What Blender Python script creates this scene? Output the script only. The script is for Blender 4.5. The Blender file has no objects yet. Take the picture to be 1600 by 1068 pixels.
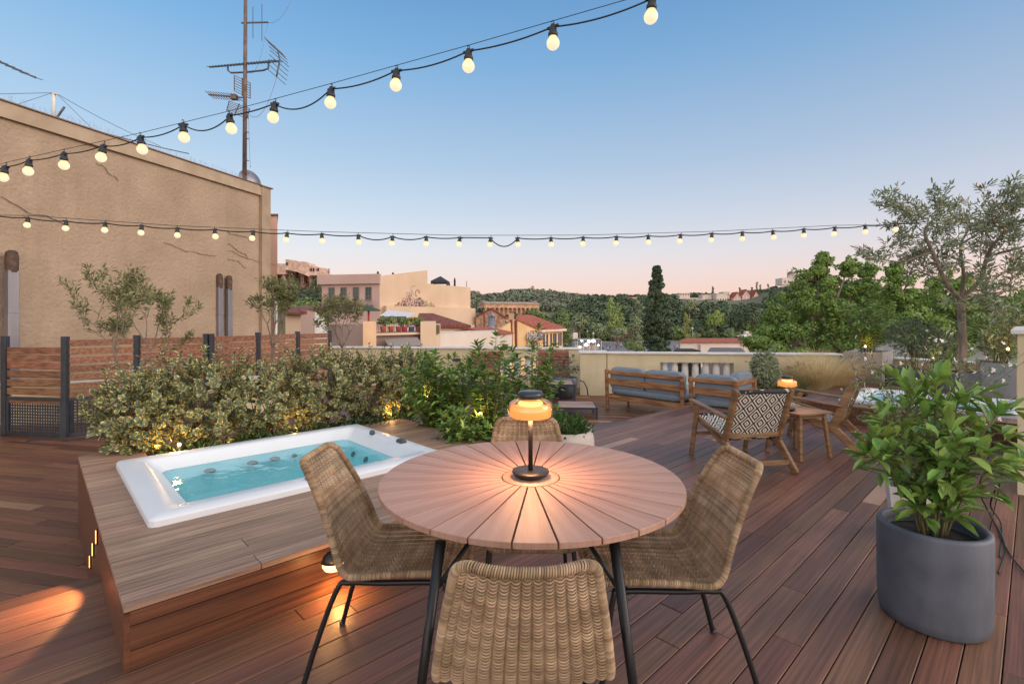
import bpy, math, random
import numpy as np
from mathutils import Vector, Matrix, Euler
C = bpy.context.scene.collection
SC = bpy.context.scene
PI = math.pi
rad = math.radians

def lin(c):
    if isinstance(c, str):
        c = c.lstrip('#'); c = [int(c[i:i+2], 16) for i in (0, 2, 4)]
    o = []
    for v in c[:3]:
        v = v/255.0
        o.append(v/12.92 if v <= .04045 else ((v+.055)/1.055)**2.4)
    return (o[0], o[1], o[2], 1.0)

# ------------------------------------------------------------------ camera
EYE = 1.4; F = 780.0; HX = 800.0; HY = 497.0
cd = bpy.data.cameras.new('camera'); cam = bpy.data.objects.new('camera', cd); C.objects.link(cam)
cam.location = (0, 0, EYE); cam.rotation_euler = (PI/2, 0, 0)
cd.sensor_width = 36; cd.sensor_fit = 'HORIZONTAL'; cd.lens = 36*F/1600.0
cd.shift_x = 0; cd.shift_y = -(534-HY)/1600.0
cd.clip_start = .05; cd.clip_end = 8000
SC.camera = cam
SC.view_settings.view_transform = 'Standard'; SC.view_settings.look = 'None'
SC.view_settings.exposure = 0.0; SC.view_settings.gamma = 1

def P(px, py, D): return Vector(((px-HX)/F*D, D, EYE-(py-HY)/F*D))
def G(px, py, z=0.0):
    D = F*(EYE-z)/(py-HY); return Vector(((px-HX)/F*D, D, z))
CU, SU = .724, .690
ROT = math.atan2(SU, CU)
CU, SU = math.cos(ROT), math.sin(ROT)
def L(t, w, z=0.0): return Vector((t*CU-w*SU, t*SU+w*CU, z))

# ------------------------------------------------------------------ world: dusk sky
W = bpy.data.worlds.new('World'); SC.world = W; W.use_nodes = True
nt = W.node_tree; nt.nodes.clear()
def N(nt, typ, **kw):
    n = nt.nodes.new(typ)
    for k, v in kw.items(): setattr(n, k, v)
    return n
tc = N(nt, 'ShaderNodeTexCoord'); sx = N(nt, 'ShaderNodeSeparateXYZ')
nt.links.new(tc.outputs['Generated'], sx.inputs[0])
rp = N(nt, 'ShaderNodeValToRGB'); cr = rp.color_ramp
stops = [(0.0, '#8a766a'), (.495, '#a8968a'), (.503, '#f7cdb6'), (.525, '#f2d9cd'), (.545, '#ebe0de'),
         (.565, '#dee3ea'), (.60, '#c6d8ea'), (.645, '#abc8e4'), (.727, '#7dafdc'), (.77, '#6a9fd2'), (.86, '#a9c0da'), (1.0, '#cfd6df')]  # the last stops, overhead and out of view, are paled to add light
mr = N(nt, 'ShaderNodeMath', operation='MULTIPLY_ADD'); mr.inputs[1].default_value = .5; mr.inputs[2].default_value = .5
nt.links.new(sx.outputs[2], mr.inputs[0]); nt.links.new(mr.outputs[0], rp.inputs[0])
while len(cr.elements) < len(stops): cr.elements.new(.5)
for e, (p, c) in zip(cr.elements, stops): e.position = p
for e, (p, c) in zip(cr.elements, stops): e.color = lin(c)
# the sky is paler to the left, deeper to the right
mx = N(nt, 'ShaderNodeMapRange'); mx.inputs[1].default_value = -.7; mx.inputs[2].default_value = .7
mx.inputs[3].default_value = 1.12; mx.inputs[4].default_value = .86
nt.links.new(sx.outputs[0], mx.inputs[0])
mx.inputs[3].default_value = 0; mx.inputs[4].default_value = 1
vt = N(nt, 'ShaderNodeMix', data_type='RGBA'); vt.inputs[6].default_value = (1.12, 1.12, 1.10, 1); vt.inputs[7].default_value = (1.0, .90, .89, 1)
nt.links.new(mx.outputs[0], vt.inputs[0])
vm = N(nt, 'ShaderNodeVectorMath', operation='MULTIPLY')
nt.links.new(rp.outputs[0], vm.inputs[0]); nt.links.new(vt.outputs[2], vm.inputs[1])
# bright warm glow added to the unseen sky behind the camera to brighten the terrace
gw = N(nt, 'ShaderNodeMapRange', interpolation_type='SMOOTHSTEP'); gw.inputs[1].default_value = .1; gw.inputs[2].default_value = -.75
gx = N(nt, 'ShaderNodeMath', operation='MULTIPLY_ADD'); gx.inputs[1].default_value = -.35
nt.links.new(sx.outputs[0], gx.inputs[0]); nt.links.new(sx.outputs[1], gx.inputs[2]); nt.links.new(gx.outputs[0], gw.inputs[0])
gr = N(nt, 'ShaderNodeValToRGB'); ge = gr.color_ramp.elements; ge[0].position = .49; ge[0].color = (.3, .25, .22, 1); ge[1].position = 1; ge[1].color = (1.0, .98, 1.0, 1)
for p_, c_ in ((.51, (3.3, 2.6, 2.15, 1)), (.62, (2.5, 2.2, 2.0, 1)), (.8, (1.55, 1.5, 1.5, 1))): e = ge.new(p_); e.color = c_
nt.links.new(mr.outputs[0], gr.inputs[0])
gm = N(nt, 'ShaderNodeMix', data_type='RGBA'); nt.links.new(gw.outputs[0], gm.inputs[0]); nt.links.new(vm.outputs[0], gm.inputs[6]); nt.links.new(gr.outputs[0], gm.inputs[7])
sky = N(nt, 'ShaderNodeTexSky', sky_type='NISHITA'); sky.sun_disc = False
SUN_EL, SUN_AZ = rad(14), rad(72)
sky.sun_elevation = SUN_EL; sky.sun_rotation = SUN_AZ
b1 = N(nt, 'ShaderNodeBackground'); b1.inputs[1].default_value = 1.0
b2 = N(nt, 'ShaderNodeBackground'); b2.inputs[1].default_value = .004
ad = N(nt, 'ShaderNodeAddShader'); wo = N(nt, 'ShaderNodeOutputWorld')
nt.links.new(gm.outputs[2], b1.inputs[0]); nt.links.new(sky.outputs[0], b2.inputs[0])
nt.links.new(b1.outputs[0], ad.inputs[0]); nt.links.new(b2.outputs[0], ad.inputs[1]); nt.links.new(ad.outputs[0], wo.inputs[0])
# ------------------------------------------------------------------ afterglow as a very soft sun, from the right
sl = bpy.data.lights.new('sun', 'SUN'); so = bpy.data.objects.new('sun', sl); C.objects.link(so)
sl.energy = 1.5; sl.angle = rad(35); sl.color = (1.0, .82, .70)
sd = Vector((math.sin(SUN_AZ)*math.cos(rad(22)), math.cos(SUN_AZ)*math.cos(rad(22))*-.25, math.sin(rad(22))))
so.rotation_euler = sd.to_track_quat('Z', 'Y').to_euler()

def lamp(name, loc, energy, color=(1, .55, .2), size=.03, kind='POINT', parent=None, rot=None, spot=None):
    l = bpy.data.lights.new(name, kind); l.energy = energy; l.color = color
    if kind == 'AREA': l.shape = 'DISK'; l.size = size
    else: l.shadow_soft_size = size
    if spot: l.spot_size = spot[0]; l.spot_blend = spot[1]
    o = bpy.data.objects.new(name, l); C.objects.link(o); o.location = loc
    if rot: o.rotation_euler = rot
    return o

# ------------------------------------------------------------------ materials
def mat(name, base, rough=.6, c2=None, scale=5.0, stretch=(1, 1, 1), bump=0.0, bscale=None, rand=0.0, hue=0.0,
        metal=0.0, spec=.5, detail=4.0, contrast=(.35, .65), emit=None, estr=0.0, leaf=None, c3=None, grain=False, bdist=.02, trans=0):
    m = bpy.data.materials.new(name); m.use_nodes = True; t = m.node_tree; b = t.nodes['Principled BSDF']
    b.inputs['Roughness'].default_value = rough; b.inputs['Metallic'].default_value = metal
    b.inputs['Specular IOR Level'].default_value = spec
    co = N(t, 'ShaderNodeTexCoord'); geo = N(t, 'ShaderNodeNewGeometry')
    mp = N(t, 'ShaderNodeMapping'); mp.inputs['Scale'].default_value = stretch
    vec = co.outputs['Object']
    if grain:   # shift the pattern for every board
        cx = N(t, 'ShaderNodeCombineXYZ'); k = N(t, 'ShaderNodeMath', operation='MULTIPLY'); k.inputs[1].default_value = 61.7
        t.links.new(geo.outputs['Random Per Island'], k.inputs[0])
        for i in range(3): t.links.new(k.outputs[0], cx.inputs[i])
        va = N(t, 'ShaderNodeVectorMath', operation='ADD'); t.links.new(vec, va.inputs[0]); t.links.new(cx.outputs[0], va.inputs[1]); vec = va.outputs[0]
    t.links.new(vec, mp.inputs[0])
    col = None
    rgb = N(t, 'ShaderNodeRGB'); rgb.outputs[0].default_value = lin(base); col = rgb.outputs[0]
    if c2:
        nz = N(t, 'ShaderNodeTexNoise'); nz.inputs['Scale'].default_value = scale; nz.inputs['Detail'].default_value = detail
        t.links.new(mp.outputs[0], nz.inputs['Vector'])
        r = N(t, 'ShaderNodeMapRange'); r.inputs[1].default_value, r.inputs[2].default_value = contrast
        t.links.new(nz.outputs[0], r.inputs[0])
        mxn = N(t, 'ShaderNodeMix', data_type='RGBA'); t.links.new(r.outputs[0], mxn.inputs[0])
        t.links.new(col, mxn.inputs[6]); mxn.inputs[7].default_value = lin(c2); col = mxn.outputs[2]
    if c3:   # a share of the islands takes another colour
        r = N(t, 'ShaderNodeMapRange'); r.inputs[1].default_value, r.inputs[2].default_value = c3[1], c3[2]
        t.links.new(geo.outputs['Random Per Island'], r.inputs[0])
        mxn = N(t, 'ShaderNodeMix', data_type='RGBA'); t.links.new(r.outputs[0], mxn.inputs[0])
        t.links.new(col, mxn.inputs[6]); mxn.inputs[7].default_value = lin(c3[0]); col = mxn.outputs[2]
    if leaf:   # margin colour, from the leaf's own uv
        uv = N(t, 'ShaderNodeUVMap'); s = N(t, 'ShaderNodeSeparateXYZ'); t.links.new(uv.outputs[0], s.inputs[0])
        a = N(t, 'ShaderNodeMath', operation='SUBTRACT'); a.inputs[1].default_value = .5; t.links.new(s.outputs[0], a.inputs[0])
        ab = N(t, 'ShaderNodeMath', operation='ABSOLUTE'); t.links.new(a.outputs[0], ab.inputs[0])
        r = N(t, 'ShaderNodeMapRange'); r.inputs[1].default_value, r.inputs[2].default_value = leaf[1], leaf[2]
        t.links.new(ab.outputs[0], r.inputs[0])
        mxn = N(t, 'ShaderNodeMix', data_type='RGBA'); t.links.new(r.outputs[0], mxn.inputs[0])
        t.links.new(col, mxn.inputs[6]); mxn.inputs[7].default_value = lin(leaf[0]); col = mxn.outputs[2]
    if rand or hue:
        h = N(t, 'ShaderNodeHueSaturation'); t.links.new(col, h.inputs['Color'])
        r = N(t, 'ShaderNodeMapRange'); r.inputs[3].default_value = 1-rand; r.inputs[4].default_value = 1+rand
        t.links.new(geo.outputs['Random Per Island'], r.inputs[0]); t.links.new(r.outputs[0], h.inputs['Value'])
        wn = N(t, 'ShaderNodeTexWhiteNoise', noise_dimensions='1D'); t.links.new(geo.outputs['Random Per Island'], wn.inputs['W'])
        r2 = N(t, 'ShaderNodeMapRange'); r2.inputs[3].default_value = .5-hue; r2.inputs[4].default_value = .5+hue
        t.links.new(wn.outputs[0], r2.inputs[0]); t.links.new(r2.outputs[0], h.inputs['Hue']); col = h.outputs[0]
    t.links.new(col, b.inputs['Base Color'])
    if bump:
        nz = N(t, 'ShaderNodeTexNoise'); nz.inputs['Scale'].default_value = bscale or scale*3; nz.inputs['Detail'].default_value = 6
        t.links.new(mp.outputs[0], nz.inputs['Vector'])
        bp = N(t, 'ShaderNodeBump'); bp.inputs['Strength'].default_value = bump; bp.inputs['Distance'].default_value = bdist
        t.links.new(nz.outputs[0], bp.inputs['Height']); t.links.new(bp.outputs[0], b.inputs['Normal'])
    if emit:
        b.inputs['Emission Color'].default_value = lin(emit); b.inputs['Emission Strength'].default_value = estr
    if trans:
        o = t.nodes['Material Output']; tr = N(t, 'ShaderNodeBsdfTranslucent'); t.links.new(col, tr.inputs[0])
        ms = N(t, 'ShaderNodeMixShader'); ms.inputs[0].default_value = trans
        t.links.new(b.outputs[0], ms.inputs[1]); t.links.new(tr.outputs[0], ms.inputs[2]); t.links.new(ms.outputs[0], o.inputs[0])
    return m

def mat_clear(name, tint, gloss=(1, 1, 1, 1), rough=.02, bump=0, bscale=8, f0=.08):
    m = bpy.data.materials.new(name); m.use_nodes = True; t = m.node_tree; t.nodes.clear()
    tr = N(t, 'ShaderNodeBsdfTransparent'); tr.inputs[0].default_value = lin(tint)
    gl = N(t, 'ShaderNodeBsdfGlossy'); gl.inputs['Roughness'].default_value = rough; gl.inputs[0].default_value = gloss
    lw = N(t, 'ShaderNodeLayerWeight'); lw.inputs[0].default_value = .25
    ma = N(t, 'ShaderNodeMath', operation='MULTIPLY_ADD'); ma.inputs[1].default_value = .8; ma.inputs[2].default_value = f0; ma.use_clamp = True
    t.links.new(lw.outputs['Fresnel'], ma.inputs[0])
    ms = N(t, 'ShaderNodeMixShader'); o = N(t, 'ShaderNodeOutputMaterial')
    t.links.new(ma.outputs[0], ms.inputs[0]); t.links.new(tr.outputs[0], ms.inputs[1]); t.links.new(gl.outputs[0], ms.inputs[2]); t.links.new(ms.outputs[0], o.inputs[0])
    if bump:
        nz = N(t, 'ShaderNodeTexNoise'); nz.inputs['Scale'].default_value = bscale; nz.inputs['Detail'].default_value = 3
        co = N(t, 'ShaderNodeTexCoord'); t.links.new(co.outputs['Object'], nz.inputs['Vector'])
        bp = N(t, 'ShaderNodeBump'); bp.inputs['Strength'].default_value = bump; bp.inputs['Distance'].default_value = .05
        t.links.new(nz.outputs[0], bp.inputs['Height']); t.links.new(bp.outputs[0], gl.inputs['Normal']); t.links.new(bp.outputs[0], lw.inputs['Normal'])
    return m

# ------------------------------------------------------------------ mesh builder
class MB:
    def __init__(s): s.v = []; s.f = []; s.m = []; s.smooth = []; s.uv = None
    def add(s, vs, fs, mi=0, sm=False):
        o = len(s.v); s.v += [tuple(p) for p in vs]
        for f in fs: s.f.append(tuple(i+o for i in f)); s.m.append(mi); s.smooth.append(sm)
        return s
    def box(s, c, d, rz=0, M=None, mi=0, bev=0):
        x, y, z = d[0]/2, d[1]/2, d[2]/2
        if bev:
            b = min(bev, x*.9, y*.9, z*.9); vs = []
            for sx_, sy_, sz_ in [(a, b_, c_) for a in (-1, 1) for b_ in (-1, 1) for c_ in (-1, 1)]:
                vs += [(sx_*x, sy_*(y-b), sz_*(z-b)), (sx_*(x-b), sy_*y, sz_*(z-b)), (sx_*(x-b), sy_*(y-b), sz_*z)]
            def I(a, b_, c_, k): return ((a > 0)*4+(b_ > 0)*2+(c_ > 0))*3+k
            fs = []
            for a in (-1, 1):
                fs.append([I(a, -1, -1, 0), I(a, 1, -1, 0), I(a, 1, 1, 0), I(a, -1, 1, 0)][::a])
                fs.append([I(-1, a, -1, 1), I(-1, a, 1, 1), I(1, a, 1, 1), I(1, a, -1, 1)][::a])
                fs.append([I(-1, -1, a, 2), I(1, -1, a, 2), I(1, 1, a, 2), I(-1, 1, a, 2)][::a])
            for a in (-1, 1):
                for b_ in (-1, 1):
                    q = a*b_
                    fs.append([I(a, b_, -1, 0), I(a, b_, -1, 1), I(a, b_, 1, 1), I(a, b_, 1, 0)][::q])
                    fs.append([I(a, -1, b_, 2), I(a, 1, b_, 2), I(a, 1, b_, 0), I(a, -1, b_, 0)][::-q])
                    fs.append([I(-1, a, b_, 1), I(1, a, b_, 1), I(1, a, b_, 2), I(-1, a, b_, 2)][::-q])
            for a in (-1, 1):
                for b_ in (-1, 1):
                    for c_ in (-1, 1):
                        fs.append([I(a, b_, c_, 0), I(a, b_, c_, 1), I(a, b_, c_, 2)][::a*b_*c_])
        else:
            vs = [(a*x, b_*y, c_*z) for a in (-1, 1) for b_ in (-1, 1) for c_ in (-1, 1)]
            fs = [(0, 1, 3, 2), (4, 6, 7, 5), (0, 4, 5, 1), (2, 3, 7, 6), (0, 2, 6, 4), (1, 5, 7, 3)]
        R = M if M is not None else Matrix.Rotation(rz, 3, 'Z')
        c = Vector(c)
        return s.add([R @ Vector(p)+c for p in vs], fs, mi)
    def bar(s, a, b, w, h, up=(0, 0, 1), mi=0, bev=0):   # beam from a to b: w across, h along up
        a = Vector(a); b = Vector(b); d = b-a; l = d.length; x = d.normalized(); y = Vector(up).cross(x)
        if y.length < 1e-4: y = Vector((1, 0, 0)).cross(x)
        y.normalize(); z = x.cross(y); M = Matrix((x, y, z)).transposed()
        return s.box((a+b)/2, (l, w, h), M=M, mi=mi, bev=bev)
    def tube(s, pts, r, n=8, mi=0, cap=True, closed=False):
        pts = [Vector(p) for p in pts]; k = len(pts)
        rs = r if isinstance(r, (list, tuple)) else [r]*k
        vs = []; up = None
        for i, p in enumerate(pts):
            if closed: d = pts[(i+1) % k]-pts[i-1]
            else: d = pts[min(i+1, k-1)]-pts[max(i-1, 0)]
            if d.length < 1e-9: d = Vector((0, 0, 1))
            d.normalize()
            if up is None:
                up = Vector((0, 0, 1)) if abs(d.z) < .9 else Vector((1, 0, 0))
            x = up.cross(d)
            if x.length < 1e-5: x = Vector((1, .3, 0)).cross(d)
            x.normalize(); y = d.cross(x); up = y
            for j in range(n):
                a = 2*PI*j/n; vs.append(p+x*(math.cos(a)*rs[i])+y*(math.sin(a)*rs[i]))
        fs = []
        for i in range(k if closed else k-1):
            for j in range(n):
                a = i*n+j; b = i*n+(j+1) % n; i2 = (i+1) % k
                fs.append((a, b, i2*n+(j+1) % n, i2*n+j))
        s.add(vs, fs, mi, True)
        if cap and not closed:
            o = len(s.v)-len(vs)
            s.f.append(tuple(o+j for j in range(n))[::-1]); s.m.append(mi); s.smooth.append(False)
            s.f.append(tuple(o+(k-1)*n+j for j in range(n))); s.m.append(mi); s.smooth.append(False)
        return s
    def lathe(s, c, prof, n=32, mi=0, sm=True, cap=True):
        c = Vector(c); vs = []; fs = []
        for r, z in prof:
            for j in range(n):
                a = 2*PI*j/n; vs.append((c.x+r*math.cos(a), c.y+r*math.sin(a), c.z+z))
        for i in range(len(prof)-1):
            for j in range(n):
                fs.append((i*n+j, i*n+(j+1) % n, (i+1)*n+(j+1) % n, (i+1)*n+j))
        s.add(vs, fs, mi, sm)
        if cap:
            o = len(s.v)-len(vs)
            for i, fl in ((0, -1), (len(prof)-1, 1)):
                if prof[i][0] > 1e-4: s.f.append(tuple(o+i*n+j for j in range(n))[::fl]); s.m.append(mi); s.smooth.append(False)
        return s
    def prism(s, poly, z0, z1, mi=0, top=None):
        n = len(poly); a = sum(poly[i][0]*poly[(i+1) % n][1]-poly[(i+1) % n][0]*poly[i][1] for i in range(n))
        if a < 0: poly = poly[::-1]
        zt = (lambda i: z1) if not callable(z1) else (lambda i: z1(poly[i]))
        vs = [(p[0], p[1], z0) for p in poly]+[(p[0], p[1], zt(i)) for i, p in enumerate(poly)]
        fs = [(i, (i+1) % n, n+(i+1) % n, n+i) for i in range(n)]+[tuple(range(n))[::-1], tuple(range(n, 2*n))]
        return s.add(vs, fs, mi)
    def quad(s, a, b, c, d, mi=0): return s.add([a, b, c, d], [(0, 1, 2, 3)], mi)
    def sphere(s, c, r, n=12, m=8, mi=0, sq=(1, 1, 1), prof=None):
        c = Vector(c); vs = [(c.x, c.y, c.z-r*sq[2])]; fs = []
        for i in range(1, m):
            a = PI*i/m; zz = -math.cos(a); q = math.sin(a)
            for j in range(n): b = 2*PI*j/n; vs.append((c.x+r*sq[0]*q*math.cos(b), c.y+r*sq[1]*q*math.sin(b), c.z+r*sq[2]*zz))
        vs.append((c.x, c.y, c.z+r*sq[2])); e = len(vs)-1
        for j in range(n): fs.append((0, 1+(j+1) % n, 1+j)); fs.append((e, e-n+j, e-n+(j+1) % n))
        for i in range(m-2):
            for j in range(n): fs.append((1+i*n+j, 1+i*n+(j+1) % n, 1+(i+1)*n+(j+1) % n, 1+(i+1)*n+j))
        return s.add(vs, fs, mi, True)

def mesh_of(name, mb, mats):
    me = bpy.data.meshes.new(name); me.from_pydata(mb.v, [], mb.f)
    for m in (mats if isinstance(mats, (list, tuple)) else [mats]): me.materials.append(m)
    if mb.m: me.polygons.foreach_set('material_index', mb.m); me.polygons.foreach_set('use_smooth', mb.smooth)
    me.update(); return me

def tag(o, label=None, cat=None, group=None, kind=None):
    if label: o['label'] = label
    if cat: o['category'] = cat
    if group: o['group'] = group
    if kind: o['kind'] = kind
    return o
def thing(name, loc, label, cat, rz=0, group=None):
    o = bpy.data.objects.new(name, None); C.objects.link(o); o.empty_display_size = .1
    o.location = loc; o.rotation_euler = (0, 0, rz); return tag(o, label, cat, group)
def wm(o):
    M = Matrix.Translation(o.location) @ o.rotation_euler.to_matrix().to_4x4()
    return wm(o.parent) @ M if o.parent else M
def obj(name, mb, mats, parent=None, world=True, loc=None, rz=0, label=None):
    """one mesh object; with world=True the builder's points are world points"""
    me = mb if isinstance(mb, bpy.types.Mesh) else mesh_of(name, mb, mats)
    o = bpy.data.objects.new(name, me); C.objects.link(o)
    if parent:
        o.parent = parent
        if world: me.transform(wm(parent).inverted())
    else:
        if loc is not None:
            o.location = loc; o.rotation_euler = (0, 0, rz)
            if world: me.transform((Matrix.Translation(loc) @ Matrix.Rotation(rz, 4, 'Z')).inverted())
    if label: o['label'] = label
    return o
def copy_tree(o, parent=None):
    c = o.copy(); C.objects.link(c)
    if parent: c.parent = parent
    for ch in [x for x in C.objects if x.parent == o]: copy_tree(ch, c)
    return c

# ------------------------------------------------------------------ leaves (numpy)
def leaf_mesh(name, pos, dirs, nrm, ln, wd, m, fold=.15, simple=False, mats2=None):
    n = len(pos); pos = np.asarray(pos, float); d = np.asarray(dirs, float); d /= np.linalg.norm(d, axis=1)[:, None]+1e-9
    u = np.asarray(nrm, float); u = u-d*(u*d).sum(1)[:, None]; ul = np.linalg.norm(u, axis=1)[:, None]
    bad = ul[:, 0] < 1e-3; u[bad] = np.cross(d[bad], [.3, .5, .8]); ul = np.linalg.norm(u, axis=1)[:, None]; u /= ul
    s = np.cross(d, u); ln = np.broadcast_to(np.asarray(ln, float), (n,))[:, None]; wd = np.broadcast_to(np.asarray(wd, float), (n,))[:, None]
    if simple:
        V = np.stack([pos, pos+d*ln*.45+s*wd*.5, pos+d*ln, pos+d*ln*.45-s*wd*.5], 1)
        V[:, 2] -= u*ln*.08; k = 4; faces = np.array([[0, 1, 2, 3]]); uvt = np.array([[.5, 0], [1, .45], [.5, 1], [0, .45]])
    else:
        a = u*wd*fold
        V = np.stack([pos, pos+d*ln*.28+s*wd*.42+a, pos+d*ln*.66+s*wd*.46+a*.8-u*ln*.03, pos+d*ln-u*ln*.12,
                      pos+d*ln*.66-s*wd*.46+a*.8-u*ln*.03, pos+d*ln*.28-s*wd*.42+a], 1)
        k = 6; faces = np.array([[0, 1, 2, 3], [0, 3, 4, 5]])
        uvt = np.array([[.5, 0], [.92, .28], [.96, .66], [.5, 1], [.04, .66], [.08, .28]])
    nf = len(faces); me = bpy.data.meshes.new(name)
    me.vertices.add(n*k); me.vertices.foreach_set('co', V.reshape(-1))
    idx = (faces[None]+np.arange(n)[:, None, None]*k).reshape(-1)
    me.loops.add(len(idx)); me.loops.foreach_set('vertex_index', idx.astype(np.int32))
    me.polygons.add(n*nf); me.polygons.foreach_set('loop_start', np.arange(0, n*nf*4, 4, dtype=np.int32))
    me.update(calc_edges=True)
    uv = me.uv_layers.new(name='UVMap'); uu = np.tile(uvt[faces.reshape(-1)], (n, 1)).reshape(-1); uv.data.foreach_set('uv', uu)
    me.materials.append(m); me.validate(); return me

def rvec(r, n):
    v = r.normal(size=(n, 3)); return v/np.linalg.norm(v, axis=1)[:, None]
class Leaves:
    def __init__(s): s.p = []; s.d = []; s.n = []; s.l = []; s.w = []
    def put(s, p, d, n, l, w): s.p.append(p); s.d.append(d); s.n.append(n); s.l.append(l); s.w.append(w)
    def rosette(s, r, tip, ax, k, l, w, spread=.9, back=.5):
        """k leaves round the end of a twig that points along ax"""
        ax = np.asarray(ax, float); ax /= np.linalg.norm(ax)+1e-9
        t1 = np.cross(ax, [0, 0, 1.0]);
        if np.linalg.norm(t1) < .1: t1 = np.cross(ax, [1.0, 0, 0])
        t1 /= np.linalg.norm(t1); t2 = np.cross(ax, t1); ph = r.uniform(0, 6.28)
        for i in range(k):
            a = ph+2.4*i; rd = t1*math.cos(a)+t2*math.sin(a); q = i/max(k-1, 1)
            sp = spread*(1.15-.8*q)*r.uniform(.75, 1.25); d = ax*math.cos(sp)+rd*math.sin(sp)
            s.put(np.asarray(tip)-ax*l*back*(1-q)*2, d, ax*math.sin(sp)-rd*math.cos(sp)+rvec(r, 1)[0]*.25, l*r.uniform(.65, 1.1)*(1-.3*q), w*r.uniform(.8, 1.1))
    def mesh(s, name, m, **k): return leaf_mesh(name, s.p, s.d, s.n, s.l, s.w, m, **k)

def bush(name, r, base, c, rad3, ntw, k, l, w, lm, sm, parent=None, spread=.9, stems=14, lift=.5, hollow=.45, sr=.006, label=None, leafname='foliage', world_parent=True, flat=0):
    """volume of leafy twigs round centre c; returns parts under parent"""
    lv = Leaves(); mb = MB(); c = np.array(c, float); rad3 = np.array(rad3, float); base = Vector(base); tips = []
    lump = rvec(r, 7)
    for i in range(ntw):
        v = rvec(r, 1)[0]
        if flat and v[2] < -.6: v[2] = -.6
        q = r.uniform(hollow, 1)**.5*(1+.22*max((lump@v).max()-.55, 0)*r.uniform(.5, 1.3)-.10+.12*r.normal()*.6)
        p = c+v*rad3*q; ax = v*np.array([1, 1, .7])+np.array([0, 0, lift])+rvec(r, 1)[0]*.45
        lv.rosette(r, p, ax, k, l, w, spread); tips.append((p, ax))
        if i % 3 == 0:
            axn = ax/np.linalg.norm(ax); mb.tube([p-axn*l*1.9, p], [sr*.4, sr*.22], 3, cap=False)
    for i in range(stems):
        p, ax = tips[r.integers(len(tips))]; p = Vector(p); b = base+Vector((r.uniform(-.3, .3)*rad3[0], r.uniform(-.3, .3)*rad3[1], 0))
        m1 = b.lerp(p, .5)+Vector((0, 0, (p-b).length*.08)); mb.tube([b, m1, p], [sr, sr*.7, sr*.3], 5)
    fo = obj(leafname, lv.mesh(leafname, lm), None, parent, world=parent is not None)
    st = obj('stems', mb, sm, parent)
    return fo, st

def grow(r, p, d, ln, rd, depth, segs, tips, bend=.25, split=(2, 3), shrink=.72, up=.15, ang=.55, nseg=4):
    p = np.array(p, float); d = np.array(d, float); pts = [p.copy()]; rs = [rd]
    for i in range(nseg):
        d = d+rvec(r, 1)[0]*bend+np.array([0, 0, up]); d /= np.linalg.norm(d); p = p+d*ln/nseg; pts.append(p.copy()); rs.append(rd*(1-.4*(i+1)/nseg))
        if depth <= 2: tips.append((p.copy(), d.copy(), depth))
    segs.append((pts, rs))
    if depth <= 0: return
    for k in range(r.integers(split[0], split[1]+1)):
        t = rvec(r, 1)[0]; t = t-d*(t@d); t /= np.linalg.norm(t); a = ang*r.uniform(.6, 1.3)
        q = pts[-1] if k < 2 else pts[r.integers(2, nseg+1)]
        grow(r, q, d*math.cos(a)+t*math.sin(a), ln*shrink*r.uniform(.75, 1.15), rd*.6, depth-1, segs, tips, bend, split, shrink, up, ang, nseg)

def tube_tree(segs, n=6):
    mb = MB()
    for pts, rs in segs: mb.tube(pts, list(rs), n if rs[0] > .015 else 4, cap=False)
    return mb
def stain(m, dark='#6f5c4a', amt=.55):
    t = m.node_tree; b = t.nodes['Principled BSDF']; src = b.inputs['Base Color'].links[0].from_socket; co = N(t, 'ShaderNodeTexCoord')
    fac = None
    for st_, sc_, lo, hi in (((1, 1, .12), 2.2, .5, .78), ((1, 1, 1), .5, .45, .8)):
        mp = N(t, 'ShaderNodeMapping'); mp.inputs['Scale'].default_value = st_; nz = N(t, 'ShaderNodeTexNoise'); nz.inputs['Scale'].default_value = sc_; nz.inputs['Detail'].default_value = 9; nz.inputs['Roughness'].default_value = .65
        r_ = N(t, 'ShaderNodeMapRange'); r_.inputs[1].default_value = lo; r_.inputs[2].default_value = hi; r_.inputs[4].default_value = amt
        t.links.new(co.outputs['Object'], mp.inputs[0]); t.links.new(mp.outputs[0], nz.inputs['Vector']); t.links.new(nz.outputs[0], r_.inputs[0])
        mx_ = N(t, 'ShaderNodeMix', data_type='RGBA'); t.links.new(r_.outputs[0], mx_.inputs[0]); t.links.new(src, mx_.inputs[6]); mx_.inputs[7].default_value = lin(dark); src = mx_.outputs[2]
    t.links.new(src, b.inputs['Base Color'])
# ------------------------------------------------------------------ shared materials
M_deck = mat('deck_wood', '#7a5341', .45, '#5a3d30', 1.6, (1.0, 44, 44), detail=9, bump=.3, bscale=3, rand=.38, hue=.012, grain=True, c3=('#8f705d', .95, .98), bdist=.004, spec=.4)
M_deck2 = mat('weathered_deck_wood', '#a98b78', .6, '#7c6453', 1.8, (1.2, 46, 46), detail=9, bump=.5, bscale=3, rand=.16, hue=.008, grain=True, bdist=.005, spec=.3)
M_fascia = mat('red_hardwood', '#6b422d', .45, '#4b2c1d', 1.6, (1.0, 30, 30), detail=8, bump=.2, bscale=3, rand=.18, grain=True, bdist=.004)
M_dark = mat('dark_gap', '#1b1512', .9)
M_joist = mat('subframe', '#1d1613', .9, '#120d0b', 6)
M_teak = mat('teak_wood', '#92704f', .5, '#6d5038', 2.0, (2, 2, 14), bump=.15, bscale=6, rand=.12, grain=True, bdist=.003)
M_acacia = mat('acacia_wood', '#a2764f', .5, '#6f4930', 2.2, (1.5, 1.5, 12), bump=.15, bscale=6, rand=.12, grain=True, bdist=.003)
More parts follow.
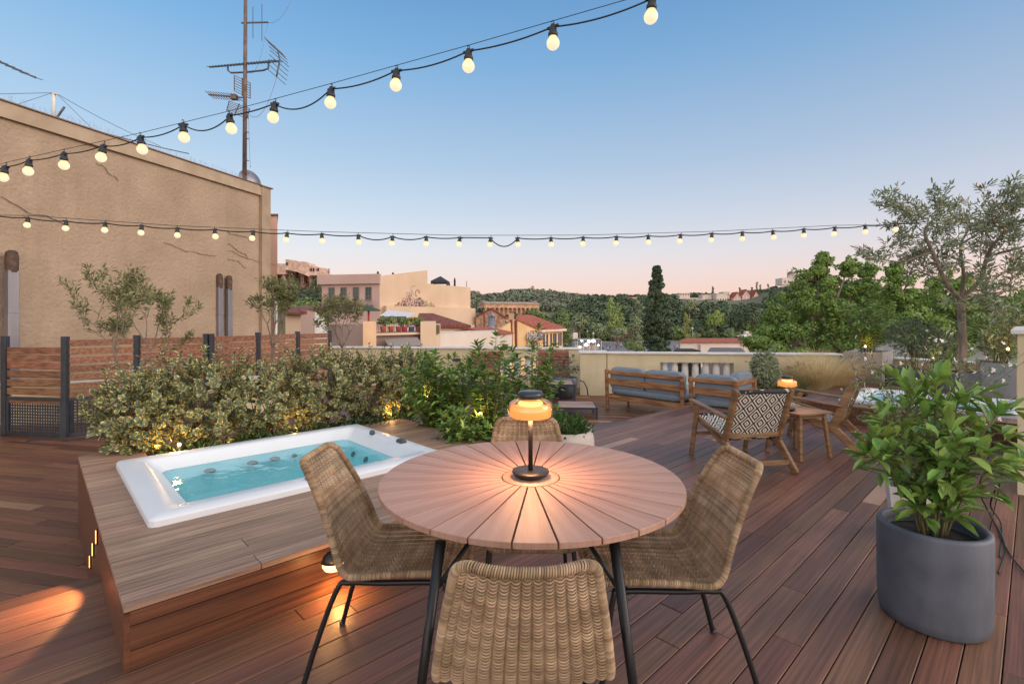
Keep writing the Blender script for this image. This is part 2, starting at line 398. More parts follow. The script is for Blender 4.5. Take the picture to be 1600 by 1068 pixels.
M_fence = mat('fence_wood', '#94694e', .7, '#654431', 1.6, (1.0, 22, 22), detail=8, bump=.4, bscale=4, rand=.2, hue=.01, grain=True, bdist=.006)
M_steel = mat('black_steel', '#1c1d20', .4, spec=.5, metal=.3)
M_anthr = mat('anthracite_metal', '#3a3f48', .5, '#30353d', 8, metal=.2)
M_white = mat('white_acrylic', '#d0d5db', .42, '#c9cfd6', 2, spec=.5)
M_cream = mat('cream_render', '#cbbe9f', .85, '#c0b292', 3, bump=.12, bscale=60, bdist=.004)
M_cap = mat('white_cap', '#d5d3cf', .6, '#bfbcb8', 4)
M_wallp = mat('rough_plaster', '#ab9681', .92, '#9a8671', 1.2, (1, 1, 1), bump=.55, bscale=16, bdist=.05, detail=8, contrast=(.3, .7))
M_zinc = mat('zinc', '#8d8a90', .4, '#7a7980', 3, (1, 1, .3), metal=.6)
M_rust = mat('rusty_cap', '#6b5548', .8, '#4a3a32', 9, metal=.2, bump=.3)
M_pink = mat('pink_render', '#e0b5a0', .85, '#d6a993', 2)
M_grey = mat('grey_concrete', '#8f8c8b', .8, '#7f7c7c', 2.5, bump=.1, bscale=20, bdist=.005)
M_pot = mat('dark_concrete', '#4f545f', .6, '#3a3f49', 3.2, contrast=(.38, .6), bump=.12, bscale=18, bdist=.004, detail=9)
stain(M_pot, '#7d838d', .38)
M_wpot = mat('pale_concrete', '#bdb3aa', .8, '#aba199', 5, bump=.1, bscale=30, bdist=.004)
M_soil = mat('soil', '#2b211b', .95, '#15100d', 20, bump=.8, bscale=40)
M_cush = mat('grey_blue_fabric', '#7d8894', .95, '#6f7a86', 40, bump=.2, bscale=250, bdist=.001)
M_rope = mat('wicker', '#ae957a', .65, '#8a7359', 14, rand=.3, hue=.01, spec=.35)
M_gold = mat('brass', '#c49a56', .3, metal=.9)
M_barkd = mat('grey_bark', '#8b7c70', .9, '#5f5349', 12, (1, 1, .3), bump=.5, bscale=30, bdist=.01)
M_stem = mat('green_stem', '#6d6a40', .8, '#574a33', 8)
M_stemw = mat('brown_twig', '#6b5646', .85, '#4f4036', 8)
M_cable = mat('black_cable', '#16171a', .6)
LF_var = mat('variegated_leaf', '#808d72', .5, '#5f6d54', 9, rand=.35, hue=.02, leaf=('#dcc573', .27, .32), trans=.12, spec=.4)
LF_bay = mat('bay_leaf', '#6f8f46', .42, '#527236', 9, rand=.35, hue=.02, leaf=('#7b9350', .40, .44), trans=.15, c3=('#88a04c', .82, .9))
LF_big = mat('glossy_leaf', '#83a352', .38, '#66873e', 9, rand=.3, hue=.02, trans=.2, c3=('#94ae58', .78, .9))
LF_oli = mat('olive_leaf', '#8f9a7c', .6, '#727d62', 9, rand=.35, hue=.02, trans=.12, c3=('#a8803f', .96, .98))
LF_sm = mat('small_olive_leaf', '#7f8355', .6, '#676b45', 9, rand=.35, hue=.02, trans=.1)
LF_box = mat('boxwood_leaf', '#47702c', .5, '#335621', 9, rand=.35, hue=.02, trans=.15)
LF_sage = mat('pale_variegated_leaf', '#8d9a76', .6, '#738062', 9, rand=.3, leaf=('#c7c6a4', .3, .36))
LF_grey = mat('grey_green_leaf', '#5d6c5c', .6, '#495748', 9, rand=.3, hue=.01)
LF_low = mat('ground_leaf', '#3f5a2c', .6, '#2c421f', 9, rand=.35, hue=.02)
LF_tree = mat('broad_tree_leaf', '#7d9845', .6, '#5e7736', .8, rand=.35, hue=.02, trans=.2)
LF_grass = mat('dry_grass', '#e6d3aa', .7, '#cdb688', 5, rand=.25, trans=.3)

stain(M_wallp, '#7d6a57', .42); stain(M_cream, '#a3946f', .3); stain(M_deck, '#4d3b35', .45); stain(M_deck2, '#65544a', .4); stain(M_rope, '#8a765c', .12)
# ------------------------------------------------------------------ decks
def deck(name, t0, t1, w0, w1, z, clip, m, pitch=.1187, gap=.0045, th=.028, seed=1, lmin=.9, lmax=2.6, rz=ROT, kind='structure', parent=None):
    """boards along local x; clip(w) gives the list of (a,b) spans for the row centred at w"""
    r = np.random.default_rng(seed); mb = MB(); n = int((w1-w0)/pitch)
    for i in range(n):
        w = w0+(i+.5)*pitch
        for a, b in clip(w):
            x = a-r.uniform(0, 1.6)
            while x < b:
                l = r.uniform(lmin, lmax); e = x+l
                if b-e < .5: e = b
                p, q = max(x, a), min(e, b)-.003
                if q-p > .02: mb.box(((p+q)/2, w, z-th/2+r.uniform(-.0008, .0008)), (q-p, pitch-gap, th), bev=.0025)
                x = e
    o = obj(name, mb, m, parent, world=False)
    o.rotation_euler = (0, 0, rz)
    if kind: o['kind'] = kind
    return o
T2, W2 = 7.80, 2.40          # raised platform on the right
TS, WS = 7.66, 3.12          # sunken corner for the sofas
SEED_UP = 3
def up_clip(w):
    if w < -1: return [(-3, 9)]
    if w < 2.56: return [(-3, T2+.05)]
    if w < WS: return [(-4, .262), (3.0, 8.6)]
    if w < 3.5: return [(-7, .262), (3.0, TS)]
    return [(3.9, TS)]
deck('upper_deck', 0, 0, -4.3, 3.9, 0, up_clip, M_deck, seed=23)
# sheet of dark sub-structure under the boards (joists and shadow gap)
mb = MB()
for (a, b, c, d) in ((-4, .26, -4.3, 3.49), (.26, 3.0, -4.3, 2.5), (3.0, 7.8, -4.3, 3.49), (3.9, TS, 3.49, 3.89), (7.8, 9, -4.3, -1)):
    mb.prism([L(a, c)[:2], L(b, c)[:2], L(b, d)[:2], L(a, d)[:2]], -.28, -.031)
tag(obj('deck_subframe', mb, M_joist), kind='structure')
mb = MB()
def fas(a, b, z0, z1, th=.02):
    a, b = Vector(a), Vector(b); d = (b-a).normalized(); n = Vector((-d.y, d.x, 0))
    mb.bar(Vector((a.x, a.y, (z0+z1)/2))+n*th/2, Vector((b.x, b.y, (z0+z1)/2))+n*th/2, th, z1-z0)
fas(L(-7, 3.5), L(.26, 3.5), -.145, -.03); fas(L(3.0, 3.5), L(3.9, 3.5), -.29, -.03); fas(L(3.9, 3.9), L(TS, 3.9), -.29, -.03); fas(L(TS, 3.9), L(TS, WS), -.29, -.03)
tag(obj('deck_riser', mb, M_fascia), kind='structure')
# intermediate treads
def tread(name, t0, t1, w0, z, n, seed):
    o = deck(name, 0, 0, w0, w0+n*.1187+.001, z, lambda w: [(t0, t1)], M_deck, seed=seed)
    return o
tread('deck_step', 4.3, 7.3, 3.925, -.15, 4, 5)
tread('deck_step', -7, .25, 3.525, -.15, 3, 6)
mb = MB(); fas(L(4.3, 4.4), L(7.3, 4.4), -.29, -.18); fas(L(-7, 3.88), L(.25, 3.88), -.29, -.18); fas(L(7.3, 4.4), L(7.3, 3.92), -.29, -.18)
tag(obj('step_riser', mb, M_fascia), kind='structure')
# lower deck (its boards run another way)
RL = rad(-12.1); cl, s_l = math.cos(RL), math.sin(RL)
def low_clip(v):
    return [(-11.5, 9.5)]
deck('lower_deck', 0, 0, 1.3, 14.2, -.3, low_clip, M_deck, seed=9, rz=RL)
mb = MB(); mb.prism([(-12, 1), (9, 1), (9, 12.6), (-12, 14)], -.6, -.33)
tag(obj('lower_deck_subframe', mb, M_joist), kind='structure')

# ------------------------------------------------------------------ spa platform
PZ = .262
plat = thing('spa_platform', L(.27, 2.5, 0), 'raised weathered wooden platform with red-brown sides around the white hot tub, behind the rattan chairs', 'platform', ROT)
TB = (.44, 2.42, 3.30, 4.88)
def pclip(w):
    w += 2.5
    if TB[2]+.03 < w < TB[3]-.03: return [(-.02, TB[0]+.03-.27), (TB[1]-.03-.27, 2.75)]
    if w > 5.0: return [(-.02, .40)]
    return [(-.02, 2.75)]
o = deck('top_boards', 0, 0, -.02, 2.96, PZ, pclip, M_deck2, seed=4, rz=0, kind=None, parent=plat, lmin=1.2, lmax=2.8, pitch=.119)
mb = MB()
for z0, z1 in ((.0, .075), (.079, .175), (.179, .232)):
    mb.bar(L(.27, 2.49, (z0+z1)/2+.001), L(3.0, 2.49, (z0+z1)/2+.001), .02, z1-z0)
obj('front_panel', mb, M_fascia, plat)
mb = MB()
mb.bar(L(.26, 2.482, .115), L(.26, 3.5, .115), .02, .232)
mb.bar(L(.26, 3.502, -.03), L(.26, 5.46, -.03), .02, .52)
obj('side_panel', mb, M_fascia, plat)
mb = MB(); mb.bar(L(3.0, 2.5, .115), L(3.0, 4.95, .115), .02, .232); obj('end_panel', mb, M_fascia, plat)
mb = MB(); mb.bar(L(.29, 5.47, -.03), L(3.3, 5.47, -.03), .02, .5); obj('back_panel', mb, M_fascia, plat)
M_steplit = mat('lit_slot', '#ffd28a', .5, emit='#ffb458', estr=2.2)
for w, z in ((3.62, .18), (3.86, .03), (4.08, -.12)):
    b = MB(); b.box(L(.246, w, z), (.008, .030, .085), rz=ROT, bev=.003); h = obj('step_light', b, M_steel, plat)
    b = MB(); b.box(L(.241, w, z), (.005, .018, .072), rz=ROT, bev=.002); obj('lens', b, M_steplit, h, world=True)
lamp('step_light_glow', L(.20, 3.33, .20), 26, (1, .45, .17), .02, 'SPOT', rot=(L(.20, 3.33, .20)-L(-.28, 3.30, 0)).to_track_quat('Z', 'Y').to_euler(), spot=(rad(118), .2))
# half-round wall lamp on the front panel
def half_lathe(c, prof, n=14):
    """half round body on the front panel, bulging towards -w"""
    m_ = MB(); vs = []
    for r_, z in prof:
        for j in range(n+1):
            a = PI*j/n; x, y = r_*math.cos(a), r_*math.sin(a); vs.append((c.x+x*CU+y*SU, c.y+x*SU-y*CU, c.z+z))
    fs = [(i*(n+1)+j, i*(n+1)+j+1, (i+1)*(n+1)+j+1, (i+1)*(n+1)+j) for i in range(len(prof)-1) for j in range(n)]
    return m_.add(vs, fs, 0, True)
c0 = L(1.10, 2.478, .165)
lf = obj('wall_lamp', half_lathe(c0, [(.0, .052), (.03, .05), (.052, .036), (.062, .015), (.064, 0), (.058, 0)]), M_steel, plat)
M_lampglow = mat('lamp_diffuser', '#ffe0a8', .5, emit='#ffcf86', estr=2.2)
obj('diffuser', half_lathe(c0, [(.059, -.001), (.058, -.02), (.045, -.042), (.02, -.052), (0, -.054)]), M_lampglow, lf)
lamp('wall_lamp_glow', L(1.10, 2.40, .10), 6, (1, .47, .14), .03, 'SPOT', rot=(0, 0, 0), spot=(rad(165), .6))
lamp('wall_lamp_wash', L(1.0, 2.33, .17), 1.4, (1, .47, .14), .03)

# ------------------------------------------------------------------ hot tubs
M_water = mat_clear('spa_water', '#d6f5f8', bump=.3, bscale=5, f0=.03)
M_tubin = mat('turquoise_shell', '#d0f4f8', .3, '#bfeef4', 3)
def rrect(t0, t1, w0, w1, r, z, k=6):
    o = []
    for (ct, cw, a0) in ((t1-r, w1-r, 0), (t0+r, w1-r, PI/2), (t0+r, w0+r, PI), (t1-r, w0+r, 1.5*PI)):
        for i in range(k+1):
            a = a0+PI/2*i/k; o.append(L(ct+r*math.cos(a), cw+r*math.sin(a), z))
    return o
def hot_tub(label, b, z, wl, inn, deep, full=True):
    t0, t1, w0, w1 = b
    root = thing('hot_tub', L((t0+t1)/2, (w0+w1)/2, z), label, 'hot tub', ROT)
    i0, i1, j0, j1 = inn; h = .045
    rings = [rrect(t0, t1, w0, w1, .05, z-.01), rrect(t0, t1, w0, w1, .05, z+h-.012), rrect(t0+.012, t1-.012, w0+.012, w1-.012, .045, z+h),
             rrect(t0+i0*.55, t1-i1*.55, w0+j0*.8, w1-j1*.8, .05, z+h), rrect(t0+i0*.62, t1-i1*.62, w0+j0*.86, w1-j1*.86, .05, z+h-.012),
             rrect(t0+i0*.66, t1-i1*.66, w0+j0*.9, w1-j1*.9, .06, z+h-.03), rrect(t0+i0, t1-i1, w0+j0, w1-j1, .08, wl-.005)]
    rin = [rrect(t0+i0, t1-i1, w0+j0, w1-j1, .08, wl-.005), rrect(t0+i0+.03, t1-i1-.03, w0+j0+.03, w1-j1-.03, .09, wl-.05),
           rrect(t0+i0+.12, t1-i1-.10, w0+j0+.08, w1-j1-.08, .1, wl-deep*.5), rrect(t0+i0+.16, t1-i1-.14, w0+j0+.14, w1-j1-.14, .1, wl-deep)]
    def sk(rg, cap=False):
        m_ = MB(); n = len(rg[0]); m_.v = [tuple(p) for q in rg for p in q]
        for i in range(len(rg)-1):
            for j in range(n): m_.f.append((i*n+j, i*n+(j+1) % n, (i+1)*n+(j+1) % n, (i+1)*n+j)); m_.m.append(0); m_.smooth.append(i not in (0,))
        if cap: m_.f.append(tuple((len(rg)-1)*n+j for j in range(n))); m_.m.append(0); m_.smooth.append(False)
        return m_
    obj('rim', sk(rings), M_white, root); obj('basin', sk(rin, True), M_tubin, root)
    if full:
        for q0, q1, zz in ((t0+i0+.10, t0+i0+.55, wl-.20), (t1-i1-.42, t1-i1-.10, wl-.24)):
            sk2 = [rrect(q0, q1, w0+j0+.10, w1-j1-.10, .09, wl-deep+.005), rrect(q0+.01, q1-.01, w0+j0+.11, w1-j1-.11, .09, zz-.03), rrect(q0+.04, q1-.04, w0+j0+.14, w1-j1-.14, .08, zz)]
            obj('seat', sk(sk2, True), M_tubin, root)
    m_ = MB(); p = rrect(t0+i0-.01, t1-i1+.01, w0+j0-.01, w1-j1+.01, .08, wl); m_.v = [tuple(q) for q in p]; m_.f = [tuple(range(len(p)))]
    m_.m = [0]; m_.smooth = [False]; obj('water', m_, M_water, root)
    return root
tub = hot_tub('long white hot tub with turquoise water sunk in the wooden platform beside the dining table', TB, PZ, .205, (.27, .20, .22, .16), .42)
M_jet = mat('jet_grey', '#6d7a82', .5, metal=.1)
def jet(c, r, nrm, parent, name='jet'):
    m_ = MB(); m_.lathe(Vector((0, 0, 0)), [(r*1.25, 0), (r*1.2, .003), (r*.9, .005), (r*.5, .002), (0, .003)], 18)
    q = Vector(nrm).to_track_quat('Z', 'Y'); m_.v = [tuple(q @ Vector(v)+c) for v in m_.v]; obj(name, m_, M_jet, parent)
nb = Vector((SU, -CU, 0)); nl = Vector((CU, SU, 0))
for t in (1.02, 1.34, 1.52): jet(L(t, TB[3]-.162-.10, .165), .036, nb*.2+Vector((0, 0, 1)), tub, 'suction_cover')
for i in range(3):
    for j in range(2): jet(L(TB[0]+.36+i*.045, 3.78+j*.12+i*.03, .15-.035*i), .012, nl+Vector((0, 0, 1)), tub)
for w in (3.75, 4.2, 4.45): jet(L(TB[1]-.255, w, .12), .022, -nl+Vector((0, 0, .7)), tub)
for t in (1.7, 1.95, 2.05): jet(L(t, TB[3]-.225, .15), .018, nb+Vector((0, 0, .5)), tub)
b = MB(); b.box(L(1.42, TB[2]+.105, PZ+.050), (.2, .05, .012), rz=ROT, bev=.004); pn = obj('control_panel', b, M_pot, tub)
M_redl = mat('red_display', '#7a2a26', .4, emit='#a03028', estr=.3)
b = MB(); b.box(L(1.40, TB[2]+.105, PZ+.0575), (.08, .02, .004), rz=ROT); obj('display', b, M_redl, pn)
b = MB(); b.lathe(L(2.30, 4.33, PZ+.044), [(.026, 0), (.026, .02), (.018, .034), (0, .036)], 20); obj('valve_knob', b, M_pot, tub)
b = MB(); b.box(L(2.33, 3.86, PZ+.055), (.06, .10, .035), rz=ROT, bev=.012); obj('headrest', b, M_pot, tub)
b = MB(); b.lathe(L(2.72, 3.9, PZ), [(.04, 0), (.04, .005), (.02, .007), (0, .007)], 20); obj('deck_drain', b, M_zinc, plat)

# raised platform and second tub on the right
pl2 = thing('spa_platform', L(T2, W2, 0), 'raised wooden platform at the back right behind the armchairs, holding the second hot tub', 'platform', ROT)
TB2 = (8.14, 9.70, .10, 1.92); Z2 = .24
def p2clip(w):
    e = 10.75-T2 if w > -.6 else 9.9-T2
    if TB2[2]+.03 < w+2.4 < TB2[3]-.03: return [(-.02, TB2[0]+.03-T2), (TB2[1]-.03-T2, e)]
    return [(-.02, e)]
deck('top_boards', 0, 0, -3.0, .02, Z2, p2clip, M_deck, seed=14, rz=0, kind=None, parent=pl2)
mb = MB()
for z0, z1 in ((.0, .10), (.104, .21)): mb.bar(L(T2-.01, -.6, (z0+z1)/2+.001), L(T2-.01, W2, (z0+z1)/2+.001), .02, z1-z0)
obj('front_panel', mb, M_fascia, pl2)
mb = MB(); mb.bar(L(T2, W2+.01, .1), L(10.7, W2+.01, .1), .02, .21); obj('side_panel', mb, M_fascia, pl2)
tub2 = hot_tub('second hot tub with pale blue water, in the raised deck behind the armchairs', TB2, Z2, .215, (.16, .16, .16, .16), .4)

# ------------------------------------------------------------------ parapet walls
def wall_seg(name, a, b, z0, z1, th, label, holes=None, capw=.05, parts=None, cap=True, lamps=()):
    a = Vector((a[0], a[1], 0)); b = Vector((b[0], b[1], 0)); d = (b-a); ln = d.length; d.normalize(); n = Vector((-d.y, d.x, 0))
    root = thing(name, a+Vector((0, 0, z0)), label, 'wall', math.atan2(d.y, d.x))
    w = MB()
    def blk(s0, s1, h0, h1): w.bar(a+d*s0+n*th/2+Vector((0, 0, (h0+h1)/2)), a+d*s1+n*th/2+Vector((0, 0, (h0+h1)/2)), th, h1-h0)
    if holes:
        s = 0
        for (h0, h1, zz0, zz1, cnt) in holes:
            blk(s, h0, z0, z1); blk(h0, h1, z0, zz0); blk(h0, h1, zz1, z1); s = h1
        blk(s, ln, z0, z1)
    else: blk(0, ln, z0, z1)
    obj('masonry', w, M_cream, root)
    if holes:
        for (h0, h1, zz0, zz1, cnt) in holes:
            for i in range(cnt):
                c = a+d*(h0+(h1-h0)*(i+.5)/cnt)+n*th/2; r_ = (h1-h0)/cnt*.33; H = zz1-zz0; q = MB()
                q.lathe(Vector((c.x, c.y, zz0)), [(r_*1.1, 0), (r_*1.1, H*.06), (r_*.8, H*.12), (r_, H*.35), (r_*.95, H*.8), (r_*.75, H*.9), (r_*1.1, H*.95), (r_*1.1, H)], 20)
                obj('baluster', q, M_cap, root)
    if cap:
        q = MB(); q.bar(a-d*.03+n*th/2+Vector((0, 0, z1+.021)), b+d*.03+n*th/2+Vector((0, 0, z1+.021)), th+.08, .04, bev=.006); obj('coping', q, M_cap, root)
    return root
CZ = .635
wall_seg('parapet_wall', (-4.9, 12.75), (1.66, 12.2), -.3, CZ, .25, 'cream parapet with white balusters in its gap, behind the two sun loungers', holes=[(4.05, 5.75, -.05, .42, 6)])
wall_seg('parapet_pillar', (1.505, 11.05), (2.08, 10.98), -.3, .62, .55, 'cream square pillar jutting from the parapet left of the sofa')
wall_seg('parapet_wall', (2.10, 11.0), (6.9, 10.5), -.3, CZ-.02, .25, 'cream parapet behind the sofas with seven white balusters in its gap', holes=[(1.14, 2.68, -.05, .44, 7)])
wall_seg('parapet_wall', (6.95, 10.45), (8.2, 8.1), -.1, .60, .22, 'low parapet behind the grey planters below the olive trees')
w3 = wall_seg('end_pillar', (5.6, 5.5), (4.03, 3.98), -.05, 1.27, .3, 'tall cream pillar cut off by the right edge, beside the potted plant')
M_box = mat('black_box', '#2b2c30', .5)
for x, y in ((713.5, 562), (880, 563.5)):
    D = 12.28; p = P(x, y, D); b = MB(); b.box(p, (.2, .09, .07), bev=.008)
    tag(obj('wall_light', b, M_box, loc=p), 'flat black wall light on the parapet, '+('behind the bay bushes' if x < 800 else 'right of the lounger backrest'), 'wall light', 'wall lights on the parapet')
# low wall left behind the fence
wall_seg('low_wall', (-9.5, 7.55), (-4.3, 8.9), -.3, .32, .2, 'low cream wall behind the slatted fence at the foot of the big plastered wall')
# ------------------------------------------------------------------ round dining table
TC = Vector((.076, 2.05, 0)); TR = .605
tab = thing('dining_table', TC, 'round slatted table with radial boards on black steel legs, between the rattan chairs', 'table')
M_table = mat('table_board', '#ad8a7a', .5, '#987362', 1.5, (30, 1.2, 1), detail=8, bump=.12, bscale=6, rand=.10, grain=True, bdist=.002)
for i in range(28):
    a0 = -PI/2+rad(-.85)+2*PI*(i-.5)/28; a1 = a0+2*PI/28; g = .0030; mb = MB(); am = (a0+a1)/2
    dv = Vector((math.cos(am), math.sin(am), 0)); nv = Vector((-dv.y, dv.x, 0)); r0, r1 = .121, TR; h = math.tan(PI/28)
    pts = [dv*r0-nv*(r0*h-g), dv*r0+nv*(r0*h-g)]; K = 5
    for k in range(K, -K-1, -1):
        aa = am+(PI/28-.0052)*k/K; pts.append(Vector((math.cos(aa), math.sin(aa), 0))*r1)
    # local frame of the board: x across, y along
    bb = 0.0025; base = [(p.x, p.y) for p in pts]; cx = sum(p[0] for p in base)/len(base); cy = sum(p[1] for p in base)/len(base)
    ins = [(x+(cx-x)*bb*4/.25*.25, y+(cy-y)*bb*4/.25*.25) for x, y in base]; n = len(base)
    a_ = sum(base[i2][0]*base[(i2+1) % n][1]-base[(i2+1) % n][0]*base[i2][1] for i2 in range(n))
    if a_ < 0: base = base[::-1]; ins = ins[::-1]
    vs = [(x, y, .731) for x, y in base]+[(x, y, .7485) for x, y in base]+[(x, y, .75) for x, y in ins]
    fs = [(j, (j+1) % n, n+(j+1) % n, n+j) for j in range(n)]+[(n+j, n+(j+1) % n, 2*n+(j+1) % n, 2*n+j) for j in range(n)]+[tuple(range(n))[::-1], tuple(range(2*n, 3*n))]
    # turn so that local y runs along the board
    q = Matrix.Rotation(PI/2-am, 3, 'Z'); mb.add([q @ Vector(v) for v in vs], fs)
    o = obj('board', mb, M_table, tab, world=False); o.rotation_euler = (0, 0, am-PI/2)
mb = MB(); mb.lathe(Vector((0, 0, 0)), [(0, .731), (.115, .731), (.115, .748), (.113, .75), (0, .75)], 48, cap=False); obj('centre_disc', mb, M_table, tab, world=False)
mb = MB(); mb.lathe(Vector((0, 0, 0)), [(.36, .71), (.36, .7295), (.40, .7295), (.40, .71)], 40, cap=False)
for i in range(4):
    a = PI/4+i*PI/2; mb.bar((0, 0, .718), (.5*math.cos(a), .5*math.sin(a), .718), .04, .022)
obj('top_frame', mb, M_steel, tab, world=False)
for x0, y0, x1, y1 in ((-.30, -.48, -.385, -.60), (.245, -.48, .32, -.60), (-.30, .48, -.37, .58), (.245, .48, .32, .58)):
    mb = MB(); mb.tube([(x0, y0, .70), (x1, y1, 0)], [.017, .012], 14); lg = obj('leg', mb, M_steel, tab, world=False)
    mb = MB(); a = Vector((x0, y0, .70)).lerp(Vector((x1, y1, 0)), .21); mb.tube([(x0*.55, y0*.62, .70), a], .008, 10); obj('brace', mb, M_steel, lg, world=False)

# ------------------------------------------------------------------ rattan chairs
def crom(P_, n):
    out = []
    for i in range(len(P_)-1):
        p0 = P_[max(i-1, 0)]; p1 = P_[i]; p2 = P_[i+1]; p3 = P_[min(i+2, len(P_)-1)]
        for k in range(n):
            t = k/n; out.append(tuple(.5*((2*p1[j])+(-p0[j]+p2[j])*t+(2*p0[j]-5*p1[j]+4*p2[j]-p3[j])*t*t+(-p0[j]+3*p1[j]-3*p2[j]+p3[j])*t**3) for j in range(len(p1))))
    out.append(tuple(P_[-1])); return out
# y, z, halfwidth, side lift
prof = crom([(.315, .412, .195, .0), (.285, .438, .202, .006), (.18, .441, .210, .010), (.04, .433, .218, .014), (-.08, .426, .225, .014), (-.128, .436, .228, .014),
             (-.163, .476, .226, .016), (-.200, .555, .214, .022), (-.246, .65, .196, .026), (-.288, .735, .178, .026), (-.318, .795, .166, .024), (-.338, .838, .158, .022)], 10)
pr = np.array(prof); seg = np.r_[0, np.cumsum(np.hypot(np.diff(pr[:, 0]), np.diff(pr[:, 1])))]; LT = seg[-1]
def shell(s):
    y, z, h, c = (np.interp(s, seg, pr[:, i]) for i in range(4))
    e = 1e-3; dy = np.interp(s+e, seg, pr[:, 0])-np.interp(s-e, seg, pr[:, 0]); dz = np.interp(s+e, seg, pr[:, 1])-np.interp(s-e, seg, pr[:, 1])
    l = math.hypot(dy, dz)+1e-9; nrm = np.array([0, dz/l, -dy/l])   # upward / forward normal
    q = min(s, LT-s); r_ = .045
    if q < r_: h = h-r_*(1-math.sqrt(max(0, 1-(1-q/r_)**2)))
    return np.array([0, y, z]), nrm, h, c
def spt(s, u, off=0.0):   # u in metres across
    p, nrm, h, c = shell(s); hw = np.interp(s, seg, pr[:, 2]); v = u/hw
    return p+np.array([u, 0, 0])+nrm*(c*abs(v)**2.4*1.5+off)
def make_chair():
    root = thing('rattan_chair', (0, 0, 0), None, 'chair')
    COL = 13; K = 66; step = .0060; n = int((LT-.012)/step); V = []; Fc = []; sm = []
    for i in range(n):
        s = .006+i*step; _, _, h, _ = shell(s); hw = np.interp(s, seg, pr[:, 2])
        us = np.linspace(-h, h, K); o = len(V); ph = PI*(i % 2)
        for u in us:
            q = np.clip((h-abs(u))/.01, 0, 1); ab = abs(math.cos(u/hw*COL/2*PI))**.6; off = (.0035-.0085*ab+.0012*math.cos(ph))*q
            c = spt(max(s-.0040*ab*q, .001), u, off); p2, nn, _, _ = shell(s); tt = np.array([0, -nn[2], nn[1]])
            for a in range(5):
                an = 2*PI*a/5; V.append(c+tt*(math.cos(an)*.0026)+nn*(math.sin(an)*.0023))
        for k in range(K-1):
            for a in range(5): Fc.append((o+k*5+a, o+k*5+(a+1) % 5, o+(k+1)*5+(a+1) % 5, o+(k+1)*5+a))
    me = bpy.data.meshes.new('woven_shell'); me.from_pydata([tuple(v) for v in V], [], Fc); me.materials.append(M_rope)
    me.polygons.foreach_set('use_smooth', [True]*len(Fc)); obj('woven_shell', me, None, root, world=False)
    mb = MB()
    for c in range(COL+1):
        f = (c/COL*2-1)*.97; mb.tube([spt(s, f*shell(s)[2], 0) for s in np.linspace(.01, LT-.01, 40)], .0028, 4, cap=False)
    obj('stakes', mb, M_rope, root, world=False)
    loop = []
    S1 = list(.045-.045*np.cos(np.linspace(0, PI/2, 8)))+list(np.linspace(.06, LT-.06, 46))+list(LT-.045+.045*np.sin(np.linspace(0, PI/2, 8)))
    for s in S1: loop.append(spt(min(max(s, .0005), LT-.0005), shell(min(max(s, .0005), LT-.0005))[2]))
    for u in np.linspace(shell(LT-.0005)[2], -shell(LT-.0005)[2], 12)[1:-1]: loop.append(spt(LT-.0005, u))
    for s in S1[::-1]: loop.append(spt(min(max(s, .0005), LT-.0005), -shell(min(max(s, .0005), LT-.0005))[2]))
    for u in np.linspace(-shell(.0005)[2], shell(.0005)[2], 12)[1:-1]: loop.append(spt(.0005, u))
    loop = np.array(loop); d = np.linalg.norm(np.roll(loop, -1, 0)-loop, axis=1); cum = np.r_[0, np.cumsum(d)]; Lp = cum[-1]; lo2 = np.vstack([loop, loop[:1]])
    # the rim is wrapped: one ring of strand beside the other
    mb = MB(); nr = int(Lp/.0060); ctr = np.array([0, -.15, .6])
    def at(x): return np.array([np.interp(x % Lp, cum, lo2[:, k]) for k in range(3)])
    for i in range(nr):
        x = Lp*i/nr; p = at(x); tg = at(x+.004)-at(x-.004); tg /= np.linalg.norm(tg)+1e-9
        a = np.cross(tg, [.1, .3, .95]); a /= np.linalg.norm(a)+1e-9; b_ = np.cross(tg, a)
        mb.tube([p+a*(math.cos(q)*.0112)+b_*(math.sin(q)*.0112)+tg*(.0015*math.sin(q)) for q in np.linspace(0, 2*PI, 11)[:-1]], .0028, 4, closed=True)
    obj('rim', mb, M_rope, root, world=False)
    mb = MB()
    for sx_ in (-1, 1):
        x = .175*sx_
        path = crom([(x*1.22, .305, 0), (x*1.14, .275, .20), (x*1.04, .245, .385), (x, .21, .405), (x, 0, .402), (x, -.12, .402), (x*1.03, -.165, .382), (x*1.15, -.235, .19), (x*1.25, -.29, 0)], 6)
        mb.tube(path, .0105, 10)
    for y in (.19, -.09): mb.tube([(-.175, y, .398), (.175, y, .398)], .008, 8)
    obj('frame', mb, M_steel, root, world=False)
    for sx_ in (-1, 1):
        for x, y in ((.175*1.22, .305), (.175*1.25, -.29)):
            b = MB(); b.lathe(Vector((x*sx_, y, 0)), [(.012, 0), (.013, .004), (.0125, .02)], 10); obj('foot_cap', b, M_box, root, world=False)
    return root
ch0 = make_chair()
for i, (x, y, rz, lab) in enumerate((
        (.028, 1.44, rad(1), 'rattan chair nearest the camera, its woven back towards us, cut by the bottom edge'),
        (-.49, 2.06, rad(-91), 'rattan chair left of the round table, turned side-on in front of the hot tub'),
        (.61, 2.0, rad(91), 'rattan chair right of the round table, turned side-on'),
        (.083, 2.44, rad(181), 'rattan chair on the far side of the round table, behind the table lamp'))):
    o = ch0 if i == 0 else copy_tree(ch0)
    o.location = (x, y, 0); o.rotation_euler = (0, 0, rz); tag(o, lab, 'chair', 'rattan chairs round the dining table')

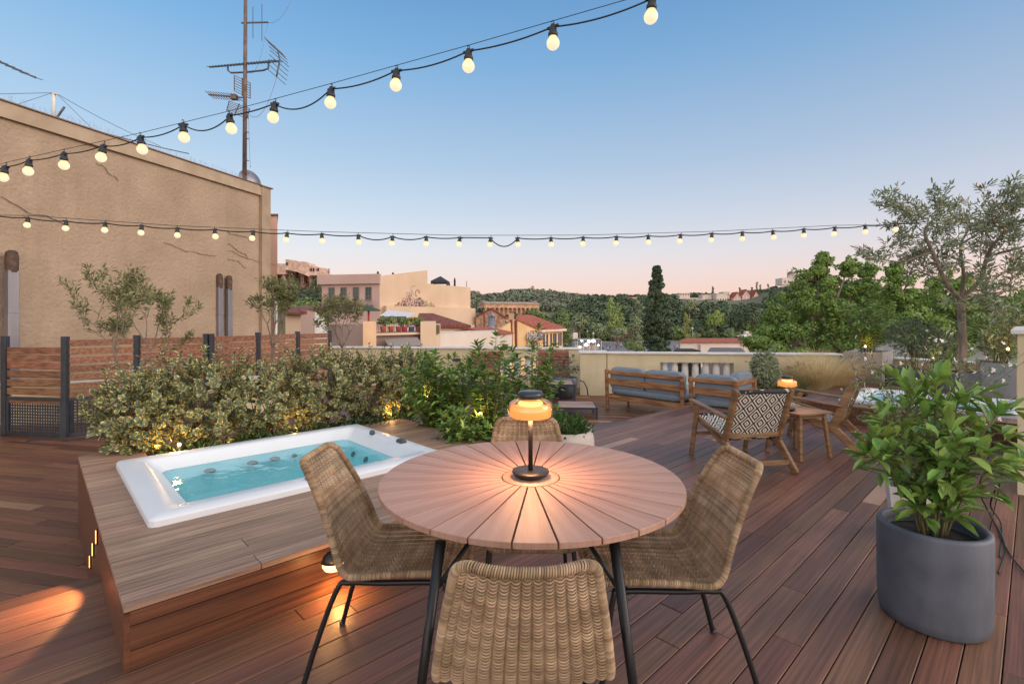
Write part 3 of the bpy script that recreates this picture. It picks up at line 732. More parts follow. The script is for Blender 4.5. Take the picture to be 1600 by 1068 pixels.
# ------------------------------------------------------------------ table lamps
M_amber = mat('amber_diffuser', '#ffb060', .5, emit='#ffc27c', estr=.85)
M_capd = mat('dark_lacquer', '#262b33', .3)
M_hot = mat('lamp_core', '#ffe2a0', .5, emit='#ffdc96', estr=2.2)
M_glass = mat_clear('smoky_glass', '#e8d3b8', f0=.06)
def table_lamp(loc, label, e):
    root = thing('table_lamp', loc, label, 'lamp', group='portable table lamps')
    b = MB(); b.lathe(Vector((0, 0, 0)), [(0, 0), (.054, 0), (.069, .009), (.0765, .020), (.077, .024), (.0745, .0265), (.02, .027), (0, .027)], 40, cap=False); obj('base', b, M_steel, root, world=False)
    b = MB(); b.tube([(0, 0, .026), (0, 0, .315)], .0095, 16); obj('pole', b, M_steel, root, world=False)
    b = MB(); b.lathe(Vector((0, 0, 0)), [(.012, .245), (.076, .245), (.083, .25), (.0845, .258), (.0842, .276), (.078, .288), (.055, .294), (.012, .295)], 48, cap=False); obj('diffuser', b, M_amber, root, world=False)
    b = MB(); b.lathe(Vector((0, 0, 0)), [(.012, .2435), (.068, .2435)], 40, cap=False); b.lathe(Vector((0, 0, 0)), [(.0, .297), (.045, .297), (.052, .302), (.045, .309), (0, .31)], 40, cap=False); obj('light_ring', b, M_hot, root, world=False)
    b = MB(); b.lathe(Vector((0, 0, 0)), [(.082, .241), (.091, .247), (.0935, .258), (.093, .288), (.086, .306), (.066, .316), (.03, .317)], 48, cap=False); obj('glass_shade', b, M_glass, root, world=False)
    b = MB(); b.lathe(Vector((0, 0, 0)), [(0, .316), (.048, .316), (.052, .3185), (.052, .322), (.048, .324)], 40, cap=False); obj('brass_ring', b, M_gold, root, world=False)
    b = MB(); b.lathe(Vector((0, 0, 0)), [(0, .323), (.047, .323), (.053, .330), (.053, .340), (.046, .350), (.03, .353), (0, .351)], 40, cap=False); obj('cap', b, M_capd, root, world=False)
    lamp('lamp_glow', Vector(loc)+Vector((0, 0, .236)), e, (1, .46, .20), .12, 'AREA')
    return root
table_lamp((TC.x, TC.y, .7503), 'lit amber glass table lamp with a black cap in the middle of the round table', 4.2)

# ------------------------------------------------------------------ side table with a lamp
st = thing('side_table', (2.93, 5.12, 0), 'small square wooden side table between the two woven armchairs', 'side table', rad(20))
b = MB()
for i in range(5): b.box((0, -.17+i*.085, .455), (.44, .08, .022), bev=.003)
obj('top', b, M_teak, st, world=False)
b = MB()
for s in (-1, 1): b.box((0, s*.155, .425), (.36, .02, .036)); b.box((s*.17, 0, .425), (.02, .28, .036))
obj('apron', b, M_teak, st, world=False)
for sx_ in (-1, 1):
    for sy_ in (-1, 1):
        b = MB(); b.bar((sx_*.16, sy_*.16, .443), (sx_*.20, sy_*.20, 0), .036, .036, up=(0, 1, 0), bev=.006); obj('leg', b, M_teak, st, world=False)
table_lamp((2.79, 5.06, .467), 'small lit amber table lamp on the side table between the armchairs', .7)

# ------------------------------------------------------------------ woven armchairs
def m_weave(name, dark='#1f2126', light='#d8d0c4', sc=9.0):
    m = bpy.data.materials.new(name); m.use_nodes = True; t = m.node_tree; b = t.nodes['Principled BSDF']; b.inputs['Roughness'].default_value = .8
    uv = N(t, 'ShaderNodeUVMap'); s = N(t, 'ShaderNodeSeparateXYZ'); t.links.new(uv.outputs[0], s.inputs[0])
    def mth(op, a, c=None, d=None):
        n = N(t, 'ShaderNodeMath', operation=op)
        for i, x in enumerate((a, c, d)):
            if x is None: continue
            if isinstance(x, (int, float)): n.inputs[i].default_value = x
            else: t.links.new(x, n.inputs[i])
        return n.outputs[0]
    # nested diamonds: distance |fx|+|fy| inside every cell, cut in rings
    fx = mth('ABSOLUTE', mth('SUBTRACT', mth('FRACT', mth('MULTIPLY', s.outputs[0], 3.5)), .5)); fy = mth('ABSOLUTE', mth('SUBTRACT', mth('FRACT', mth('MULTIPLY', s.outputs[1], 3.0)), .5))
    d = mth('ADD', fx, fy); ring = mth('GREATER_THAN', mth('FRACT', mth('ADD', mth('MULTIPLY', d, 4.0), .25)), .52)
    mx_ = N(t, 'ShaderNodeMix', data_type='RGBA'); t.links.new(ring, mx_.inputs[0]); mx_.inputs[6].default_value = lin(dark); mx_.inputs[7].default_value = lin(light)
    t.links.new(mx_.outputs[2], b.inputs['Base Color'])
    wv = mth('SINE', mth('MULTIPLY', s.outputs[0], 420.0)); wv2 = mth('SINE', mth('MULTIPLY', s.outputs[1], 420.0))
    bp = N(t, 'ShaderNodeBump'); bp.inputs['Strength'].default_value = .4; bp.inputs['Distance'].default_value = .003
    t.links.new(mth('MULTIPLY', wv, wv2), bp.inputs['Height']); t.links.new(bp.outputs[0], b.inputs['Normal'])
    return m
M_weave = m_weave('diamond_weave'); M_cordd = mat('dark_cord', '#26282c', .8, '#c9c2b6', 14, (1, 1, 1), contrast=(.52, .56))
def web(path, hw, m, parent, name, th=.012):
    """a woven band along path (list of (y,z)) of half width hw, with thickness"""
    me = bpy.data.meshes.new(name); pts = np.array(path); sg = np.r_[0, np.cumsum(np.hypot(np.diff(pts[:, 0]), np.diff(pts[:, 1])))]
    V = []; Fc = []; UV = []; n = len(path); K = 7
    for side in (0, 1):
        for i in range(n):
            for k in range(K):
                x = -hw+2*hw*k/(K-1); dip = -.010*(1-(x/hw)**2)
                a = pts[min(i+1, n-1)]-pts[max(i-1, 0)]; a = a/np.linalg.norm(a); nr = np.array([-a[1], a[0]])
                p = pts[i]+nr*(dip+(0 if side == 0 else -th)); V.append((x, p[0], p[1]))
    def uvp(i): i %= n*K; return ((i % K)/(K-1)*1.0, sg[i//K]/(2*hw))
    for side in (0, 1):
        for i in range(n-1):
            for k in range(K-1):
                o = side*n*K+i*K+k; f = (o, o+1, o+K+1, o+K); Fc.append(f if side else f[::-1])
    for i in range(n-1):
        for k in (0, K-1): Fc.append((i*K+k, (i+1)*K+k, n*K+(i+1)*K+k, n*K+i*K+k))
    for k in range(K-1):
        for i in (0, n-1): Fc.append((i*K+k, i*K+k+1, n*K+i*K+k+1, n*K+i*K+k))
    me.from_pydata(V, [], Fc); uv = me.uv_layers.new(name='UVMap')
    for l in me.loops: uv.data[l.index].uv = uvp(l.vertex_index)
    me.materials.append(m); obj(name, me, None, parent, world=False)
def armchair():
    r = thing('woven_armchair', (0, 0, 0), None, 'armchair'); HW = .272
    for s in (-1, 1):
        x = s*HW
        b = MB(); b.bar((x, -.29, .255), (x, -.47, .76), .032, .078, up=(0, 1, .3), bev=.008); obj('back_post', b, M_teak, r, world=False)
        b = MB(); b.bar((x, -.10, .30), (x, -.335, .235), .032, .095, up=(0, .3, 1), bev=.008); b.bar((x, -.27, .275), (x, -.54, 0), .033, .078, up=(0, 1, 1), bev=.008); obj('leg', b, M_teak, r, world=False)
        b = MB(); b.bar((x, -.30, .26), (x, .25, .395), .032, .062, bev=.008); obj('seat_rail', b, M_teak, r, world=False)
        x2 = s*(HW+.032)
        b = MB(); b.bar((x2, .13, .53), (x2, .26, 0), .032, .055, up=(0, 1, .3), bev=.008); obj('leg', b, M_teak, r, world=False)
        b = MB(); b.bar((x2, .27, .555), (x2, -.38, .49), .065, .024, bev=.008); obj('armrest', b, M_teak, r, world=False)
    for y_, z_, h_ in ((-.47, .09, .04), (.20, .22, .035)): b = MB(); b.bar((-HW, y_, z_), (HW, y_, z_), .02, h_); obj('stretcher', b, M_teak, r, world=False)
    for y_, z_, h_ in ((-.318, .315, .045), (-.455, .725, .03)): b = MB(); b.bar((-HW, y_, z_), (HW, y_, z_), .028, h_); obj('back_rail', b, M_teak, r, world=False)
    for y, z in ((-.457, .732), (-.305, .30), (.235, .395), (-.25, .275)): b = MB(); b.tube([(-HW+.02, y, z), (HW-.02, y, z)], .023, 10); obj('wrapped_edge', b, M_cordd, r, world=False)
    web([(-.305, .315), (-.345, .42), (-.385, .53), (-.425, .64), (-.455, .735)][::-1], HW-.035, M_weave, r, 'woven_back')
    web([(-.25, .29), (-.1, .315), (.08, .355), (.235, .41)], HW-.03, M_weave, r, 'woven_seat')
    return r
ac = armchair(); ac.location = (2.205, 4.98, 0); ac.rotation_euler = (0, 0, rad(9))
tag(ac, 'wooden armchair with black and white diamond weave, seen from behind, left of the side table', 'armchair', 'woven armchairs')
ac2 = copy_tree(ac); ac2.location = (3.34, 5.64, 0); ac2.rotation_euler = (0, 0, rad(48))
tag(ac2, 'wooden armchair with black and white diamond weave, side-on, right of the side table', 'armchair', 'woven armchairs')

# ------------------------------------------------------------------ sofas
def cushion(name, c, d, parent, r_=.06, puff=.02):
    """soft box: superellipsoid grid"""
    V = []; Fc = []; n, m_ = 28, 14
    e = .20
    def sp(v, p): return math.copysign(abs(v)**p, v)
    for i in range(m_+1):
        la = -PI/2+PI*i/m_
        for j in range(n):
            lo = 2*PI*j/n; x = sp(math.cos(la), e*1.6)*sp(math.cos(lo), e); y = sp(math.cos(la), e*1.6)*sp(math.sin(lo), e); z = sp(math.sin(la), .45)
            wob = .012*math.sin(7*x+c[0]*9)*math.sin(5*z+2*y)
            V.append((c[0]+x*d[0]/2, c[1]+y*d[1]/2+wob, c[2]+z*d[2]/2+wob*.6))
    for i in range(m_):
        for j in range(n): Fc.append((i*n+j, i*n+(j+1) % n, (i+1)*n+(j+1) % n, (i+1)*n+j))
    b = MB(); b.add(V, Fc, 0, True); return obj(name, b, M_cush, parent, world=False)
def sofa(loc, ln, label, cushions, arm=None):
    # local x along the length (towards -w), y forward (towards +t)
    r = thing('wooden_sofa', loc, label, 'sofa', ROT-PI/2, group='outdoor sofas')
    b = MB()
    for z, h in ((.715, .07), (.545, .11), (.25, .075)): b.box((ln/2, .0, z-.01), (ln-.10, .028, h), bev=.006)
    obj('back_frame', b, M_acacia, r, world=False)
    for x in (.03, ln-.03):
        b = MB(); b.bar((x, -.035, .755), (x, .0, .0), .06, .05, up=(0, 1, 0), bev=.008); obj('post', b, M_acacia, r, world=False)
        b = MB(); b.bar((x, .70, .30), (x, .70, .0), .05, .05, up=(0, 1, 0), bev=.006); obj('leg', b, M_acacia, r, world=False)
    b = MB(); b.box((ln/2, .70, .255), (ln-.1, .03, .07), bev=.005)
    for x in (.03, ln-.03): b.box((x, .35, .255), (.03, .66, .07), bev=.005)
    for i in range(6): b.box((ln/2, .09+i*.11, .28), (ln-.1, .07, .018))
    obj('seat_frame', b, M_acacia, r, world=False)
    cushion('seat_cushion', (ln/2, .38, .36), (ln-.10, .70, .15), r)
    w = (ln-.10)/cushions
    for i in range(cushions): cushion('back_cushion', (.05+w*(i+.5), .115, .59), (w-.01, .17, .42), r)
    if arm:
        b = MB()
        for z, h in ((.70, .07), (.535, .11)): b.box((ln-.03, .36, z), (.028, .66, h), bev=.006)
        b.bar((ln-.03, .70, .74), (ln-.03, .70, .25), .05, .05, up=(0, 1, 0)); obj('side_frame', b, M_acacia, r, world=False)
        cushion('side_cushion', (ln-.13, .42, .64), (.16, .56, .42), r)
    return r
sofa((1.76, 9.33, -.3), 1.56, 'left outdoor sofa with wooden frame and blue-grey cushions, seen from behind before the balusters', 2)
sofa((2.905, 8.15, -.3), .78, 'short corner sofa with wooden side frame and blue-grey cushions, beside the round grey-green bush', 1, arm=True)

# ------------------------------------------------------------------ sun loungers and footstool
M_loun = mat('lounger_slats', '#a58b80', .7, '#8a7267', 3, (1, 10, 1), rand=.12, grain=True)
M_lback = mat('dark_slat', '#7b4a30', .6, '#5b3320', 3, (12, 1, 1), rand=.2, grain=True)
def lounger(loc, rz, label, ang):
    r = thing('sun_lounger', loc, label, 'sun lounger', rz, group='sun loungers')
    b = MB()
    for i in range(17): b.box((0, -.02-i*.078, .395), (.70, .070, .02), bev=.003)
    obj('slatted_seat', b, M_loun, r, world=False)
    b = MB()
    for s in (-1, 1): b.box((s*.365, -.35, .385), (.03, 2.0, .05))
    for y in (-1.335, .65): b.box((0, y, .385), (.70, .03, .05))
    obj('frame', b, M_anthr, r, world=False)
    for s in (-1, 1):
        for y in (-1.31, .55):
            b = MB(); b.box((s*.36, y, .18), (.045, .045, .36)); obj('leg', b, M_anthr, r, world=False)
    b = MB(); c, s_ = math.cos(ang), math.sin(ang)
    for i in range(8): y = .04+i*.078; b.box((0, y*c, .41+y*s_), (.70, .072, .02), M=Matrix.Rotation(ang, 3, 'X'), bev=.003)
    for x in (-.3, .3): b.bar((x, 0, .395), (x, .66*c, .395+.66*s_), .03, .02)
    obj('backrest', b, M_lback, r, world=False)
    b = MB()
    for x in (-.25, .25): b.bar((x, .40*c, .40+.40*s_), (x, .62, .37), .02, .02)
    obj('backrest_stay', b, M_anthr, r, world=False)
    return r
lounger((.93, 11.1, -.3), rad(-3), 'right one of the two slatted sun loungers, in front of the parapet balusters', rad(62))
lounger((-.62, 10.95, -.3), rad(-10), 'left one of the two slatted sun loungers, mostly hidden behind the bay bushes', rad(60))
fs_ = thing('footstool', (1.13, 8.75, -.3), 'low slatted footstool behind the pale round pot', 'footstool', rad(-4))
b = MB()
for i in range(8): b.box((0, -.27+i*.078, .185), (.62, .07, .018), bev=.003)
obj('top', b, M_loun, fs_, world=False)
b = MB()
for s in (-1, 1): b.box((s*.325, 0, .175), (.03, .62, .035)); b.box((0, s*.31, .175), (.62, .03, .035))
obj('frame', b, M_anthr, fs_, world=False)
for s in (-1, 1):
    for y in (-.30, .30): b = MB(); b.box((s*.32, y, .08), (.035, .035, .16)); obj('leg', b, M_anthr, fs_, world=False)

# ------------------------------------------------------------------ fence
fp = [(8, 7.30), (102, 7.13), (214, 7.7), (322, 8.4), (403, 9.2), (465, 9.9), (515, 10.5)]
FP = [Vector(((x-HX)/F*D, D, 0)) for x, D in fp]
fen = thing('slatted_fence', FP[0]+Vector((0, 0, -.3)), 'brown slatted wooden fence with dark metal posts, before the big plastered wall', 'fence')
for i, p in enumerate(FP):
    b = MB(); b.box((p.x, p.y, .42), (.075, .075, 1.44), bev=.004); obj('post', b, M_anthr, fen)
    if i == 3: b = MB(); b.box((p.x+.085, p.y+.02, .42), (.06, .06, 1.44), bev=.004); obj('post', b, M_anthr, fen)
rr = np.random.default_rng(3)
for i in range(6):
    a, b_ = FP[i], FP[i+1]; d = (b_-a).normalized(); a = a+d*.04; b_ = b_-d*.04; ztop = .98 if i == 0 else 1.09
    pan = MB(); n = 7 if i < 2 else 10; z = ztop
    for k in range(n):
        h = .098 if i != 1 else .09; tilt = rr.uniform(-.006, .006)
        pan.bar(a+Vector((0, 0, z-h/2+tilt)), b_+Vector((0, 0, z-h/2-tilt)), .02, h, bev=.003); z -= .108 if (i == 0 and k < 2) else (.125 if i < 2 else .112)
    obj('slat_panel', pan, M_fence, fen)
    if i < 2:
        fr = MB()
        for zz in (.235, -.27): fr.bar(a+Vector((0, 0, zz)), b_+Vector((0, 0, zz)), .04, .045)
        for q in (a+d*.02, b_-d*.02): fr.bar(q+Vector((0, 0, -.27)), q+Vector((0, 0, .235)), .035, .035, up=(0, 1, 0))
        obj('base_frame', fr, M_anthr, fen)
        # perforated sheet: a grid with square openings
        ms = MB(); ln = (b_-a).length; nx = int(ln/.042); nz = 11
        for k in range(nx+1): q = a+d*(ln*k/nx); ms.bar(q+Vector((0, .004, -.25)), q+Vector((0, .004, .22)), .020, .003, up=(0, 1, 0))
        for k in range(nz+1): zz = -.25+.47*k/nz; ms.bar(a+Vector((0, 0, zz)), b_+Vector((0, 0, zz)), .003, .020)
        obj('mesh_panel', ms, M_anthr, fen)
b = MB()
for x, y in ((FP[1].x-.25, FP[1].y-.3), (FP[1].x+.25, FP[1].y-.3)): b.box((x+.1, y+.2, -.292), (.07, .45, .012), rz=rad(-55))
obj('foot_bar', b, M_anthr, fen)
# ------------------------------------------------------------------ big plastered building on the left
def wall_dir():
    a = Vector((-8.2, 8.0, 0)); b = Vector((-6.63, 13.1, 0)); return a, b, (b-a).normalized()
wa, wb, wd = wall_dir(); wn = Vector((wd.y, -wd.x, 0))      # wn: towards the terrace
ZT = 4.87
bld = thing('neighbour_building', wa, 'big windowless building with rough tan plaster wall filling the left side, behind the fence', 'building')
A = wa-wd*4.2; B = wb
mb = MB()
# the plaster face is a fine sheet so that its unevenness is real
nx, nz = 90, 60; r = np.random.default_rng(8); ph = [(r.uniform(.6, 3), r.uniform(.6, 3), r.uniform(0, 6), r.uniform(.3, 1)) for _ in range(14)]
vs = []; ln = (B-A).length
for i in range(nx+1):
    for k in range(nz+1):
        s_, z = ln*i/nx, -1.5+(ZT-.26+1.5)*k/nz
        h = sum(q*math.sin(a*s_+b_*z+c) for a, b_, c, q in ph)*.003
        if i == nx: h = 0
        p = A+wd*s_+wn*h; vs.append((p.x, p.y, z))
mb.add(vs, [(i*(nz+1)+k, (i+1)*(nz+1)+k, (i+1)*(nz+1)+k+1, i*(nz+1)+k+1) for i in range(nx) for k in range(nz)], 0, True)
obj('plaster_wall', mb, M_wallp, bld)
mb = MB(); q = [A+wn*-.05, B+wn*-.05, B+wn*-9, A+wn*-9]; mb.prism([p[:2] for p in q], -9, ZT-.27); obj('body', mb, M_wallp, bld)
mb = MB(); mb.bar(A+wn*.0+Vector((0, 0, ZT-.13)), B+Vector((0, 0, ZT-.13)), .14, .25); obj('parapet_band', mb, mat('smooth_tan_plaster', '#b09d87', .9, '#a18e79', 3, bump=.2, bscale=20, bdist=.01), bld)
mb = MB(); mb.bar(A+Vector((0, 0, ZT+.012)), B+wd*.02+Vector((0, 0, ZT+.012)), .2, .02); obj('coping', mb, mat('brown_flashing', '#7d6251', .7), bld)
mb = MB(); q = [B+wd*.0+wn*.09, B+wd*.30+wn*.09, B+wd*.30-wn*1, B-wn*1]; mb.prism([p[:2] for p in q], -9, ZT-.02); obj('corner_pier', mb, mat('pier_plaster', '#a5917c', .9, '#96826d', 2.5, bump=.3, bscale=15, bdist=.02), bld)
mb = MB(); q = [B-wd*.05+wn*.12, B+wd*.34+wn*.14, B+wd*.34-wn*1, B-wd*.05-wn*1]; mb.prism([p[:2] for p in q], ZT-.018, ZT+.01); obj('pier_cap', mb, bpy.data.materials['brown_flashing'], bld)
# cracks in the plaster
rk = random.Random(4); mb = MB()
for (s0, z0, l0) in ((6.2, 3.35, .9), (8.9, 3.0, 1.3), (11.9, 3.2, .6), (12.4, 2.85, .55), (10.9, 3.05, 1.6), (12.9, 3.5, .8), (5.2, 3.6, .7), (7.6, 4.3, .4), (3.8, 3.1, .5)):
    s_ = s0-2.0; z = z0; p_ = []
    s_ = min(s_, ln-1.0)
    for k in range(14): p_.append((s_, z)); s_ += l0/13; z += rk.uniform(-.05, .018)
    for (a, b_), (c, d) in zip(p_, p_[1:]):
        h = .018; a_, c_ = A+wd*a+wn*h, A+wd*c+wn*h
        mb.bar(a_+Vector((0, 0, b_)), c_+Vector((0, 0, d)), .012, rk.uniform(.002, .006))
obj('crack', mb, M_joist, bld)
# pink return and its white downpipe
pk = thing('pink_building', P(429, 540, 15), 'narrow pink house end with white downpipe, past the corner of the tan wall', 'building')
a, b_ = P(425, 337, 15), P(433.5, 337, 15)
fx = b_.x*19/15-.1
mb = MB(); mb.prism([(a.x-2, 15), (b_.x, 15), (fx, 19), (fx-2, 19)], 2.2, a.z); mb.prism([(a.x-2, 15.1), (b_.x-.10, 15.1), (fx-.1, 18.9), (fx-2, 18.9)], -9, 2.2); obj('wall', mb, M_pink, pk)
mb = MB(); mb.prism([(a.x-2, 14.95), (b_.x+.05, 14.95), (fx+.05, 19), (fx-2, 19)], a.z+.001, a.z+.05); obj('coping', mb, bpy.data.materials['brown_flashing'], pk)
mb = MB(); mb.tube([(b_.x-.06, 15.02, -5), (b_.x-.06, 15.02, 2.2)], .045, 10); obj('downpipe', mb, M_cap, pk)

# flue pipes on the wall
def flue(px, ytop, D, w, lab, lean=0):
    p0 = P(px, 540, D); zt = EYE-(ytop-HY)/F*D; root = thing('flue_pipe', Vector((p0.x, D, -.3)), lab, 'flue pipe', group='flue pipes on the plastered wall')
    b = MB(); b.box((p0.x, D, (zt-.5-.3)/2+.05), (w, w*.8, zt-.5+.3+.1), rz=math.atan2(wd.y, wd.x), bev=.01); obj('duct', b, M_zinc, root)
    b = MB(); b.lathe(Vector((p0.x, D, zt-.46)), [(w*.5, .03), (w*.54, .05), (w*.56, .15), (w*.58, .27), (w*.5, .35), (w*.26, .38), (0, .38)], 8); obj('cowl', b, M_rust, root)
    b = MB()
    for z in (.6, 1.5): b.box((p0.x, D, z), (w*1.12, w*.92, .03), rz=math.atan2(wd.y, wd.x))
    obj('clamp', b, M_zinc, root)
flue(18.5, 383, 8.0, .15, 'grey flue duct with brown cowl at the far left, behind the end of the fence')
flue(343, 422, 11.9, .13, 'left one of the pair of grey flue ducts on the tan wall', 0)
flue(358, 425, 12.1, .13, 'right one of the pair of grey flue ducts on the tan wall', 0)

# ------------------------------------------------------------------ roof things: mast, antennas, dish, wires
M_mast = mat('mast_metal', '#7d6a62', .6, '#5d4c45', 5, metal=.3)
M_ant = mat('antenna_metal', '#50555e', .5, metal=.3)
D0 = 12.9
mst = thing('antenna_mast', P(383, 285, D0), 'tall brown metal mast with several aerials on the corner of the tan building', 'antenna mast')
mb = MB(); mb.tube([P(382, 292, D0), P(384, -60, D0)], [.055, .04], 10); obj('mast', mb, M_mast, mst)
mb = MB()
for y in (183, 206, 216, 250, 270): mb.bar(P(380, y, D0), P(388.5, y+1, D0-.08), .02, .02)
obj('mast_clip', mb, M_ant, mst)
def yag(c0, c1, n, el, vertical=False, tail=None):
    b = MB(); c0, c1 = Vector(c0), Vector(c1); b.bar(c0, c1, .03, .03)
    for i in range(n):
        p = c0.lerp(c1, (i+.3)/n); l = el*(.6+.4*i/n)
        e = Vector((0, 0, l)) if vertical else Vector((.30*l, l*.9, .28*l))
        b.bar(p-e/2, p+e/2, .012, .012, up=(0, 1, 0))
    return b
o = obj('aerial', yag(P(377, 36, D0), P(419, 35, D0), 3, 1.1, True), M_ant, mst)
b = yag(P(327, 105, D0), P(438, 95, D0), 24, .34)
b.tube([P(356, 101, D0), P(356, 110, D0), P(361, 114, D0), P(384, 113, D0), P(412, 110, D0), P(419, 107, D0), P(420, 97, D0)], .022, 6)
tv = [P(428, 72, D0), P(434, 80, D0), P(437, 92, D0), P(435, 106, D0), P(432, 120, D0)]
b.tube(tv, .018, 6)
for i in range(9):
    t = i/8*4; k = min(int(t), 3); p = tv[k].lerp(tv[k+1], t-k); e = Vector((.13, .25, -.09)); b.bar(p-e, p+e, .012, .012)
obj('aerial', b, M_ant, mst)
b = MB(); b.bar(P(326, 148, D0), P(384, 153, D0), .03, .03)
for i in range(12): p = P(328+i*4.0, 148.4+i*.35, D0); e = Vector((.05, .12, -.05)); b.bar(p-e, p+e, .012, .012)
b.box(P(366, 152, D0), (.14, .12, .12))
obj('aerial', b, M_mast, mst)
b = MB()
for (x0, x1, ya, yb) in ((366, 391, 118, 150), (358, 390, 158, 178)):
    for i in range(7):
        f = i/6; b.bar(P(x0-(4*f if ya > 150 else 0), ya+(yb-ya)*f*.75, D0), P(x1-(4*f if ya > 150 else 0), ya+12+(yb-ya)*f*.75, D0+.1), .014, .014)
    b.bar(P(x0, ya, D0), P(x0-(4 if ya > 150 else 0), ya+(yb-ya)*.75, D0), .016, .016, up=(0, 1, 0)); b.bar(P(x1, ya+12, D0+.1), P(x1-(4 if ya > 150 else 0), ya+12+(yb-ya)*.75, D0+.1), .016, .016, up=(0, 1, 0))
    b.bar(P((x0+x1)/2, ya+4, D0), P((x0+x1)/2-(8 if ya > 150 else 0), ya+8+(yb-ya)*.75, D0), .02, .02, up=(0, 1, 0))
obj('reflector_grid', b, M_mast, mst)
b = MB()
def hang(a, c, sag, r_=.006, n=14, mbx=None):
    pts = [a.lerp(c, i/n)+Vector((0, 0, -sag*4*(i/n)*(1-i/n))) for i in range(n+1)]
    (mbx if mbx is not None else b).tube(pts, r_, 5)
hang(P(438, 98, D0), P(390, 180, D0), .5); hang(P(418, 36, D0), P(386, 110, D0), .5, .004); hang(P(388, 180, D0), P(391, 262, D0), 0, .006); hang(P(455, 0, D0), P(418, 35, D0), .2, .004)
obj('aerial_cable', b, M_zinc, mst)
ds = thing('satellite_dish', P(393, 292, 13.0), 'grey satellite dish at the foot of the antenna mast', 'satellite dish')
b = MB(); n = 24; vs = [(0, 0, 0)]
cc = P(391, 282, 13.1)
b.lathe(Vector((0, 0, 0)), [(0, .10), (.1, .095), (.2, .07), (.3, .0), (.305, -.01), (.2, .055), (0, .085)], 28, cap=False)
q = Vector((.75, -.45, .25)).to_track_quat('Z', 'Y'); b.v = [tuple(q @ Vector(v)+cc) for v in b.v]; obj('dish', b, M_zinc, ds)
b = MB(); b.tube([cc-Vector((0, 0, .35)), cc], .02, 6); obj('bracket', b, M_zinc, ds)
# clothes-line post and wires
cp = thing('wire_post', P(84, 185, 9.6), 'short whitish post with wires on the roof edge of the tan building', 'post')
b = MB(); b.tube([P(84, 190, 9.6), P(84, 146, 9.6)], .03, 8); b.bar(P(79, 146, 9.6), P(89, 146.5, 9.6), .05, .03); obj('post', b, M_cap, cp)
b = MB(); b.tube([P(86, 188, 9.7), P(101, 167, 9.7)], .02, 6); obj('prop', b, M_ant, cp)
b = MB(); hang(P(-10, 147, 9), P(84, 145, 9.6), .0, .005); hang(P(28, 163, 9.6), P(82, 145, 9.6), 0, .004); hang(P(88, 146, 9.6), P(250, 228, 12), .05, .005); hang(P(90, 148, 9.6), P(146, 203, 10.6), .0, .004)
hang(P(146, 203, 10.6), P(295, 240, 12.6), .02, .012)
obj('wire', b, M_ant, cp)
ta = thing('roof_aerial', P(0, 97, 9.5), 'thin aerial boom poking into the picture at the upper left edge', 'antenna')
b = MB(); b.bar(P(-60, 70, 9.5), P(56, 122, 9.5), .025, .025)
for i in range(10): p = P(-50+i*11, 74+i*5, 9.5); e = Vector((.03, .2, .02)); b.bar(p-e, p+e, .01, .01)
obj('boom', b, M_ant, ta); b = MB(); b.tube([P(-60, 70, 9.5), P(-60, 200, 9.5)], .02, 6); obj('mast', b, M_ant, ta)
# bird spikes along the coping
bs = MB(); rk = random.Random(2)
s_ = 2.0
while s_ < ln-.1:
    p = A+wd*s_+Vector((0, 0, ZT+.02))
    for k in range(2): bs.bar(p, p+Vector((rk.uniform(-.06, .06), rk.uniform(-.06, .06), .13)), .0025, .0025, up=(0, 1, 0))
    s_ += .05
tag(obj('bird_spikes', bs, mat('steel_wire', '#a9b3c2', .4, metal=.5), loc=A+wd*6+Vector((0, 0, ZT))), 'thin row of steel bird spikes along the top of the tan wall', 'bird spikes')

# ------------------------------------------------------------------ string lights
M_bulb = mat('lit_bulb', '#a8926a', .4, emit='#ffe6ae', estr=.88)
M_sock = mat('black_socket', '#24262c', .5)
_bm = MB(); _bm.sphere((0, 0, -.036), .0285, 18, 12, sq=(1, 1, 1.0)); _bm.lathe(Vector((0, 0, 0)), [(.016, -.004), (.019, -.014), (.024, -.022)], 14, cap=False)
_sk = MB(); _sk.lathe(Vector((0, 0, 0)), [(.0, .046), (.010, .046), (.012, .036), (.016, .034), (.017, .012), (.021, .008), (.021, -.004), (.017, -.008)], 14)
_sk.box((0, 0, .036), (.058, .012, .012), bev=.003); _sk.tube([(0, 0, .046), (.006, 0, .056), (0, 0, .064), (-.007, 0, .058)], .0022, 5)
ME_bulb = mesh_of('bulb', _bm, M_bulb); ME_sock = mesh_of('socket', _sk, M_sock)
t_ = M_bulb.node_tree; zc_ = N(t_, 'ShaderNodeTexCoord'); zs_ = N(t_, 'ShaderNodeSeparateXYZ'); zr_ = N(t_, 'ShaderNodeValToRGB')
zm_ = N(t_, 'ShaderNodeMapRange'); zm_.inputs[1].default_value = -.066; zm_.inputs[2].default_value = -.010
t_.links.new(zc_.outputs['Object'], zs_.inputs[0]); t_.links.new(zs_.outputs[2], zm_.inputs[0]); t_.links.new(zm_.outputs[0], zr_.inputs[0])
for e_, (p_, c_) in zip((zr_.color_ramp.elements[0], zr_.color_ramp.elements.new(.5), zr_.color_ramp.elements[-1]), ((0, '#fff3d2'), (.5, '#ffefc8'), (1, '#f8d898'))): e_.position = p_; e_.color = lin(c_)
t_.links.new(zr_.outputs[0], t_.nodes['Principled BSDF'].inputs['Emission Color'])
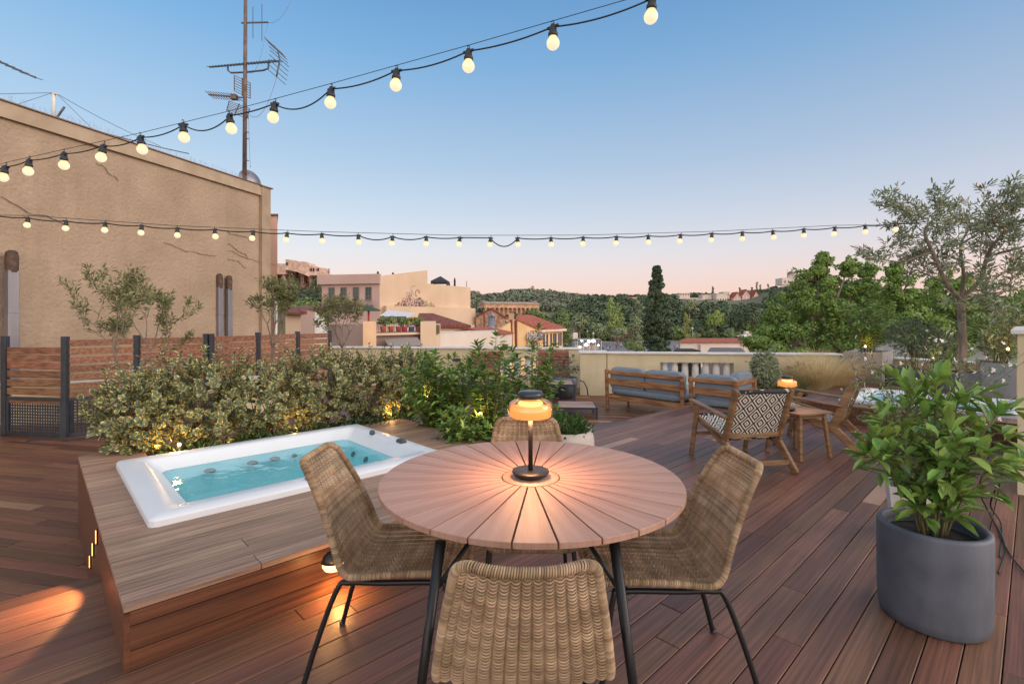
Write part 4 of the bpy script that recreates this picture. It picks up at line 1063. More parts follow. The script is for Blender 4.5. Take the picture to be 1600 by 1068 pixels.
def strings(label, pts, sags, r_, wire, lit=0, seed=1):
    root = thing('string_lights', pts[0], label, 'string lights'); rk = random.Random(seed); cab = MB()
    for i, p in enumerate(pts):
        s = bpy.data.objects.new('socket', ME_sock); C.objects.link(s); s.parent = root; s.location = p-pts[0]
        s.rotation_euler = (rk.uniform(-.12, .12), rk.uniform(-.10, .20), rk.uniform(-.3, .3)+math.atan2((pts[1]-pts[0]).y, (pts[1]-pts[0]).x))
        u = bpy.data.objects.new('bulb', ME_bulb); C.objects.link(u); u.parent = s
    def seg_(a, b_, sg): hang(a+Vector((0, 0, .036)), b_+Vector((0, 0, .036)), sg, r_, 12, cab)
    for i in range(len(pts)-1): seg_(pts[i], pts[i+1], sags[i % len(sags)] if not isinstance(sags, dict) else sags.get(i, .012))
    seg_(pts[0]-(pts[1]-pts[0])*1.0, pts[0], .01); seg_(pts[-1], pts[-1]+(pts[-1]-pts[-2])*1.1, .01)
    obj('cable', cab, M_cable, root)
    w = MB(); w.tube(wire, r_*.45, 5); obj('support_wire', w, M_cable, root)
    if lit: pass
b1_ = [(7, 269), (45, 259), (100, 249), (160, 237), (221, 224), (287, 205), (360, 191), (428, 173), (517, 150), (619, 122), (732, 92), (864, 55), (1018, 12)]
def d1(x): return 1/(.305+(x-7)*(.49-.305)/1012)
pt1 = [P(x, y-0, d1(x)) for x, y in b1_]
wr1 = [p+Vector((0, 0, .062)) for p in pt1]; wr1 = [P(-80, 285, d1(-80))]+wr1[:1]+[wr1[2], wr1[4], wr1[6], wr1[8], wr1[10]]+[wr1[12], P(1120, -22, d1(1120))]
strings('near string of glowing round bulbs rising from the left edge to the top right', pt1, {0: .01, 1: .01, 2: .012, 3: .02, 4: .02, 5: .055, 6: .008, 7: .06, 8: .02, 9: .02, 10: .015, 11: .02}, .0036, wr1)
b2_ = [(43, 346), (103, 351), (164, 354), (221, 358), (277, 362), (336, 364), (395, 367), (448, 369.5), (503, 371), (560, 373), (613, 375), (666, 375.5), (718, 376.5), (766, 377), (809, 377), (861, 377), (911, 376), (963, 375), (1013, 373.5), (1063, 372), (1112, 370), (1160, 368), (1208, 366), (1256, 363), (1304, 360.5), (1352, 357.5), (1399, 354)]
pt2 = [P(x, y, 4.9+(x/1600)*.8) for x, y in b2_]
k0 = P(-60, 338, 4.8)
strings('far string of small glowing bulbs crossing the whole sky at mid height', pt2, {9: .04, 12: .0, 13: .09, 10: .03, 2: .012}, .0062, [P(-60, 336, 4.9)]+[p+Vector((0, 0, .06)) for p in pt2[::4]]+[P(1470, 349, 5.65)], seed=5)

# ------------------------------------------------------------------ vegetation on the terrace
R = np.random.default_rng(11)
def plant(name, loc, label, cat, group=None): return thing(name, loc, label, cat, group=group)
# planting beds
bed = MB(); bed.prism([p[:2] for p in (L(.69, 4.90), L(2.95, 4.90), L(3.3, 5.46), L(.70, 5.46))], -.3, .20)
tag(obj('planting_bed', bed, M_soil), kind='structure')
bed = MB(); bed.prism([p[:2] for p in (L(3.03, 3.42), L(3.9, 3.42), L(3.9, 5.4), L(3.03, 5.4))], -.3, -.02); tag(obj('planting_bed', bed, M_soil), kind='structure')
# variegated hedge: five bushes
hd = [(.64, 5.50, .42, .70, 'leftmost bush of the yellow-edged hedge, overhanging the corner of the tub platform'),
      (1.10, 5.45, .46, .80, 'second bush from the left of the yellow-edged hedge, behind the hot tub'),
      (1.65, 5.50, .46, .76, 'middle bush of the yellow-edged hedge, behind the hot tub'),
      (2.20, 5.50, .44, .78, 'fourth bush from the left of the yellow-edged hedge'),
      (2.75, 5.40, .44, .74, 'fifth bush from the left of the yellow-edged hedge, before the end bush'),
      (3.25, 5.35, .42, .76, 'rightmost bush of the yellow-edged hedge, next to the dark green bay bushes')]
for i, (t, w, rx, h, lab) in enumerate(hd):
    w -= .10; h += .06; root = plant('hedge_bush', L(t, w, .2), lab, 'bush', 'variegated hedge bushes')
    bush('x', R, L(t, w, .2), L(t, w, .2+h*.50), (rx*R.uniform(.9, 1.08), rx*.82, h*.52*R.uniform(.88, 1.12)), 230, 7, .074, .050, LF_var, M_stemw, root, stems=26, spread=1.0)
    # a few long shoots
    lv = Leaves(); mb = MB()
    for k in range(18):
        a = R.uniform(0, 6.28); b0 = L(t, w, .2+h*.75)+Vector((math.cos(a)*rx*.6, math.sin(a)*rx*.5, 0)); e = b0+Vector((R.normal()*.06, R.normal()*.06, R.uniform(.1, .3)))
        mb.tube([b0, e], [.004, .002], 4)
        for q in np.linspace(.1, 1, 8):
            pp = b0.lerp(e, q); aa = R.uniform(0, 6.28); lv.put(pp, (math.cos(aa), math.sin(aa), .7), (0, 0, 1), .055, .03)
    obj('shoot_leaves', lv.mesh('shoot_leaves', LF_var), None, root); obj('shoot_stems', mb, M_stemw, root)
# bay bushes in the middle
def shoots_bush(root, base, spread, hts, lm, ll, lw, n, seed, every=.03, fan=.5, wmin=.5, per=2, thick=.006):
    r = np.random.default_rng(seed); lv = Leaves(); mb = MB()
    for i in range(n):
        a = r.uniform(0, 6.28); q = r.uniform(.2, 1)**.6; h = hts[0]+(hts[1]-hts[0])*r.uniform()*(1.15-.5*q)
        b0 = Vector(base)+Vector((math.cos(a)*.09*q, math.sin(a)*.09*q, 0))
        e = Vector(base)+Vector((math.cos(a)*spread[0]*q+r.normal()*.03, math.sin(a)*spread[1]*q+r.normal()*.03, h))
        m1 = b0.lerp(e, .5)+Vector((-math.cos(a)*.05*q, -math.sin(a)*.05*q, .05)); pts = [b0.lerp(m1, .5), m1, m1.lerp(e, .5)+Vector((0, 0, .02)), e]
        pts = [b0]+pts; mb.tube(pts, [thick, thick*.8, thick*.65, thick*.5, thick*.3], 5)
        cum = [0]
        for u, v in zip(pts, pts[1:]): cum.append(cum[-1]+(v-u).length)
        s = cum[-1]*wmin*.5*r.uniform(.6, 1.2)
        while s < cum[-1]:
            k = max(j for j in range(len(cum)) if cum[j] <= s); k = min(k, len(pts)-2)
            p = pts[k].lerp(pts[k+1], (s-cum[k])/(cum[k+1]-cum[k])); ax = (pts[k+1]-pts[k]).normalized()
            for j in range(per):
                rv = rvec(r, 1)[0]; rv = rv-np.array(ax)*(rv@np.array(ax)); rv /= np.linalg.norm(rv)
                d = np.array(ax)*r.uniform(.3, .9)+rv; up = np.array([0, 0, 1.])+rvec(r, 1)[0]*.4
                # short side twig
                pl = np.array(p)+rv*r.uniform(0, .05); lv.put(pl, d-np.array([0, 0, .15]), up, ll*r.uniform(.6, 1.1), lw*r.uniform(.75, 1.1))
            s += every*r.uniform(.7, 1.3)
        ax = (pts[-1]-pts[-2]).normalized(); lv.rosette(r, pts[-1], ax, 7, ll, lw*.9, .75, .12)
    obj('foliage', lv.mesh('foliage', lm), None, root); obj('stems', mb, M_stem, root)
for (px, py, D, sp, hts, lab, sd_, n) in (
        (690, 690, 5.35, (.38, .32), (.5, 1.22), 'dark green bay bush at the right end of the yellow-edged hedge', 21, 76),
        (765, 700, 4.9, (.22, .22), (.35, 1.36), 'tall bay bush with upright shoots, left behind the table lamp', 22, 38),
        (830, 700, 5.15, (.30, .26), (.4, 1.42), 'tall loose bay bush directly behind the table lamp, before the sun loungers', 23, 34),
        (730, 700, 4.75, (.30, .24), (.2, .62), 'low bay bush with lamplit leaves behind the far rattan chair', 24, 50)):
    x = (px-HX)/F*D; root = plant('bay_bush', (x, D, -.02), lab, 'bush', 'bay bushes in the middle bed')
    shoots_bush(root, (x, D, -.02), sp, hts, LF_bay, .088, .032, n, sd_, every=.03, per=2)
root = plant('ground_cover', L(3.15, 4.1, 0), 'low dark green ground cover along the end of the wooden platform', 'ground cover'); tag(root, kind='stuff')
lv = Leaves()
for i in range(2200):
    t, w = R.uniform(3.03, 3.9), R.uniform(3.3, 5.3); h = abs(R.normal())*.09
    lv.put(L(t, w, h), rvec(R, 1)[0]*np.array([1, 1, .5])+np.array([0, 0, .6]), (0, 0, 1), .06, .016)
for i in range(2200):
    t, w = R.uniform(.68, 3.2), R.uniform(4.88, 5.2); lv.put(L(t, w, .2+abs(R.normal())*.06), rvec(R, 1)[0]*np.array([1, 1, .5])+np.array([0, 0, .6]), (0, 0, 1), .05, .02)
obj('leaves', lv.mesh('leaves', LF_low), None, root)
# small olive-like trees by the fence
def small_tree(name, base, h0, crown, sd_, lm, label, group, ll=.05, lw=.013, ntr=1, depth=4, ln=.45, rd=.02, per=4, dens=1., up=.12, ang=.6):
    r = np.random.default_rng(sd_); root = plant(name, base, label, 'tree', group); segs = []; tips = []
    b0 = np.array(base, float); top = b0+np.array([r.normal()*.03, r.normal()*.03, h0])
    segs.append(([b0, b0*.5+top*.5+rvec(r, 1)[0]*.012, top], [rd*1.25, rd*1.05, rd]))
    for i in range(4):
        a = 6.28*i/4+r.uniform(-.4, .4); d = np.array([math.cos(a)*crown[0], math.sin(a)*crown[0], 1.0])
        grow(r, top, d/np.linalg.norm(d), ln, rd*.62, depth-1, segs, tips, .22, (2, 3), .74, up, ang)
    obj('trunk', tube_tree(segs), M_barkd, root); lv = Leaves()
    for p, d, dp in tips:
        if r.uniform() > dens: continue
        for k in range(per):
            rv = rvec(r, 1)[0]; lv.put(p+rv*.02-d*r.uniform(0, .06), d*.7+rv*.8, rvec(r, 1)[0]+[0, 0, .6], ll*r.uniform(.6, 1.15), lw*r.uniform(.8, 1.2))
    obj('crown', lv.mesh('crown', lm), None, root); return root
def gpos(px, D, z): return Vector(((px-HX)/F*D, D, z))
small_tree('olive_tree', gpos(205, 6.1, .0), .62, (1.25,), 31, LF_sm, 'wide thin-leaved young olive tree before the tan wall, behind the left end of the hedge', 'young olive trees', ln=.50, rd=.022, per=3, ll=.065, lw=.017, depth=5)
small_tree('olive_tree', gpos(430, 7.6, -.1), 1.05, (.5,), 36, LF_sm, 'slim young olive tree in front of the corner of the tan building', 'young olive trees', ln=.38, rd=.02, per=2, ll=.065, lw=.019, up=.2, depth=5)
small_tree('olive_tree', gpos(534, 8.3, -.1), 1.0, (.7,), 33, LF_sm, 'young olive tree before the dusky pink facade, at the right end of the fence', 'young olive trees', ln=.32, rd=.018, per=2, ll=.06, lw=.018, up=.14, depth=5)
# garden spotlights
M_spot = mat('spot_lens', '#fff0c0', .4, emit='#ffdf9a', estr=9)
for i, (px, py, D, e, lab) in enumerate(((280, 694, 4.25, 3.2, 'small lit garden spotlight low in the leftmost part of the hedge'), (424, 662, 5.2, 3.2, 'small lit garden spotlight under the middle of the hedge'),
        (750, 646, 4.72, 2.0, 'small lit garden spotlight among the bay bushes left of the table lamp'), (668, 618, 5.3, 1.6, 'dim garden spotlight inside the bay bush at the end of the hedge'))):
    p = P(px, py, D); q = thing('garden_spotlight', p, lab, 'spotlight', group='garden spotlights')
    b = MB(); b.lathe(p-Vector((0, 0, .06)), [(.006, -.1), (.006, 0), (.022, .0), (.026, .045)], 12); obj('housing', b, M_box, q)
    b = MB(); b.sphere(p, .014, 10, 6); obj('lens', b, M_spot, q)
    lamp('spotlight_glow', p+Vector((.0, -.04, .05)), e, (1, .55, .18), .03)
for t_, w_, z_, e in ((1.9, 5.2, .30, 3.0), (2.9, 5.05, .35, 3.0), (1.3, 5.15, .24, 1.5), (3.4, 3.9, .25, 1.6), (.75, 5.25, .3, 1.2)): lamp('hedge_glow', L(t_, w_, z_), e, (1, .55, .18), .03)
# pale round pot with a green shrub
pp = thing('plant_pot', (.47, 4.40, 0), 'pale round concrete pot behind the far rattan chair, holding a low green shrub', 'plant pot')
b = MB(); b.lathe(Vector((.47, 4.40, 0)), [(0, 0), (.15, 0), (.22, .10), (.255, .25), (.25, .36), (.232, .425), (.212, .425), (.222, .36), (.22, .33), (0, .33)], 40, cap=False); obj('pot', b, M_wpot, pp)
b = MB(); b.lathe(Vector((.47, 4.40, .0)), [(0, .38), (.215, .38)], 30, cap=False); obj('soil', b, M_soil, pp)
root = plant('potted_shrub', (.47, 4.40, .38), 'low dense bright green shrub growing in the pale round pot', 'shrub')
bush('x', R, (.47, 4.40, .38), (.44, 4.38, .46), (.27, .24, .12), 420, 9, .030, .012, LF_box, M_stem, root, stems=20, lift=1.2, spread=.6, hollow=.3, flat=1)
# dark pot with oleander beside the pillar
op = thing('plant_pot', gpos(884, 10.6, -.3), 'dark pot with an oleander by the left face of the cream pillar', 'plant pot')
c = gpos(882, 10.7, -.3); b = MB(); b.lathe(c, [(0, 0), (.20, 0), (.27, .2), (.29, .42), (.27, .44), (.25, .40), (0, .38)], 28, cap=False); obj('pot', b, M_pot, op)
root = plant('oleander', c+Vector((0, 0, .38)), 'small dark oleander in the dark pot by the pillar', 'shrub')
small = c+Vector((0, 0, .38)); shoots_bush(root, small, (.30, .3), (.2, .52), LF_grey, .10, .03, 12, 41, every=.035, wmin=1.2, thick=.008)
hs = MB(); hs.tube([P(906, 594, 10.3), P(912, 596, 10.3), P(917, 605, 10.3), P(919, 618, 10.3)], .012, 6); tag(obj('hose', hs, M_cable, loc=P(919, 618, 10.3)), 'thin black hose curving down beside the cream pillar', 'hose')
# round bush and grasses by the sofa
c = gpos(1194, 8.45, -.1)
root = plant('round_bush', c, 'rounded pale variegated bush at the end of the corner sofa', 'bush')
bush('x', R, c, c+Vector((0, 0, .62)), (.26, .25, .37), 800, 8, .036, .018, LF_sage, M_stemw, root, stems=20, spread=1.0, lift=.3)
def grass(c, n, h, sp, label, m, lean=.5, name='grass_clump', w=.004):
    r = np.random.default_rng(int(c[0]*100)); root = plant(name, c, label, 'ornamental grass'); V = []; Fc = []
    for i in range(n):
        a = r.uniform(0, 6.28); q = r.uniform()**.5; b0 = np.array(c)+np.array([math.cos(a)*sp*q*.5, math.sin(a)*sp*q*.5, 0]); hh = h*r.uniform(.6, 1.1)
        d = np.array([math.cos(a)*lean*q+r.normal()*.12, math.sin(a)*lean*q+r.normal()*.12, 0])*hh; s = np.array([math.sin(a), -math.cos(a), 0])*w*.5; o = len(V)
        for k in range(5):
            f = k/4; p = b0+d*f**2.0+np.array([0, 0, hh*(f-.18*f**3*q*2)]); V += [tuple(p-s*(1-.8*f)), tuple(p+s*(1-.8*f))]
        for k in range(4): Fc.append((o+2*k, o+2*k+1, o+2*k+3, o+2*k+2))
    b = MB(); b.add(V, Fc); obj('blades', b, m, root); return root
grass(gpos(1280, 9.0, .05), 3000, .84, .85, 'big clump of feathery straw-coloured grass in front of the grey planter', LF_grass, .95, w=.007)
grass(gpos(1228, 8.7, .0), 700, .55, .5, 'smaller clump of green-gold grass right beside the rounded bush', mat('green_grass', '#8c8a55', .7, rand=.25), .8, w=.007)
grass(gpos(1312, 9.25, .1), 1100, .55, .4, 'straw-coloured grass leaning against the grey planter', LF_grass, 1.0, w=.007)
root = plant('dark_shrub', gpos(1250, 9.1, .1), 'small dark green shrub between the two grass clumps', 'shrub'); bush('x', R, gpos(1250, 9.1, .05), gpos(1252, 9.1, .36), (.33, .3, .26), 150, 7, .04, .013, LF_low, M_stemw, root, stems=10)
bed = MB(); bed.prism([p[:2] for p in (L(TS+.1, WS-.02), L(TS+.1, W2+.03), L(11.2, W2+.03), L(11.2, WS-.02))], -.3, -.0); tag(obj('planting_bed', bed, M_soil), kind='structure')
# grey planters
def planter(poly, z0, z1, m, label, soil=True):
    c = Vector((sum(p[0] for p in poly)/len(poly), sum(p[1] for p in poly)/len(poly), z0)); root = thing('planter', c, label, 'planter')
    n = len(poly); b = MB(); inn = [(p[0]+(c.x-p[0])*.10, p[1]+(c.y-p[1])*.10) for p in poly]
    vs = [(p[0], p[1], z0) for p in poly]+[(p[0], p[1], z1) for p in poly]+[(p[0], p[1], z1) for p in inn]+[(p[0], p[1], z1-.07) for p in inn]
    fs = []
    for k in range(3): fs += [(k*n+i, k*n+(i+1) % n, (k+1)*n+(i+1) % n, (k+1)*n+i) for i in range(n)]
    b.add(vs, fs); obj('box', b, m, root); b = MB(); b.add([(p[0], p[1], z1-.068) for p in inn], [tuple(range(n))]); obj('soil', b, M_soil, root); return root
a = P(1318, 594, 9.33); b_ = P(1378, 606, 8.7)
a = G(1318, 594.5, .24); b_ = G(1378, 600, .24); c_ = G(1396, 597, .24)
def xy(p): return (p.x, p.y)
a, b_ = Vector((6.2, 9.33, 0)), Vector((6.55, 8.85, 0)); b_ = Vector(((1378-HX)/F*9.0, 9.0, 0)); c_ = Vector(((1396-HX)/F*9.6, 9.6, 0))
planter([xy(a), xy(b_), xy(c_), xy(a+(c_-b_))], .24, .78, M_grey, 'large light grey planter box at the end of the parapet, next to the grasses')
c1 = gpos(1412, 8.6, .24); planter([(c1.x-.17, 8.45), (c1.x+.17, 8.40), (c1.x+.2, 8.8), (c1.x-.14, 8.85)], .24, .56, M_pot, 'dark slate pot between the two grey planters, behind the second tub')
c2 = gpos(1462, 8.1, .24); planter([(c2.x-.2, 7.9), (c2.x+.2, 7.9), (c2.x+.2, 8.3), (c2.x-.2, 8.3)], .24, .50, M_pot, 'dark slate pot under the blue-grey shrub, left of the olive trunk')
c2 = gpos(1504, 7.5, .24); planter([(c2.x-.24, 7.28), (c2.x+.2, 7.28), (c2.x+.2, 7.7), (c2.x-.24, 7.7)], .24, .60, M_pot, 'dark slate pot holding the large olive tree')
a = gpos(1531, 7.3, 0); b_ = gpos(1588, 6.9, 0); planter([xy(a), xy(b_), (b_.x+.4, b_.y+.5), (a.x+.4, a.y+.5)], .24, .76, M_grey, 'blue-grey planter box right of the olive trunk, by the cream pillar')
# large olive tree
big = plant('olive_tree', gpos(1504, 7.5, .55), 'large gnarled olive tree with silvery leaves standing against the sky at the right', 'tree')
r = np.random.default_rng(57); segs = []; tips = []; b0 = np.array(gpos(1504, 7.5, .5)); fork = b0+np.array([-.03, 0, .80]); fork[2] = EYE-(468-HY)/F*7.5*1.0
segs.append(([b0, (b0+fork)/2+np.array([.015, 0, 0]), fork], [.060, .052, .047]))
def Q(px, py, D): return np.array(P(px, py, D))
limbs = [([fork, Q(1480, 445, 7.4), Q(1455, 395, 7.3), Q(1447, 362, 7.3), Q(1458, 340, 7.4)], .032), ([fork, Q(1504, 430, 7.5), Q(1503, 385, 7.7), Q(1512, 362, 7.8)], .028),
         ([fork, Q(1530, 440, 7.4), Q(1545, 400, 7.3), Q(1560, 375, 7.2), Q(1590, 352, 7.1)], .034), ([Q(1455, 395, 7.3), Q(1435, 400, 7.2), Q(1412, 408, 7.0)], .016), ([Q(1545, 400, 7.3), Q(1580, 390, 7.0), Q(1620, 380, 6.8)], .02),
         ([fork+[0, 0, -.05], Q(1540, 463, 7.1), Q(1580, 455, 6.9)], .018), ([Q(1480, 445, 7.4), Q(1455, 432, 7.6), Q(1438, 424, 7.8)], .016), ([Q(1449, 340, 7.3), Q(1438, 342, 7.1), Q(1424, 340, 7.0)], .014),
         ([fork+[0, 0, -.18], Q(1525, 482, 7.2), Q(1545, 486, 7.0)], .012), ([Q(1503, 380, 7.7), Q(1530, 365, 7.8), Q(1545, 345, 7.9)], .018), ([Q(1560, 355, 7.2), Q(1552, 350, 7.0), Q(1548, 335, 6.9)], .016)]
for pts, rd in limbs:
    pts = [p+rvec(r, 1)[0]*.02 if 0 < i else p for i, p in enumerate(pts)]
    dn = [tuple(p) for p in crom([tuple(p) for p in pts], 4)]; segs.append((dn, list(np.linspace(rd, rd*.45, len(dn)))))
    for i in range(3 if rd < .03 else 5, len(dn), 1):
        d = np.array(dn[i])-np.array(dn[i-1]); d /= np.linalg.norm(d); t = rvec(r, 1)[0]; t = t-d*(t@d); t /= np.linalg.norm(t); t[2] = abs(t[2])
        grow(r, dn[i], (d+t*.9)/np.linalg.norm(d+t*.9), .27, rd*.26, 2, segs, tips, .38, (2, 2), .75, .03, .75)
obj('trunk', tube_tree(segs, 10), M_barkd, big)
lv = Leaves()
for p, d, dp in tips:
    for k in range(3 if dp < 2 else 1):
        rv = rvec(r, 1)[0]; lv.put(p+rv*.02, d*.6+rv*.9, rvec(r, 1)[0], .095*r.uniform(.6, 1.15), .022*r.uniform(.8, 1.2))
obj('crown', lv.mesh('crown', LF_oli), None, big)
# shrubs behind the planters
root = plant('blue_grey_shrub', gpos(1430, 8.2, .45), 'rounded blue-grey shrub in a slate pot left of the olive trunk', 'shrub')
bush('x', R, gpos(1428, 8.5, .45), gpos(1425, 8.5, 1.10), (.42, .4, .34), 330, 8, .05, .014, LF_grey, M_stemw, root, stems=14)
root = plant('young_shrub', gpos(1360, 9.2, .7), 'loose lamplit green shrub growing in the light grey planter', 'shrub')
shoots_bush(root, gpos(1356, 9.25, .7), (.50, .35), (.5, 1.3), LF_bay, .10, .034, 26, 61, every=.045)
root = plant('young_shrub', gpos(1555, 7.3, .7), 'lamplit yellow-green shrub growing in the blue-grey planter by the pillar', 'shrub')
shoots_bush(root, gpos(1556, 7.25, .7), (.45, .3), (.4, .95), LF_oli, .10, .028, 22, 62, every=.045)
root = plant('blue_grey_shrub', gpos(1478, 7.9, .5), 'low grey-green shrub in a slate pot directly left of the olive trunk', 'shrub')
bush('x', R, gpos(1470, 8.1, .5), gpos(1470, 8.1, .93), (.36, .3, .36), 200, 8, .05, .014, LF_grey, M_stemw, root, stems=12)
for px, py, D, e, lab in ((1352, 541, 9.1, 3.0, 'small lit garden spotlight in the light grey planter'), (1458, 560, 7.9, 3.0, 'small lit garden spotlight left of the olive trunk'), (1575, 545, 6.95, 3.5, 'small lit garden spotlight in the blue-grey planter by the pillar')):
    p = P(px, py, D); q = thing('garden_spotlight', p, lab, 'spotlight', group='garden spotlights')
    b = MB(); b.lathe(p-Vector((0, 0, .06)), [(.006, -.1), (.006, 0), (.024, .0), (.03, .045)], 12); obj('housing', b, M_box, q)
    b = MB(); b.sphere(p, .018, 10, 6); obj('lens', b, M_spot, q); lamp('spotlight_glow', p+Vector((0, -.05, .07)), e, (1, .55, .18), .03)
# white-flowering gaura in the near white pot
wp = thing('plant_pot', G(1420, 800, 0), 'small whitish square pot behind the dark round pot, holding the white-flowered plant', 'plant pot')
c = Vector((2.56, 3.22, 0)); b = MB(); b.lathe(c, [(0, 0), (.12, 0), (.165, .33), (.15, .33), (.14, .28), (0, .28)], 4, sm=False, cap=False); q = Matrix.Rotation(rad(15), 3, 'Z')
b.v = [tuple(q @ (Vector(v)-c)+c) for v in b.v]; obj('pot', b, M_cap, wp)
root = plant('gaura_plant', c+Vector((0, 0, .28)), 'airy plant with thin stems and small white flowers, behind the big-leaved potted plant', 'plant')
r = np.random.default_rng(71); lv = Leaves(); mb = MB(); fl = Leaves()
for i in range(110):
    a = r.uniform(0, 6.28); q = r.uniform(.1, 1); b0 = c+Vector((math.cos(a)*.07, math.sin(a)*.07, .28)); h = r.uniform(.35, 1.05)
    e = c+Vector((math.cos(a)*.52*q+.12, math.sin(a)*.5*q, .28+h)); m1 = b0.lerp(e, .5)+Vector((-math.cos(a)*.08*q, -math.sin(a)*.08*q, .06)); pts = crom([tuple(b0), tuple(m1), tuple(e)], 6); mb.tube(pts, list(np.linspace(.0028, .001, len(pts))), 4)
    for k in range(2, len(pts)-1):
        for _ in range(3): rv = rvec(r, 1)[0]; lv.put(np.array(pts[k])+rv*.01, rv+[0, 0, .6], rvec(r, 1)[0], .05*r.uniform(.5, 1), .010)
    for k in range(r.integers(0, 3)):
        pf = np.array(pts[-1-k*2 if k*2 < len(pts) else -1]); ax = rvec(r, 1)[0]
        t1 = np.cross(ax, [0, 0, 1]); t1 /= np.linalg.norm(t1); t2 = np.cross(ax, t1)
        for j in range(4): an = 1.1*j-1.6; d = t1*math.cos(an)+t2*math.sin(an); fl.put(pf, d, ax, .015, .010)
obj('stems', mb, M_stem, root); obj('foliage', lv.mesh('foliage', mat('gaura_leaf', '#667842', .5, rand=.3, trans=.15), simple=True), None, root)
obj('flowers', fl.mesh('flowers', mat('white_petal', '#ece6e2', .5, trans=.2)), None, root)
# dark round pot with the big-leaved plant
c = Vector((1.97, 2.34, 0)); dp_ = thing('plant_pot', c, 'large dark blue-grey round concrete pot in the right foreground', 'plant pot')
b = MB(); b.lathe(c, [(0, .0), (.192, .0), (.202, .010), (.208, .05), (.2115, .14), (.2125, .30), (.2125, .425), (.209, .437), (.203, .441), (.19, .441), (.185, .435), (.184, .40), (.180, .37), (0, .37)], 64, cap=False); obj('pot', b, M_pot, dp_)
b = MB(); n_ = 26; vs = [(c.x, c.y, .385)]; rk = random.Random(9)
b.lathe(c, [(0, .385), (.09, .392), (.182, .38)], 40, cap=False); obj('soil', b, M_soil, dp_)
b = MB(); b.bar(c+Vector((-.045, -.2135, .04)), c+Vector((-.045, -.2145, .42)), .004, .003, up=(0, 1, 0)); 
root = plant('potted_laurel', c+Vector((0, 0, .38)), 'big-leaved glossy green laurel growing in the dark round pot', 'shrub')
def laurel(root, base, stems, sd_, lm):
    r = np.random.default_rng(sd_); lv = Leaves(); mb = MB()
    for (ex, ey, ez, rr_) in stems:
        ex *= .88; ez *= .97
        b0 = Vector(base)+Vector((ex*.18, ey*.18, 0)); e = Vector(base)+Vector((ex, ey, ez)); m1 = b0.lerp(e, .45)+Vector((-ex*.12, -ey*.12, ez*.08)); pts = [Vector(p) for p in crom([tuple(b0), tuple(m1), tuple(e)], 7)]
        mb.tube(pts, list(np.linspace(rr_, rr_*.4, len(pts))), 6); n = len(pts)
        for k in range(int(n*.22), n):
            ax = (pts[k]-pts[k-1]).normalized()
            for _ in range(1):
                rv = rvec(r, 1)[0]; axn = np.array(ax); rv = rv-axn*(rv@axn); rv /= np.linalg.norm(rv); tl = r.uniform(.03, .13)
                tw = np.array(pts[k])+(rv+axn*.7)*tl; mb.tube([pts[k], tuple(tw)], [rr_*.35, rr_*.2], 4); tx = rv+axn*.8
                for j in range(r.integers(3, 5)):
                    v = rvec(r, 1)[0]; f = r.uniform(.3, 1); lv.put(np.array(pts[k])*(1-f)+tw*f, tx*.8+v*.85+[0, 0, -.05], np.array([0, 0, 1])+rvec(r, 1)[0]*.35, r.uniform(.06, .135), r.uniform(.028, .046))
        lv.rosette(r, pts[-1], (pts[-1]-pts[-2]).normalized(), 9, .10, .034, .8, .12)
    obj('foliage', lv.mesh('foliage', lm, fold=.22), None, root); obj('stems', mb, M_stem, root)
laurel(root, c+Vector((0, 0, .38)), [(.02, .0, .74, .008), (-.10, .05, .62, .007), (.12, -.02, .66, .007), (-.26, -.04, .42, .006), (-.20, .10, .50, .006), (.26, .02, .52, .006), (.20, .14, .60, .006), (-.08, -.14, .40, .006),
        (.10, -.16, .44, .006), (.30, -.10, .38, .005), (-.31, .04, .40, .005), (.0, .16, .7, .006), (.22, -.12, .62, .006), (-.02, -.15, .5, .005)], 81, LF_big)
# loose cables by the right pots
cb = MB()
def rc(pts, r_=.005): cb.tube(crom([tuple(p) for p in pts], 8), r_, 6)
rc([G(1548, 800, .02), G(1560, 830, .01), G(1580, 868, .01), G(1612, 905, .01)]); rc([G(1530, 770, .25), G(1545, 800, .1), G(1570, 850, .01), G(1560, 895, .01)]); rc([G(1555, 765, .3), G(1548, 790, .1), G(1565, 820, .01), G(1562, 870, .01)])
tag(obj('cable', cb, M_cable, loc=G(1570, 850, 0)), 'loose black cables on the deck behind the dark round pot', 'cable')
# ==================================================================== the city and the hills beyond
GZ = -9.0
M_ground = mat('town_ground', '#7a7468', .9, '#55563f', .02, detail=8)
M_asph = mat('plaza_paving', '#77767a', .85, '#666568', .3)
M_path = mat('pale_path', '#a79a7c', .9, '#8d8665', .3)
b = MB(); S = 4000; n = 20
b.quad((-S, -200, GZ), (S, -200, GZ), (S, S, GZ), (-S, S, GZ)); tag(obj('ground', b, M_ground), kind='structure')
b = MB(); b.add([(10, 100, GZ+.05), (75, 100, GZ+.05), (72, 215, GZ+.05), (16, 215, GZ+.05)], [(0, 1, 2, 3)]); tag(obj('plaza', b, M_asph), kind='structure')
b = MB(); b.add([(16, 215, GZ+.06), (70, 215, GZ+.06), (66, 222, GZ+.06), (22, 222, GZ+.06)], [(0, 1, 2, 3)]); tag(obj('path', b, M_path), kind='structure')
